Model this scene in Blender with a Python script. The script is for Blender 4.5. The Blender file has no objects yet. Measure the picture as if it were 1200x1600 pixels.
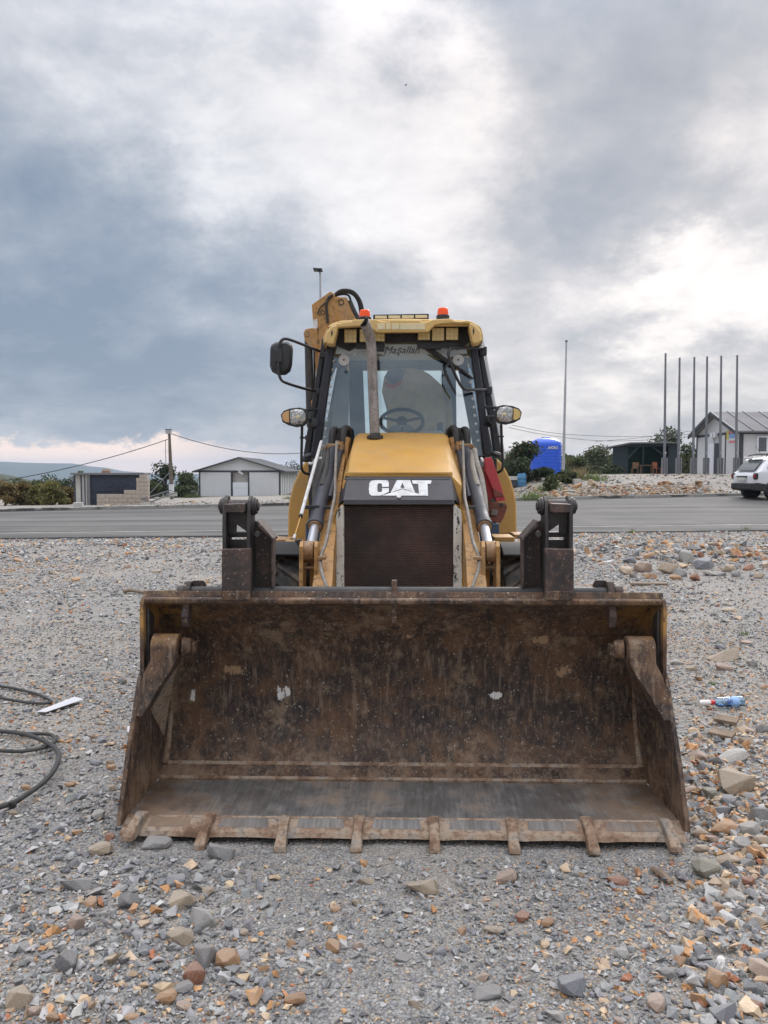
import bpy, bmesh, math, random
import numpy as np
from mathutils import Vector, Matrix
random.seed(7); rng = np.random.default_rng(11)
S = bpy.context.scene
C = S.collection
R = math.radians

# ------------------------------------------------------------------ camera
CAMH = 1.62; PITCH = math.atan(65/1200.0); FPX = 1200.0
cd = bpy.data.cameras.new('camera'); cam = bpy.data.objects.new('camera', cd); C.objects.link(cam)
cd.sensor_fit = 'VERTICAL'; cd.sensor_height = 36.0; cd.lens = 27.0
cd.clip_start = 0.05; cd.clip_end = 9000
cam.location = (0, 0, CAMH); cam.rotation_euler = (math.pi/2 - PITCH, 0, 0)
S.camera = cam
S.render.resolution_x = 768; S.render.resolution_y = 1024

# ------------------------------------------------------------------ sky, sun, exposure
S.view_settings.view_transform = 'Standard'; S.view_settings.look = 'None'
S.view_settings.gamma = 1.0; S.view_settings.use_curve_mapping = False
S.view_settings.exposure = 0.30
SUN_AZ, SUN_EL = R(22), R(27)          # east of straight ahead, behind the bright cloud
def raydir(px, py):
    xc = (px-600)/FPX; yc = (800-py)/FPX
    f = Vector((0, math.cos(PITCH), -math.sin(PITCH))); u = Vector((0, math.sin(PITCH), math.cos(PITCH)))
    return f + Vector((xc, 0, 0)) + u*yc
def make_world():
    w = bpy.data.worlds.new('World'); S.world = w; w.use_nodes = True
    nt = w.node_tree; nt.nodes.clear(); L = nt.links.new
    def N(t, **k):
        n = nt.nodes.new(t)
        for a, b in k.items(): setattr(n, a, b)
        return n
    def M(op, a, b=None, c=None, clamp=False):
        n = N('ShaderNodeMath', operation=op, use_clamp=clamp)
        for i, v in enumerate((a, b, c)):
            if v is None: continue
            if isinstance(v, (int, float)): n.inputs[i].default_value = v
            else: L(v, n.inputs[i])
        return n.outputs[0]
    def VM(op, a, b=None, s=None):
        n = N('ShaderNodeVectorMath', operation=op)
        for i, v in enumerate((a, b)):
            if v is None: continue
            if isinstance(v, (tuple, Vector)): n.inputs[i].default_value = tuple(v)
            else: L(v, n.inputs[i])
        if s is not None:
            if isinstance(s, (int, float)): n.inputs[3].default_value = s
            else: L(s, n.inputs[3])
        return n
    def MR(v, a, b, c, d):
        n = N('ShaderNodeMapRange', interpolation_type='SMOOTHSTEP'); L(v, n.inputs[0])
        for i, x in enumerate((a, b, c, d)): n.inputs[i+1].default_value = x
        return n.outputs[0]
    tc = N('ShaderNodeTexCoord'); D = VM('NORMALIZE', tc.outputs['Generated']).outputs[0]
    sep = N('ShaderNodeSeparateXYZ'); L(D, sep.inputs[0]); z = sep.outputs[2]
    zz = M('ADD', M('MAXIMUM', z, 0.0), 0.42)
    iz = M('DIVIDE', 1.0, zz)
    P = VM('SCALE', D, s=iz).outputs[0]                       # cloud sheet seen in perspective
    def noise(vec, sc, det, ro=0.55, off=(0, 0, 0), dist=0.0):
        a = VM('ADD', vec, off).outputs[0]
        n = N('ShaderNodeTexNoise'); L(a, n.inputs['Vector'])
        n.inputs['Scale'].default_value = sc; n.inputs['Detail'].default_value = det
        n.inputs['Roughness'].default_value = ro; n.inputs['Distortion'].default_value = dist
        return n
    wv = noise(P, 2.4, 7, 0.64, (3.1, 1.7, 0))
    warp = VM('SUBTRACT', wv.outputs['Color'], (0.5, 0.5, 0.5)).outputs[0]
    DW = VM('ADD', D, VM('SCALE', warp, s=0.42).outputs[0]).outputs[0]
    n1 = noise(P, 1.9, 9, 0.60, (0.35, 2.2, 0.4), 0.5).outputs['Fac']
    n2 = noise(P, 5.0, 8, 0.62, (5.0, 1.0, 2.0), 0.3).outputs['Fac']
    t = M('ADD', 0.565, M('MULTIPLY', M('SUBTRACT', n1, 0.5), 1.45))
    t = M('ADD', t, M('MULTIPLY', M('SUBTRACT', n2, 0.5), 0.95))
    # large cloud banks and breaks, each at its own direction in the sky
    for px, py, r, a in SKY_LOBES:
        c = raydir(px, py).normalized()
        d = VM('DISTANCE', DW, c).outputs['Value']
        t = M('ADD', t, M('MULTIPLY', MR(d, 0.0, r, 1.0, 0.0), a))
    ramp = N('ShaderNodeValToRGB'); L(M('MULTIPLY', t, 0.75), ramp.inputs[0])
    e = ramp.color_ramp.elements
    pts = [(0.0, (0.230, 0.270, 0.335)), (0.19, (0.300, 0.333, 0.392)), (0.36, (0.40, 0.417, 0.460)),
           (0.53, (0.56, 0.552, 0.575)), (0.68, (0.735, 0.705, 0.705)), (0.80, (0.82, 0.785, 0.775)), (1.0, (0.98, 0.925, 0.87))]
    e[0].position, e[0].color = pts[0][0], pts[0][1]+(1,)
    e[1].position, e[1].color = pts[-1][0], pts[-1][1]+(1,)
    for p, c in pts[1:-1]:
        k = e.new(p); k.color = c+(1,)
    # rain-blue air in the bank on the left
    bl = MR(VM('DISTANCE', D, raydir(120, 430).normalized()).outputs['Value'], 0.10, 0.55, 1.0, 0.0)
    tint = N('ShaderNodeMix', data_type='RGBA', blend_type='MULTIPLY'); L(bl, tint.inputs[0]); L(ramp.outputs[0], tint.inputs[6]); tint.inputs[7].default_value = (0.93, 0.985, 1.03, 1)
    # thin peach light under the cloud base along the horizon
    band = M('MULTIPLY', MR(z, -0.02, 0.012, 1.0, 1.0), MR(M('ADD', z, M('MULTIPLY', M('SUBTRACT', n2, 0.5), 0.11)), 0.024, 0.040, 1.0, 0.0))
    az = M('ARCTAN2', sep.outputs[0], sep.outputs[1])
    band = M('MULTIPLY', band, MR(az, -0.34, -0.06, 1.0, 0.0))
    mx = N('ShaderNodeMix', data_type='RGBA'); L(band, mx.inputs[0]); L(tint.outputs[2], mx.inputs[6]); mx.inputs[7].default_value = (1.0, 0.80, 0.69, 1)
    # overcast sky grows brighter towards the zenith
    gain = M('ADD', 1.0, M('MULTIPLY', MR(z, 0.42, 0.95, 0.0, 1.0), ZENITH_GAIN))
    cl = N('ShaderNodeBackground'); L(mx.outputs[2], cl.inputs[0]); L(gain, cl.inputs[1])
    sky = N('ShaderNodeTexSky'); sky.sky_type = 'NISHITA'; sky.sun_disc = False
    sky.sun_elevation = SUN_EL; sky.sun_rotation = SUN_AZ
    bg = N('ShaderNodeBackground'); L(sky.outputs[0], bg.inputs[0]); bg.inputs[1].default_value = 0.10
    ms = N('ShaderNodeMixShader'); ms.inputs[0].default_value = 0.94
    L(bg.outputs[0], ms.inputs[1]); L(cl.outputs[0], ms.inputs[2])
    out = N('ShaderNodeOutputWorld'); L(ms.outputs[0], out.inputs[0])
ZENITH_GAIN = 3.2
SKY_LOBES = [(540, 160, 0.34, 0.34), (560, 235, 0.20, 0.18), (350, 130, 0.24, 0.20), (730, 290, 0.18, 0.20), (950, 140, 0.26, -0.32), (720, 130, 0.13, -0.28), (1090, 50, 0.24, -0.20),
             (20, 300, 0.34, -0.24), (200, 430, 0.30, -0.22), (330, 600, 0.26, -0.20), (90, 560, 0.24, -0.14), (560, 430, 0.18, -0.12), (1075, 465, 0.13, 0.55), (1190, 500, 0.16, 0.22),
             (1190, 240, 0.15, 0.24), (960, 330, 0.13, -0.16), (960, 540, 0.12, -0.22), (900, 640, 0.20, 0.10), (1050, 640, 0.22, 0.06), (640, 620, 0.12, 0.08), (830, 420, 0.12, -0.10),
             (480, 105, 0.09, -0.24), (270, 0, 0.12, -0.26), (110, 90, 0.26, 0.36)]
make_world()
sl = bpy.data.lights.new('sun', 'SUN'); sun = bpy.data.objects.new('sun', sl); C.objects.link(sun)
sl.energy = 1.3; sl.angle = R(25); sl.color = (1.0, 0.95, 0.88)
sd = Vector((math.sin(SUN_AZ)*math.cos(SUN_EL), math.cos(SUN_AZ)*math.cos(SUN_EL), math.sin(SUN_EL)))
sun.rotation_euler = (-sd).to_track_quat('-Z', 'Y').to_euler(); sun.location = sd*60
# ------------------------------------------------------------------ pixels -> places
def WP(px, py, Y):
    d = raydir(px, py); return Vector((0, 0, CAMH)) + d*(Y/d.y)
def sstep(a, b, x):
    t = min(1.0, max(0.0, (x-a)/(b-a))); return t*t*(3-2*t)
ROADW = 12.0
def road_t(x, y): return (y - 19.12 - 0.125*x)/1.0077
def lump(x, y):
    return (0.012*math.sin(1.9*x+0.7)*math.sin(1.6*y+1.1) + 0.007*math.sin(4.3*x+2.1*y) + 0.005*math.sin(7.7*y-3.1*x+0.4))
def far_base(x): return 0.25 + 0.0165*max(-18.0, min(30.0, x))
def ground_z(x, y):
    t = road_t(x, y)
    if t < 0:
        a = sstep(-0.2, -1.2, t)
        z = lump(x, y)*a
        z += 0.10*math.exp(-((x-6.3)/2.2)**2 - ((y-14.5)/1.7)**2)*a        # low heap of rock by the road
        z += 0.05*math.exp(-((t+2.4)/1.0)**2)*sstep(2.0, -2.0, x)              # graded berm
        z += 0.04*math.exp(-((x-1.95)/0.45)**2 - ((y-3.7)/1.0)**2)
        return z
    zb = far_base(x)
    if t <= ROADW: return t/ROADW*zb
    q = t-ROADW
    zl = zb + 0.10 - 0.020*min(q, 60.0) - 0.05*max(0.0, min(q-60, 1200.0))
    zr = zb + 0.10 + (1.36-zb-0.10)*sstep(1.0, 9.5, q) - 0.05*max(0.0, min(q-75, 1200.0))
    k = sstep(3.5, 8.5, x - 0.06*q)
    return zl*(1-k) + zr*k
def GP(px, py, ymax=120):
    d = raydir(px, py); d = d/d.y; y = 1.2; prev = y
    while y < ymax:
        p = Vector((0, 0, CAMH)) + d*y
        if p.z <= ground_z(p.x, p.y):
            a, b = prev, y
            for _ in range(24):
                m = (a+b)/2; p = Vector((0, 0, CAMH)) + d*m
                if p.z <= ground_z(p.x, p.y): b = m
                else: a = m
            p = Vector((0, 0, CAMH)) + d*b; p.z = ground_z(p.x, p.y); return p
        prev = y; y += 0.05 + y*0.004
    p = Vector((0, 0, CAMH)) + d*ymax; p.z = ground_z(p.x, p.y); return p
# frame of the machine: u to the right, v away from the camera, w up
MTH = -math.atan(0.02475); MO = Vector((-0.0077, 0, 0)); MV0 = 6.2
MROT = Matrix.Rotation(MTH, 3, 'Z')
def LP(px, py, v):
    o = MROT.inverted() @ (Vector((0, 0, CAMH)) - MO); d = MROT.inverted() @ raydir(px, py)
    return o + d*((v-o.y)/d.y)
def PXW(dpx, v): return dpx/FPX*v

# ------------------------------------------------------------------ mesh builder
def catmull(pts, n=6, closed=False):
    pts = [Vector(p) for p in pts]; out = []
    N = len(pts)
    for i in range(N-1):
        p0 = pts[max(i-1, 0)]; p1 = pts[i]; p2 = pts[i+1]; p3 = pts[min(i+2, N-1)]
        for k in range(n):
            t = k/n
            out.append(0.5*((2*p1) + (p2-p0)*t + (2*p0-5*p1+4*p2-p3)*t*t + (3*p1-p0-3*p2+p3)*t**3))
    out.append(pts[-1]); return out
class MB:
    def __init__(s): s.V = []; s.F = []
    def add(s, vs, fs):
        o = len(s.V); s.V += [tuple(v) for v in vs]; s.F += [tuple(i+o for i in f) for f in fs]; return s
    def box(s, x0, x1, y0, y1, z0, z1):
        v = [(x, y, z) for z in (z0, z1) for y in (y0, y1) for x in (x0, x1)]
        return s.add(v, [(0, 2, 3, 1), (4, 5, 7, 6), (0, 1, 5, 4), (2, 6, 7, 3), (0, 4, 6, 2), (1, 3, 7, 5)])
    def obox(s, c, sx, sy, sz, m=None):
        m = m or Matrix.Identity(3); c = Vector(c)
        v = [c + m @ Vector((x*sx/2, y*sy/2, z*sz/2)) for z in (-1, 1) for y in (-1, 1) for x in (-1, 1)]
        return s.add(v, [(0, 2, 3, 1), (4, 5, 7, 6), (0, 1, 5, 4), (2, 6, 7, 3), (0, 4, 6, 2), (1, 3, 7, 5)])
    def loft(s, rings, caps=True, closed=True):
        n = len(rings[0]); vs = [p for r in rings for p in r]; fs = []
        for i in range(len(rings)-1):
            for j in range(n if closed else n-1):
                a = i*n+j; b = i*n+(j+1) % n; fs.append((a, b, b+n, a+n))
        if caps:
            fs.append(tuple(reversed(range(n)))); fs.append(tuple(range((len(rings)-1)*n, len(rings)*n)))
        return s.add(vs, fs)
    def prism(s, a, b): return s.loft([a, b])
    def pxprism(s, pts, v0, v1):
        a = [LP(x, y, v0) for x, y in pts]; return s.loft([a, [Vector((p.x, v1, p.z)) for p in a]])
    def uprism(s, pts, u0, u1):          # polygon in (v, w) extruded along u
        return s.loft([[Vector((u0, v, w)) for v, w in pts], [Vector((u1, v, w)) for v, w in pts]])
    def cyl(s, p0, p1, r0, r1=None, n=18, caps=True):
        p0 = Vector(p0); p1 = Vector(p1); r1 = r0 if r1 is None else r1
        ax = (p1-p0).normalized(); t = ax.orthogonal().normalized(); b = ax.cross(t)
        ring = lambda p, r: [p + (t*math.cos(2*math.pi*i/n) + b*math.sin(2*math.pi*i/n))*r for i in range(n)]
        return s.loft([ring(p0, r0), ring(p1, r1)], caps)
    def lathe(s, prof, p0, axis, n=24, caps=False):
        p0 = Vector(p0); ax = Vector(axis).normalized(); t = ax.orthogonal().normalized(); b = ax.cross(t)
        return s.loft([[p0 + ax*h + (t*math.cos(2*math.pi*i/n)+b*math.sin(2*math.pi*i/n))*r for i in range(n)] for r, h in prof], caps)
    def tube(s, pts, r, n=10, smooth=5, caps=True):
        pts = catmull(pts, smooth) if smooth > 1 else [Vector(p) for p in pts]
        T = []
        for i in range(len(pts)):
            a = pts[max(i-1, 0)]; b = pts[min(i+1, len(pts)-1)]; T.append((b-a).normalized())
        nrm = T[0].orthogonal().normalized(); rings = []
        for i, p in enumerate(pts):
            nrm = (nrm - T[i]*nrm.dot(T[i])).normalized(); b = T[i].cross(nrm)
            rr = r[min(len(r)-1, int(i*len(r)/len(pts)))] if isinstance(r, (list, tuple)) else r
            rings.append([p + (nrm*math.cos(2*math.pi*k/n)+b*math.sin(2*math.pi*k/n))*rr for k in range(n)])
        return s.loft(rings, caps)
    def build(s, name, mat, parent=None, bevel=0.0, ang=35, off=None, seg=2):
        me = bpy.data.meshes.new(name)
        V = [(x-off[0], y-off[1], z-off[2]) for x, y, z in s.V] if off is not None else s.V
        me.from_pydata(V, [], s.F)
        bm = bmesh.new(); bm.from_mesh(me); bmesh.ops.recalc_face_normals(bm, faces=bm.faces); bm.to_mesh(me); bm.free()
        me.materials.append(mat)
        me.shade_smooth(); me.set_sharp_from_angle(angle=R(ang))
        o = bpy.data.objects.new(name, me); C.objects.link(o)
        if parent: o.parent = parent
        if bevel:
            m = o.modifiers.new('bevel', 'BEVEL'); m.width = bevel; m.segments = seg; m.limit_method = 'ANGLE'; m.angle_limit = R(40); m.harden_normals = True
        return o
def tag(o, label=None, cat=None, group=None, kind=None):
    for k, v in (('label', label), ('category', cat), ('group', group), ('kind', kind)):
        if v: o[k] = v
    return o
def empty(name, loc, rz=0.0, label=None, cat=None, group=None):
    o = bpy.data.objects.new(name, None); C.objects.link(o); o.location = loc; o.rotation_euler = (0, 0, rz)
    o.empty_display_size = 0.3
    return tag(o, label, cat, group)
def text_mesh(txt, size, depth, shear=0.0, bold=0.0, font_x=1.0):
    cu = bpy.data.curves.new('lettering', 'FONT'); cu.body = txt; cu.size = size; cu.extrude = depth; cu.offset = bold
    cu.align_x = 'CENTER'; cu.align_y = 'CENTER'; cu.shear = shear; cu.resolution_u = 3
    o = bpy.data.objects.new('lettering', cu); C.objects.link(o)
    dg = bpy.context.evaluated_depsgraph_get(); me = bpy.data.meshes.new_from_object(o.evaluated_get(dg))
    bpy.data.objects.remove(o); bpy.data.curves.remove(cu)
    return me

# ------------------------------------------------------------------ materials
class G:
    def __init__(s, name, rough=0.7, metal=0.0, color=None, spec=None):
        m = s.m = bpy.data.materials.new(name); m.use_nodes = True; s.nt = m.node_tree
        s.b = s.nt.nodes['Principled BSDF']; s.out = s.nt.nodes['Material Output']
        s.b.inputs['Roughness'].default_value = rough; s.b.inputs['Metallic'].default_value = metal
        if spec is not None: s.b.inputs['Specular IOR Level'].default_value = spec
        if color: s.b.inputs['Base Color'].default_value = tuple(color)+(1,)
        s.tc = s.nt.nodes.new('ShaderNodeTexCoord'); s.obj = s.tc.outputs['Object']
    def L(s, a, b): s.nt.links.new(a, b)
    def put(s, sock, v):
        if isinstance(v, (int, float)): sock.default_value = v
        elif isinstance(v, (tuple, list)): sock.default_value = tuple(v) if len(v) != 3 or sock.type != 'RGBA' else tuple(v)+(1,)
        else: s.L(v, sock)
    def N(s, t, **k):
        n = s.nt.nodes.new(t)
        for a, b in k.items(): setattr(n, a, b)
        return n
    def scale(s, vec=None, sc=(1, 1, 1), loc=(0, 0, 0)):
        n = s.N('ShaderNodeMapping'); s.L(vec or s.obj, n.inputs[0]); n.inputs['Scale'].default_value = sc; n.inputs['Location'].default_value = loc; return n.outputs[0]
    def noise(s, sc, det=5, ro=0.55, vec=None, dist=0.0, color=False):
        n = s.N('ShaderNodeTexNoise'); s.L(vec or s.obj, n.inputs['Vector']); n.inputs['Scale'].default_value = sc
        n.inputs['Detail'].default_value = det; n.inputs['Roughness'].default_value = ro; n.inputs['Distortion'].default_value = dist
        return n.outputs['Color' if color else 'Fac']
    def voro(s, sc, vec=None, feat='F1', out='Distance', rand=1.0):
        n = s.N('ShaderNodeTexVoronoi', feature=feat); s.L(vec or s.obj, n.inputs['Vector']); n.inputs['Scale'].default_value = sc
        n.inputs['Randomness'].default_value = rand; return n.outputs[out]
    def ramp(s, f, pts, const=False):
        n = s.N('ShaderNodeValToRGB'); s.L(f, n.inputs[0]); e = n.color_ramp.elements
        if const: n.color_ramp.interpolation = 'CONSTANT'
        c4 = lambda c: (tuple(c)+(1,)) if not isinstance(c, (int, float)) else (c, c, c, 1)
        e[0].position, e[0].color = pts[0][0], c4(pts[0][1]); e[1].position, e[1].color = pts[-1][0], c4(pts[-1][1])
        for p, c in pts[1:-1]: e.new(p).color = c4(c)
        return n.outputs[0]
    def mix(s, f, a, b, mode='MIX'):
        n = s.N('ShaderNodeMix', data_type='RGBA', blend_type=mode); s.put(n.inputs[0], f); s.put(n.inputs[6], a); s.put(n.inputs[7], b); return n.outputs[2]
    def math(s, op, a, b=None, clamp=False):
        n = s.N('ShaderNodeMath', operation=op, use_clamp=clamp); s.put(n.inputs[0], a)
        if b is not None: s.put(n.inputs[1], b)
        return n.outputs[0]
    def sep(s, vec=None):
        n = s.N('ShaderNodeSeparateXYZ'); s.L(vec or s.obj, n.inputs[0]); return n.outputs
    def attr(s, name='Col'):
        n = s.N('ShaderNodeAttribute'); n.attribute_name = name; return n.outputs['Color']
    def rand(s): return s.N('ShaderNodeObjectInfo').outputs['Random']
    def col(s, v): s.put(s.b.inputs['Base Color'], v); return s
    def rough(s, v): s.put(s.b.inputs['Roughness'], v); return s
    def metal(s, v): s.put(s.b.inputs['Metallic'], v); return s
    def bump(s, h, st=0.3, dist=0.01):
        n = s.N('ShaderNodeBump'); n.inputs['Strength'].default_value = st; n.inputs['Distance'].default_value = dist
        s.L(h, n.inputs['Height']); s.L(n.outputs[0], s.b.inputs['Normal']); return s
MAT = {}
def plain(name, col, rough=0.6, metal=0.0, var=0.12, sc=6.0, bump=0.0, dirt=None, dirt_amt=0.4, dsc=2.5):
    """painted or plastic surface with slight mottling, dust patches and roughness variation"""
    g = G(name, rough, metal)
    n = g.noise(sc, 6, 0.6); c = tuple(col)
    lo = tuple(x*(1-var) for x in c); hi = tuple(min(1, x*(1+var)) for x in c)
    k = g.ramp(n, [(0.3, lo), (0.7, hi)])
    if dirt:
        d = g.noise(dsc, 8, 0.68); k = g.mix(g.ramp(d, [(0.45, 0.0), (0.72, dirt_amt)]), k, dirt)
        g.rough(g.ramp(d, [(0.4, rough), (0.7, min(1, rough+0.3))]))
    g.col(k)
    if bump: g.bump(g.noise(sc*8, 4), bump, 0.004)
    MAT[name] = g.m; return g.m

def mats():
    # rusted bucket steel
    g = G('rusty_steel', 0.75, 0.0)
    st = g.scale(sc=(1.0, 1.0, 0.35))
    a = g.noise(3.2, 10, 0.72); b = g.noise(11, 9, 0.74, st, 0.3); c = g.noise(46, 6, 0.72, st)
    base = g.ramp(b, [(0.38, (0.020, 0.0135, 0.0115)), (0.48, (0.037, 0.0235, 0.0175)), (0.55, (0.076, 0.044, 0.028)), (0.62, (0.135, 0.084, 0.052)), (0.72, (0.24, 0.165, 0.11))])
    # large darker and browner areas: bare blackened steel low down the back, brown film above
    zz = g.sep()[2]
    low = g.ramp(zz, [(0.20, 0.35), (0.36, 1.0), (0.58, 0.9), (0.74, 0.15)])
    dark = g.mix(g.math('MULTIPLY', low, g.ramp(a, [(0.47, 1.0), (0.56, 0.12)])), base, g.ramp(c, [(0.42, (0.019, 0.015, 0.015)), (0.6, (0.042, 0.032, 0.029))]))
    orange = g.mix(g.ramp(g.noise(4.5, 9, 0.72, g.scale(loc=(4, 2, 1))), [(0.50, 0.0), (0.60, 0.6)]), dark, (0.125, 0.066, 0.032))
    tan = g.mix(g.ramp(g.noise(4.2, 11, 0.78, g.scale(loc=(1, 7, 3))), [(0.535, 0.0), (0.615, 0.75)]), orange, (0.20, 0.145, 0.098))
    fine = g.mix(g.ramp(c, [(0.50, 0.0), (0.66, 0.55)]), tan, (0.135, 0.090, 0.062))
    sp = g.noise(85, 3, 0.6, g.scale(loc=(9, 3, 5)))
    spots = g.mix(g.ramp(sp, [(0.665, 0.0), (0.685, 0.85)]), fine, (0.42, 0.38, 0.33))
    str_ = g.noise(38, 4, 0.6, g.scale(sc=(1.0, 1.0, 0.10), loc=(3, 1, 0)))
    spots = g.mix(g.ramp(str_, [(0.56, 0.0), (0.66, 0.38)]), spots, (0.25, 0.185, 0.135))
    # dust caked along the foot of the back plate
    foot = g.math('MULTIPLY', g.ramp(zz, [(0.13, 1.0), (0.30, 0.0)]), g.ramp(g.noise(7, 8, 0.7), [(0.47, 0.0), (0.60, 0.75)]))
    spots = g.mix(foot, spots, (0.185, 0.125, 0.085))
    # splashes of old white paint, each with a ragged shape
    x, y, z = g.sep()
    rag = g.noise(34, 5, 0.7, g.scale(sc=(1, 1, 0.4)))
    for px, py, v, rx, rz in ((441, 1083, 3.92, 0.036, 0.034), (300, 1083, 3.92, 0.019, 0.040), (776, 1088, 3.92, 0.038, 0.022), (640, 995, 3.86, 0.018, 0.016), (846, 1000, 3.87, 0.04, 0.03), (880, 1050, 3.92, 0.05, 0.035), (365, 1045, 3.92, 0.06, 0.03)):
        p = LP(px, py, v)
        e = g.math('ADD', g.math('POWER', g.math('DIVIDE', g.math('SUBTRACT', x, p.x), rx), 2.0), g.math('POWER', g.math('DIVIDE', g.math('SUBTRACT', z, p.z), rz), 2.0))
        e = g.math('ADD', e, g.math('MULTIPLY', g.math('SUBTRACT', rag, 0.5), 6.5))
        cc = (0.58, 0.58, 0.58) if py > 1050 else (0.30, 0.20, 0.12)
        spots = g.mix(g.ramp(e, [(0.55, 0.95), (0.85, 0.0)]), spots, cc)
    # old yellow paint left in the upper corners
    ax = g.math('ABSOLUTE', x)
    cor = g.math('MULTIPLY', g.ramp(g.math('MULTIPLY', ax, 0.5), [(0.46, 0.0), (0.575, 1.0)]), g.ramp(g.math('MULTIPLY', z, 0.5), [(0.40, 0.0), (0.455, 1.0), (0.485, 1.0), (0.50, 0.25)]))
    cor = g.math('MULTIPLY', cor, g.ramp(g.noise(9, 9, 0.72), [(0.44, 0.0), (0.54, 0.85)]))
    spots = g.mix(cor, spots, (0.30, 0.165, 0.045))
    spots = g.mix(1.0, spots, (1.36, 1.34, 1.30), 'MULTIPLY')
    g.col(spots); g.rough(g.ramp(b, [(0.3, 0.5), (0.65, 0.9)]))
    g.bump(g.math('ADD', g.math('MULTIPLY', b, 0.6), g.math('MULTIPLY', c, 0.4)), 0.55, 0.006)
    MAT['rust'] = g.m
    # scraped floor plate
    g = G('scraped_steel', 0.5, 0.35)
    sx = g.scale(sc=(26, 2.2, 2.2)); a = g.noise(3, 8, 0.7, sx); b = g.noise(2.2, 9, 0.7)
    k = g.ramp(a, [(0.34, (0.135, 0.134, 0.132)), (0.5, (0.200, 0.197, 0.192)), (0.66, (0.285, 0.277, 0.266))])
    k = g.mix(g.ramp(b, [(0.50, 0.0), (0.62, 0.8)]), k, (0.29, 0.21, 0.145))
    xe = g.math('MULTIPLY', g.math('ABSOLUTE', g.sep()[0]), 0.5); k = g.mix(g.math('MULTIPLY', g.ramp(xe, [(0.30, 0.15), (0.58, 1.0)]), g.ramp(g.noise(5, 9, 0.7, g.scale(loc=(3, 3, 3))), [(0.40, 0.0), (0.54, 0.85)])), k, (0.195, 0.125, 0.078))
    scr = g.noise(5, 3, 0.5, g.scale(sc=(60, 5, 5), loc=(3, 0, 0)), 1.2)
    k = g.mix(g.ramp(scr, [(0.68, 0.0), (0.72, 0.6)]), k, (0.42, 0.40, 0.38))
    g.col(k); g.rough(g.ramp(b, [(0.42, 0.42), (0.6, 0.85)])); g.metal(g.ramp(b, [(0.45, 0.45), (0.6, 0.0)])); g.bump(a, 0.25, 0.003); MAT['scraped'] = g.m
    # muddy worn teeth and lip
    g = G('muddy_steel', 0.85, 0.0); a = g.noise(9, 9, 0.7); b = g.noise(40, 6, 0.65)
    k = g.ramp(a, [(0.36, (0.15, 0.085, 0.052)), (0.46, (0.27, 0.18, 0.12)), (0.54, (0.36, 0.28, 0.205)), (0.64, (0.24, 0.22, 0.20))])
    k = g.mix(g.ramp(b, [(0.5, 0.0), (0.62, 0.6)]), k, (0.10, 0.06, 0.04)); g.col(k); g.bump(b, 0.5, 0.004); MAT['muddy'] = g.m
    # dark paint worn to primer and rust
    g = G('worn_dark_paint', 0.55, 0.0); a = g.noise(6, 8, 0.7); b = g.noise(30, 7, 0.72)
    k = g.ramp(a, [(0.38, (0.028, 0.022, 0.022)), (0.50, (0.055, 0.039, 0.036)), (0.62, (0.100, 0.062, 0.048))])
    k = g.mix(g.ramp(b, [(0.56, 0.0), (0.64, 0.75)]), k, (0.17, 0.105, 0.07))
    z = g.sep()[2]
    k = g.mix(g.math('MULTIPLY', g.ramp(z, [(0.0, 1.0), (1.0, 1.0)]), g.ramp(g.noise(55, 4, 0.7), [(0.62, 0.0), (0.66, 0.8)])), k, (0.33, 0.27, 0.22))
    g.col(k); g.rough(g.ramp(a, [(0.35, 0.42), (0.65, 0.75)])); g.bump(b, 0.2, 0.003); MAT['dark_paint'] = g.m
    g = G('blackened_steel', 0.5, 0.2); a = g.noise(14, 8, 0.7)
    g.col(g.ramp(a, [(0.35, (0.028, 0.027, 0.027)), (0.6, (0.055, 0.05, 0.047)), (0.75, (0.12, 0.085, 0.06))])); g.bump(a, 0.15, 0.003); MAT['black_steel'] = g.m
    # machine yellow
    def yellow(name, base, dust, rust_amt):
        g = G(name, 0.42, 0.0); a = g.noise(1.7, 9, 0.66); b = g.noise(26, 8, 0.7)
        k = g.ramp(g.noise(4, 5), [(0.3, tuple(x*0.9 for x in base)), (0.7, tuple(x*1.08 for x in base))])
        k = g.mix(g.ramp(a, [(0.40, 0.05), (0.72, dust)]), k, (0.43, 0.29, 0.15))
        k = g.mix(g.ramp(b, [(0.66-0.16*rust_amt, 0.0), (0.74-0.1*rust_amt, 0.8*min(1, rust_amt+0.3))]), k, (0.105, 0.05, 0.022))
        k = g.mix(g.ramp(g.noise(70, 3, 0.6), [(0.66, 0.0), (0.70, 0.7)]), k, (0.09, 0.055, 0.03))
        k = g.mix(g.ramp(g.noise(6, 9, 0.75, g.scale(sc=(1, 1, 0.4), loc=(2, 8, 1))), [(0.52, 0.0), (0.66, 0.35)]), k, (0.34, 0.27, 0.19))
        g.col(k); g.rough(g.ramp(a, [(0.35, 0.36), (0.65, 0.66)])); g.bump(b, 0.06, 0.002); MAT[name] = g.m
    yellow('yellow_paint', (0.56, 0.30, 0.055), 0.45, 0.0)
    yellow('worn_yellow', (0.42, 0.205, 0.042), 0.8, 1.0)
    yellow('old_yellow', (0.50, 0.27, 0.06), 0.75, 0.45)
    yellow('rubbed_yellow', (0.27, 0.135, 0.05), 0.8, 1.15)
    plain('cream_yellow', (0.62, 0.42, 0.15), 0.4, 0, 0.08, 5, 0, (0.5, 0.36, 0.2), 0.5)
    plain('black_panel', (0.022, 0.022, 0.028), 0.42, 0, 0.25, 8, 0.05, (0.09, 0.065, 0.055), 0.5, 3)
    plain('guard_black', (0.012, 0.012, 0.013), 0.7, 0, 0.2, 8, 0.1)
    plain('black_paint', (0.020, 0.021, 0.026), 0.35, 0, 0.2, 8, 0.03, (0.11, 0.095, 0.08), 0.3, 4)
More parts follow.
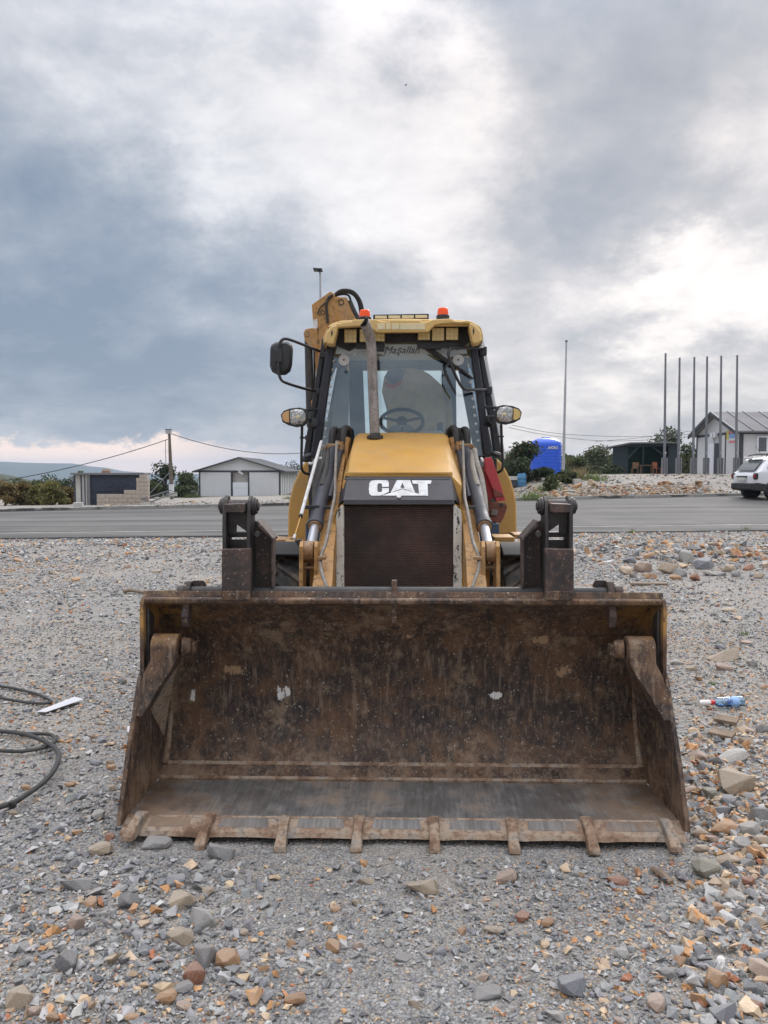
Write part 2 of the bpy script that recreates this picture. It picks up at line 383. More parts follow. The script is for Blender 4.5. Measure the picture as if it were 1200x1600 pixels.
    plain('navy_paint', (0.017, 0.020, 0.032), 0.42, 0, 0.2, 8, 0.03, (0.10, 0.09, 0.08), 0.3, 5)
    plain('black_plastic', (0.022, 0.024, 0.027), 0.5, 0, 0.15, 10, 0.15, (0.09, 0.085, 0.08), 0.3, 5)
    plain('hose_rubber', (0.022, 0.022, 0.022), 0.6, 0, 0.2, 10, 0.1, (0.12, 0.1, 0.08), 0.45, 7)
    plain('tyre_rubber', (0.022, 0.021, 0.021), 0.85, 0, 0.2, 8, 0.3, (0.19, 0.145, 0.105), 0.75, 4)
    plain('tank_blue', (0.026, 0.115, 0.66), 0.3, 0, 0.06, 3)
    plain('barrel_blue', (0.06, 0.20, 0.36), 0.5, 0, 0.1, 3)
    plain('red_paint', (0.46, 0.028, 0.045), 0.42, 0, 0.15, 6, 0.05, (0.30, 0.16, 0.12), 0.5, 5)
    plain('old_red_steel', (0.18, 0.055, 0.04), 0.7, 0, 0.3, 12, 0.2, (0.14, 0.10, 0.07), 0.8, 8)
    plain('chrome', (0.50, 0.51, 0.55), 0.3, 0.8, 0.05, 6)
    plain('grey_pipe', (0.20, 0.185, 0.165), 0.5, 0.4, 0.3, 20, 0.1, (0.3, 0.24, 0.17), 0.6, 9)
    plain('zinc_white', (0.60, 0.60, 0.60), 0.45, 0.0, 0.12, 20, 0.05, (0.3, 0.24, 0.18), 0.5, 12)
    plain('tan_cloth', (0.58, 0.47, 0.31), 0.95, 0, 0.15, 12, 0.3)
    plain('red_cloth', (0.50, 0.07, 0.07), 0.95, 0, 0.15, 12, 0.3)
    plain('cab_interior', (0.055, 0.085, 0.145), 0.75, 0, 0.15, 5)
    plain('console_grey', (0.22, 0.25, 0.25), 0.7, 0, 0.12, 8)
    plain('white_panel', (0.62, 0.64, 0.66), 0.5, 0, 0.04, 1.5, 0, (0.45, 0.44, 0.42), 0.25, 0.8)
    plain('door_white', (0.74, 0.77, 0.82), 0.45, 0, 0.04, 1.5)
    plain('trim_dark', (0.045, 0.052, 0.062), 0.5, 0, 0.1, 3)
    plain('roof_sheet', (0.17, 0.17, 0.18), 0.7, 0.0, 0.08, 2, 0, (0.25, 0.22, 0.2), 0.4, 1)
    plain('pole_steel', (0.19, 0.20, 0.22), 0.5, 0.4, 0.1, 3)
    plain('galvanised', (0.40, 0.42, 0.44), 0.45, 0.5, 0.1, 4)
    plain('shed_sheet', (0.018, 0.032, 0.040), 0.7, 0, 0.15, 1.5)
    plain('shade_net', (0.030, 0.075, 0.062), 0.9, 0, 0.2, 2)
    plain('timber', (0.16, 0.095, 0.05), 0.8, 0, 0.25, 7, 0.3)
    plain('red_timber', (0.25, 0.075, 0.03), 0.7, 0, 0.25, 7, 0.2)
    plain('old_timber', (0.21, 0.16, 0.115), 0.9, 0, 0.3, 14, 0.5)
    plain('pole_timber', (0.14, 0.115, 0.09), 0.9, 0, 0.25, 4, 0.4)
    plain('bark', (0.075, 0.058, 0.044), 0.95, 0, 0.3, 8, 0.5)
    plain('cinder_block', (0.44, 0.385, 0.325), 0.92, 0, 0.12, 5, 0.4, (0.34, 0.25, 0.2), 0.4, 2)
    plain('kerb_concrete', (0.33, 0.32, 0.30), 0.9, 0, 0.18, 4, 0.3, (0.055, 0.05, 0.048), 0.85, 0.75)
    plain('slab_concrete', (0.46, 0.39, 0.31), 0.9, 0, 0.12, 3, 0.2)
    plain('pale_concrete', (0.48, 0.47, 0.44), 0.9, 0, 0.12, 3, 0.2)
    plain('car_white', (0.72, 0.74, 0.77), 0.22, 0, 0.02, 2)
    plain('grey_stone_cladding', (0.045, 0.055, 0.082), 0.75, 0, 0.3, 5, 0.3)
    plain('paper', (0.55, 0.55, 0.58), 0.9, 0, 0.03, 10)
    plain('cable_rubber', (0.035, 0.036, 0.036), 0.55, 0, 0.2, 10, 0.05, (0.16, 0.15, 0.14), 0.4, 9)
    plain('wire', (0.03, 0.03, 0.035), 0.7)
    plain('bottle_cap', (0.72, 0.70, 0.68), 0.4); plain('bottle_ring', (0.55, 0.03, 0.03), 0.4)
    plain('lettering_white', (0.66, 0.67, 0.67), 0.55, 0, 0.05, 20, 0, (0.25, 0.24, 0.24), 0.5, 16)
    plain('sticker_white', (0.66, 0.70, 0.72), 0.6, 0, 0.05, 20)
    plain('sticker_grey', (0.09, 0.095, 0.10), 0.6)
    plain('sunstrip', (0.36, 0.46, 0.52), 0.4, 0, 0.05, 10)
    for nm, c in (('sticker_white', (0.82, 0.84, 0.85)), ('sunstrip', (0.66, 0.76, 0.80))):
        g = G(nm+'_film', 0.5, color=c); tr = g.N('ShaderNodeBsdfTranslucent'); tr.inputs[0].default_value = c+(1,); ms = g.N('ShaderNodeMixShader'); ms.inputs[0].default_value = 0.12
        g.L(g.b.outputs[0], ms.inputs[1]); g.L(tr.outputs[0], ms.inputs[2]); g.L(ms.outputs[0], g.out.inputs[0]); MAT[nm] = g.m
    plain('plate', (0.55, 0.55, 0.52), 0.5); plain('banner_yellow', (0.65, 0.55, 0.12), 0.6); plain('banner_blue', (0.25, 0.42, 0.72), 0.6); plain('banner_red', (0.70, 0.22, 0.26), 0.6)
    plain('brick_red', (0.34, 0.20, 0.14), 0.9, 0, 0.2, 6, 0.2)
    plain('feather_dark', (0.03, 0.03, 0.03), 0.9)
    # exhaust: grey heat-stained metal with streaks
    g = G('exhaust_metal', 0.55, 0.35); a = g.noise(9, 8, 0.75, g.scale(sc=(3, 3, 0.8))); b = g.noise(60, 5, 0.7)
    g.col(g.mix(g.ramp(b, [(0.45, 0.0), (0.7, 0.55)]), g.ramp(a, [(0.3, (0.16, 0.135, 0.12)), (0.5, (0.30, 0.275, 0.26)), (0.7, (0.40, 0.385, 0.375))]), (0.10, 0.065, 0.05))); g.bump(b, 0.3, 0.003); MAT['exhaust'] = g.m
    # white painted strips with flaked patches
    g = G('flaked_white', 0.6); a = g.noise(16, 7, 0.75, g.scale(sc=(1.3, 1.0, 0.55))); u = g.math('ABSOLUTE', g.sep()[0])
    fl = g.math('MULTIPLY', g.ramp(a, [(0.545, 0.0), (0.56, 1.0)]), g.ramp(g.sep()[2], [(1.0, 1.0), (1.3, 0.35)]))
    k = g.mix(fl, g.ramp(g.noise(3), [(0.3, (0.64, 0.60, 0.52)), (0.7, (0.78, 0.75, 0.68))]), (0.02, 0.02, 0.025)); g.col(k); MAT['flaked_white'] = g.m
    # perforated radiator screen: fine staggered holes
    g = G('radiator_screen', 0.65, 0.2)
    x, y, z = g.sep(); px = 1/0.0125
    fx = g.math('MULTIPLY', x, px); fz = g.math('MULTIPLY', z, px*1.0)
    row = g.math('FLOOR', fz); sh = g.math('MULTIPLY', g.math('MODULO', row, 2.0), 0.5)
    dx = g.math('SUBTRACT', g.math('FRACT', g.math('ADD', fx, sh)), 0.5); dz = g.math('SUBTRACT', g.math('FRACT', fz), 0.5)
    rr = g.math('SQRT', g.math('ADD', g.math('MULTIPLY', dx, dx), g.math('MULTIPLY', dz, dz)))
    hole = g.ramp(rr, [(0.27, 1.0), (0.36, 0.0)])
    a = g.noise(2.6, 8, 0.7)
    sheet = g.ramp(a, [(0.38, (0.052, 0.037, 0.032)), (0.52, (0.095, 0.058, 0.047)), (0.64, (0.15, 0.08, 0.062))])
    sheet = g.mix(g.ramp(g.noise(60, 3), [(0.70, 0.0), (0.74, 0.9)]), sheet, (0.36, 0.33, 0.28))
    k = g.mix(hole, sheet, (0.006, 0.006, 0.006)); g.col(k); g.bump(g.math('SUBTRACT', 1.0, hole), 0.8, 0.006); MAT['screen'] = g.m
    # lamps
    plain('lens_amber', (0.62, 0.46, 0.17), 0.25, 0, 0.1, 40); plain('lens_cream', (0.66, 0.58, 0.36), 0.3, 0, 0.08, 30)
    plain('amber_side', (0.55, 0.33, 0.14), 0.3, 0, 0.08, 20)
    g = G('beacon_orange', 0.25, color=(0.85, 0.10, 0.015)); MAT['beacon'] = g.m
    g.b.inputs['Subsurface Weight'].default_value = 0.3
    g = G('headlamp_glass', 0.15, 0.6); a = g.voro(55); g.col(g.ramp(a, [(0.1, (0.75, 0.75, 0.72)), (0.6, (0.32, 0.32, 0.31))])); g.bump(a, 0.5, 0.004); MAT['lamp_glass'] = g.m
    # thin window glass
    def glass(name, tint, refl):
        m = bpy.data.materials.new(name); m.use_nodes = True; nt = m.node_tree; nt.nodes.clear()
        o = nt.nodes.new('ShaderNodeOutputMaterial'); t = nt.nodes.new('ShaderNodeBsdfTransparent'); t.inputs[0].default_value = tint+(1,)
        gl = nt.nodes.new('ShaderNodeBsdfGlossy'); gl.inputs['Roughness'].default_value = 0.03; gl.inputs[0].default_value = (0.78, 0.90, 1.0, 1)
        fr = nt.nodes.new('ShaderNodeFresnel'); fr.inputs[0].default_value = 1.5
        mm = nt.nodes.new('ShaderNodeMath'); mm.operation = 'MULTIPLY_ADD'; mm.inputs[1].default_value = 1.0; mm.inputs[2].default_value = refl
        mx = nt.nodes.new('ShaderNodeMixShader'); nt.links.new(fr.outputs[0], mm.inputs[0]); nt.links.new(mm.outputs[0], mx.inputs[0])
        nt.links.new(t.outputs[0], mx.inputs[1]); nt.links.new(gl.outputs[0], mx.inputs[2]); nt.links.new(mx.outputs[0], o.inputs[0]); MAT[name] = m
    glass('cab_glass', (0.92, 0.95, 0.96), 0.065); glass('side_glass', (0.88, 0.95, 0.95), 0.02); glass('house_glass', (0.25, 0.29, 0.32), 0.15); glass('car_glass', (0.3, 0.36, 0.37), 0.12)
    glass('bottle_plastic', (0.62, 0.80, 0.95), 0.12)
    plain('dark_glass', (0.10, 0.115, 0.125), 0.12); plain('mirror_glass', (0.5, 0.52, 0.55), 0.05, 1.0)
    plain('solar_cell', (0.012, 0.016, 0.03), 0.2); plain('tail_lamp', (0.20, 0.012, 0.02), 0.2)
    # asphalt
    g = G('asphalt', 0.88); st = g.scale(sc=(0.06, 1.0, 1.0)); a = g.noise(1.3, 7, 0.6, st); b = g.noise(30, 4, 0.6); c = g.noise(0.35, 5, 0.6)
    k = g.ramp(a, [(0.38, (0.062, 0.061, 0.060)), (0.5, (0.100, 0.098, 0.095)), (0.62, (0.150, 0.144, 0.136))])
    k = g.mix(g.ramp(c, [(0.48, 0.0), (0.62, 0.4)]), k, (0.185, 0.172, 0.155)); k = g.mix(g.ramp(b, [(0.3, 0.25), (0.7, 0.0)]), k, (0.05, 0.05, 0.05))
    tm = g.noise(3.2, 6, 0.65, g.scale(sc=(0.02, 1.0, 1.0), loc=(0, 5, 0))); k = g.mix(g.ramp(tm, [(0.52, 0.0), (0.60, 0.6)]), k, (0.055, 0.054, 0.053))
    pt = g.noise(0.22, 3, 0.4, g.scale(loc=(7, 3, 0))); k = g.mix(g.ramp(pt, [(0.56, 0.0), (0.58, 0.35)]), k, (0.075, 0.074, 0.073))
    g.col(k); g.bump(b, 0.3, 0.004); MAT['asphalt'] = g.m
    # loose crushed rock bed
    g = G('crushed_rock_bed', 0.95)
    near = g.voro(95, out='Color'); nd = g.voro(95); mid = g.voro(28, out='Color'); md = g.voro(28)
    pal = [(0.0, (0.18, 0.18, 0.182)), (0.3, (0.275, 0.275, 0.275)), (0.55, (0.36, 0.357, 0.348)), (0.78, (0.44, 0.428, 0.405)), (0.9, (0.42, 0.325, 0.23)), (1.0, (0.50, 0.475, 0.43))]
    k1 = g.ramp(g.sep(near)[0], pal); k2 = g.ramp(g.sep(mid)[0], pal)
    k = g.mix(0.4, k1, k2); k = g.mix(g.ramp(nd, [(0.34, 0.0), (0.70, 0.65)]), k, (0.12, 0.115, 0.108))
    big = g.noise(0.5, 6, 0.65); k = g.mix(g.ramp(big, [(0.47, 0.0), (0.66, 0.4)]), k, (0.46, 0.40, 0.325))
    yy = g.sep()[1]; k = g.mix(g.ramp(g.math('MULTIPLY', yy, 0.01), [(0.28, 0.0), (0.33, 0.65)]), k, g.ramp(g.noise(2.5, 10, 0.8), [(0.36, (0.17, 0.155, 0.135)), (0.64, (0.46, 0.42, 0.365))]))
    far = g.ramp(g.math('MULTIPLY', yy, 0.01), [(0.55, 0.0), (0.8, 1.0)]); k = g.mix(far, k, g.ramp(g.noise(0.2, 8, 0.7), [(0.35, (0.05, 0.055, 0.022)), (0.65, (0.12, 0.11, 0.05))]))
    g.col(k); g.bump(g.math('ADD', nd, g.math('MULTIPLY', md, 1.6)), 0.8, 0.012); MAT['rock_bed'] = g.m
    # stone: colour per stone from the mesh, veins and fine relief
    g = G('crushed_stone', 0.88); a = g.noise(38, 7, 0.7); b = g.noise(9, 6, 0.65); cc = g.attr()
    k = g.mix(g.ramp(a, [(0.3, 0.75), (0.7, 0.0)]), cc, g.mix(1.0, cc, (0.62, 0.62, 0.62), 'MULTIPLY'))
    k = g.mix(g.ramp(b, [(0.52, 0.0), (0.72, 0.45)]), k, (0.40, 0.385, 0.36)); v = g.noise(14, 3, 0.5, None, 1.6)
    k = g.mix(g.ramp(v, [(0.485, 0.0), (0.497, 0.5), (0.509, 0.0)]), k, (0.62, 0.60, 0.57)); g.col(k); g.bump(a, 0.45, 0.006); MAT['stone'] = g.m
    # single large stones: colour per object
    g = G('large_stone', 0.9); oi = g.N('ShaderNodeObjectInfo'); cc = oi.outputs['Color']; rv = oi.outputs['Random']
    off = g.N('ShaderNodeVectorMath', operation='ADD'); g.L(g.obj, off.inputs[0]); cmb = g.N('ShaderNodeCombineXYZ'); g.L(g.math('MULTIPLY', rv, 40.0), cmb.inputs[0]); g.L(cmb.outputs[0], off.inputs[1]); vec = off.outputs[0]
    a = g.noise(24, 8, 0.72, vec); b = g.noise(7, 6, 0.65, vec); v = g.noise(9, 3, 0.5, vec, 1.8)
    k = g.mix(g.ramp(a, [(0.40, 0.9), (0.58, 0.0)]), cc, g.mix(1.0, cc, (0.55, 0.55, 0.56), 'MULTIPLY'))
    k = g.mix(g.ramp(b, [(0.5, 0.0), (0.72, 0.6)]), k, (0.40, 0.37, 0.33)); k = g.mix(g.ramp(g.noise(5, 5, 0.6, vec, 0.4), [(0.58, 0.0), (0.72, 0.5)]), k, (0.36, 0.17, 0.075))
    k = g.mix(g.ramp(v, [(0.488, 0.0), (0.498, 0.65), (0.508, 0.0)]), k, (0.66, 0.64, 0.60))
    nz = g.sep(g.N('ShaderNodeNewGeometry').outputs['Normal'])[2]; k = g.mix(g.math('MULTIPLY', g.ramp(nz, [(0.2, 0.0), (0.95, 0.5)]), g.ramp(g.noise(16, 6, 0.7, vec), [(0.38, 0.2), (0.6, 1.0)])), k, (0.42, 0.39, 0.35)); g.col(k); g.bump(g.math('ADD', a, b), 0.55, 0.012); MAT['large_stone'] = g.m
    # leaves: colour per leaf from the mesh
    g = G('leaves', 0.7); cc = g.attr(); g.col(cc)
    tr = g.N('ShaderNodeBsdfTranslucent'); g.L(cc, tr.inputs[0]); ms = g.N('ShaderNodeMixShader'); ms.inputs[0].default_value = 0.3
    g.L(g.b.outputs[0], ms.inputs[1]); g.L(tr.outputs[0], ms.inputs[2]); g.L(ms.outputs[0], g.out.inputs[0]); MAT['leaves'] = g.m
    g = G('wooded_hill', 0.95); a = g.voro(0.16); b = g.noise(0.05, 7, 0.6)
    g.col(g.mix(g.ramp(a, [(0.1, 0.0), (0.8, 0.7)]), g.ramp(b, [(0.35, (0.05, 0.065, 0.025)), (0.65, (0.10, 0.105, 0.045))]), (0.02, 0.028, 0.014))); g.bump(g.math('SUBTRACT', 1.0, a), 1.0, 2.5); MAT['hill'] = g.m
mats()
# ------------------------------------------------------------------ the backhoe loader
OFF = (0, MV0, 0)
rp = MO + MROT @ Vector((0, MV0, 0))
BH = empty('backhoe_loader', rp, MTH, 'large yellow backhoe loader with a wide rusty toothed bucket on the gravel', 'backhoe loader')
def part(mb, name, mat, parent=None, bevel=0.004, ang=35, seg=2):
    return mb.build(name, MAT[mat], parent or BH, bevel, ang, OFF, seg)
def W(py, v): return LP(626, py, v).z
V3 = Vector

def bucket():
    inner = [(3.315, W(1281, 3.315)), (3.74, W(1221, 3.74))]
    wall = [V3((v, W(y, v), 0)) for y, v in ((1196, 3.80), (1130, 3.905), (1070, 3.935), (1010, 3.90), (972, 3.80), (948, 3.67), (934, 3.535))]
    wall = [(p.x, p.y) for p in catmull(wall, 4)]
    # back shell with thickness
    outer = []
    for i, (v, w) in enumerate(wall):
        a = wall[max(i-1, 0)]; b = wall[min(i+1, len(wall)-1)]
        t = V3((b[0]-a[0], b[1]-a[1])).normalized(); n = V3((t.y, -t.x)); outer.append((v+n.x*0.03, w+n.y*0.03))
    mb = MB()
    nu = 2
    prof = wall + outer[::-1]
    mb.uprism(prof, -1.207, 1.207)
    shell = part(mb, 'front_bucket', 'rust', None, 0.003, 30)
    # rolled top edge
    mb = MB(); mb.uprism([(3.505, W(944, 3.505)), (3.50, W(938, 3.5)), (3.515, W(935, 3.51)+0.002), (3.60, W(935, 3.6)+0.004), (3.63, W(940, 3.6)), (3.545, W(946, 3.545))], -1.19, 1.19)
    part(mb, 'top_rail', 'rust', shell, 0.006)
    # scraped floor and weld strip
    mb = MB(); f0 = inner[0]; f1 = inner[1]
    mb.loft([[V3((sg*hu, v, w)) for sg, hu, v, w in ((-1, 1.232, f0[0], f0[1]), (1, 1.232, f0[0], f0[1]), (1, 1.214, f1[0], f1[1]), (-1, 1.214, f1[0], f1[1]))], [V3((sg*hu, v, w-0.03)) for sg, hu, v, w in ((-1, 1.232, f0[0], f0[1]), (1, 1.232, f0[0], f0[1]), (1, 1.214, f1[0], f1[1]), (-1, 1.214, f1[0], f1[1]))]]); part(mb, 'floor_plate', 'scraped', shell, 0.002)
    mb = MB(); mb.uprism([(3.735, W(1221, 3.735)+0.012), (3.80, W(1197, 3.80)+0.006), (3.83, W(1197, 3.80)-0.03), (3.735, W(1221, 3.735)-0.02)], -1.214, 1.214); part(mb, 'weld_strip', 'rust', shell, 0.003)
    # seams and bolts along the strip
    mb = MB(); mb.uprism([(3.795, W(1198, 3.795)+0.004), (3.805, W(1193, 3.80)+0.004), (3.815, W(1193, 3.80)), (3.80, W(1200, 3.80))], -1.209, 1.209); part(mb, 'weld_seam', 'muddy', shell, 0.002)
    mb = MB(); mb.uprism([(3.728, W(1222, 3.735)+0.013), (3.738, W(1220, 3.735)+0.017), (3.748, W(1220, 3.735)+0.008), (3.735, W(1224, 3.735))], -1.209, 1.209); part(mb, 'weld_seam', 'muddy', shell, 0.002)
    for px in (366, 412, 468, 750, 868):
        mb = MB(); p = LP(px, 1209, 3.765); mb.cyl(p + V3((0, 0.01, -0.02)), p + V3((0, -0.002, 0.012)), 0.016, n=10); part(mb, 'bolt', 'rust', shell, 0.002)
    # cutting edge: bevelled lip with a slight wave between the teeth
    tips = [(197, 1317), (310, 1331), (437, 1333), (556, 1337), (680, 1337), (805, 1337), (930, 1338), (1058, 1334)]
    bases = [(226, 1274), (330, 1275), (446, 1280), (562, 1280), (677, 1282), (797, 1284), (914, 1282), (1036, 1285)]
    n = 64; rings = []
    for i in range(n+1):
        u = -1.222 + 2.444*i/n
        ph = abs(((i/n*7) % 1.0)-0.5)*2
        dv = 0.012*(ph**3)
        rings.append([V3((u, 3.33, W(1281, 3.315)+0.004)), V3((u, 3.245-dv, W(1303, 3.245))), V3((u, 3.235-dv, W(1311, 3.235))), V3((u, 3.34, W(1281, 3.315)-0.03))])
    mb = MB(); mb.loft(rings); edge = part(mb, 'cutting_edge', 'muddy', shell, 0.0, 25)
    # polished inlays between the teeth
    for k in range(7):
        x0 = bases[k][0]*0.55 + tips[k][0]*0.45 + 22; x1 = bases[k+1][0]*0.55 + tips[k+1][0]*0.45 - 20
        a = LP(x0, 1287, 3.31); b = LP(x1, 1287, 3.31)
        z0 = W(1281, 3.315)+0.004; z1 = W(1303, 3.245)
        mb = MB(); g0, g1 = 0.15, 0.72
        q = [(3.33+(3.245-3.33)*g0, z0+(z1-z0)*g0), (3.33+(3.245-3.33)*g1, z0+(z1-z0)*g1)]
        mb.loft([[V3((a.x+0.01, q[0][0], q[0][1]+0.002)), V3((b.x-0.01, q[0][0], q[0][1]+0.002)), V3((b.x, q[1][0], q[1][1]+0.002)), V3((a.x, q[1][0], q[1][1]+0.002))],
                 [V3((a.x+0.01, q[0][0], q[0][1]-0.004)), V3((b.x-0.01, q[0][0], q[0][1]-0.004)), V3((b.x, q[1][0], q[1][1]-0.004)), V3((a.x, q[1][0], q[1][1]-0.004))]])
        part(mb, 'wear_strip', 'scraped', edge, 0.001)
    for (tx, ty), (bx, by) in zip(tips, bases):
        a = LP(bx, by-2, 3.335); m = LP((bx*0.52+tx*0.48), by*0.52+ty*0.48-2, 3.245); b = LP(tx, ty-5, 3.165)
        b.z = max(b.z, 0.012)
        rings = []; hw = 0.024
        for p, w_, h in ((a, hw*1.15, 0.014), (a.lerp(m, 0.5)+V3((0, 0, 0.012)), hw*1.0, 0.030), (m+V3((0, 0, 0.008)), hw*0.95, 0.032), (m.lerp(b, 0.6)+V3((0, 0, 0.002)), hw*0.98, 0.024), (b, hw*1.12, 0.012)):
            j = random.uniform(-0.003, 0.003)
            rings.append([p + V3((-w_+j, 0, -h)), p + V3((w_, 0, -h)), p + V3((w_*0.92, 0.004, h*0.8)), p + V3((w_*0.3, 0.004, h+j)), p + V3((-w_*0.4, 0.004, h)), p + V3((-w_*0.95, 0.004, h*0.75))])
        mb = MB(); mb.loft(rings); part(mb, 'tooth', 'muddy', edge, 0.006, 50)
    for s in (-1, 1):
        # fixed outer cheek
        mb = MB(); mb.uprism([(3.485, 0.672), (3.478, 0.70), (3.49, 0.995), (3.51, 1.03), (3.56, 1.045), (3.66, 1.04), (3.83, 0.93), (3.92, 0.70), (3.86, 0.64), (3.60, 0.60)], s*1.190, s*1.2085)
        part(mb, 'side_cheek', 'rust', shell, 0.004)
        mb = MB(); mb.uprism([(3.52, 0.985), (3.515, 0.70), (3.56, 0.665), (3.60, 0.93)], s*1.174, s*1.191); part(mb, 'cheek_pad', 'black_steel', shell, 0.006)
        # moving jaw side plate
        pl = [(3.252, W(1296, 3.252)), (3.272, W(1270, 3.27)), (3.345, 0.345), (3.425, 0.52), (3.485, 0.655), (3.56, 0.72), (3.80, 0.70), (3.965, 0.55), (3.95, 0.30), (3.84, 0.10), (3.40, 0.03)]
        fl = lambda v, w: 1.2035 + 0.022*max(0.0, min(1.0, (0.62-w)/0.55))*max(0.0, min(1.0, (3.9-v)/0.5))
        mb = MB(); mb.loft([[V3((s*fl(v, w), v, w)) for v, w in pl], [V3((s*(fl(v, w)+0.0215), v, w)) for v, w in pl]])
        jaw = part(mb, 'jaw_side_plate', 'rust', shell, 0.004)
        # pivot boss and the heavy lug that runs down into the side plate
        pw = W(1012, 3.53)
        mb = MB(); mb.cyl((s*1.158, 3.53, pw), (s*1.035, 3.53, pw), 0.060, n=28); part(mb, 'pivot_boss', 'rust', jaw, 0.006)
        mb = MB(); mb.cyl((s*1.032, 3.54, pw-0.004), (s*0.985, 3.55, pw-0.006), 0.047, 0.040, n=14); mb.obox((s*0.978, 3.552, pw-0.008), 0.03, 0.05, 0.052); part(mb, 'pivot_nut', 'rust', jaw, 0.008)
        mb = MB()
        def ring(w, ui, uo, v0, v1): return [V3((s*ui, v0, w)), V3((s*uo, v0, w)), V3((s*uo, v1, w)), V3((s*ui, v1, w))]
        mb.loft([ring(pw+0.012, 1.036, 1.157, 3.472, 3.58), ring(pw-0.055, 1.038, 1.157, 3.464, 3.59), ring(pw-0.11, 1.065, 1.185, 3.455, 3.60), ring(pw-0.19, 1.120, 1.2045, 3.445, 3.58), ring(pw-0.30, 1.178, 1.2075, 3.415, 3.55)])
        part(mb, 'jaw_lug', 'rust', jaw, 0.006)
        # long gusset between lug and back
        mb = MB(); a = [V3((s*1.06, 3.60, pw-0.10)), V3((s*1.198, 3.52, 0.56)), V3((s*1.198, 3.80, 0.28)), V3((s*1.19, 3.90, 0.50))]
        mb.loft([a, [p + V3((s*0.006, -0.012, 0.004)) for p in a]]); part(mb, 'gusset', 'muddy' if s < 0 else 'rust', jaw, 0.002)
    # weld beads where the back meets the jaw sides
    for s in (-1, 1):
        pts = [V3((s*1.196, v, W(y, v))) for y, v in ((1196, 3.79), (1160, 3.85), (1120, 3.895), (1075, 3.915), (1050, 3.92))]
        mb = MB(); mb.tube(pts, [0.016, 0.013, 0.012, 0.010], 8, 4); part(mb, 'corner_weld', 'muddy', shell, 0)
    # cross tube with hook brackets
    tb = 3.60
    mb = MB(); pa = LP(281, 925, tb); pb = LP(969, 927, tb); mb.cyl(pa, pb, PXW(9.3, tb), n=24); tube = part(mb, 'cross_tube', 'black_steel', shell, 0.003)
    for px in (297, 952):
        p = LP(px, 926, tb); s = -1 if px < 600 else 1
        mb = MB(); c = p
        mb.uprism([(c.y+0.03, c.z+0.052), (c.y-0.012, c.z+0.055), (c.y-0.036, c.z+0.025), (c.y-0.04, c.z-0.02), (c.y-0.075, c.z-0.10), (c.y-0.055, c.z-0.155), (c.y-0.01, c.z-0.12), (c.y+0.02, c.z-0.03), (c.y+0.05, c.z+0.02)], c.x-0.020+s*0.004, c.x+0.014+s*0.004)
        part(mb, 'tube_bracket', 'dark_paint', shell, 0.004)
        mb = MB(); mb.cyl((c.x+s*0.02, c.y, c.z), (c.x+s*0.058, c.y, c.z), 0.034, n=20); part(mb, 'end_cap', 'dark_paint', shell, 0.004)
        mb = MB(); mb.uprism([(c.y+0.02, c.z+0.056), (c.y+0.07, c.z+0.030), (c.y+0.075, c.z-0.01), (c.y+0.02, c.z-0.02)], c.x-s*0.02-0.012-0.03*max(s, 0), c.x-s*0.02+0.012+0.03*max(-s, 0)); part(mb, 'bracket_ear', 'dark_paint', shell, 0.003)
    p = LP(616, 926, tb); mb = MB(); mb.uprism([(tb+0.03, p.z+0.058), (tb-0.025, p.z+0.06), (tb-0.05, p.z-0.04), (tb-0.062, p.z-0.135), (tb-0.03, p.z-0.145), (tb+0.03, p.z-0.05)], p.x-0.012, p.x+0.012); part(mb, 'centre_rib', 'rust', shell, 0.003)
    return shell
SHELL = bucket()

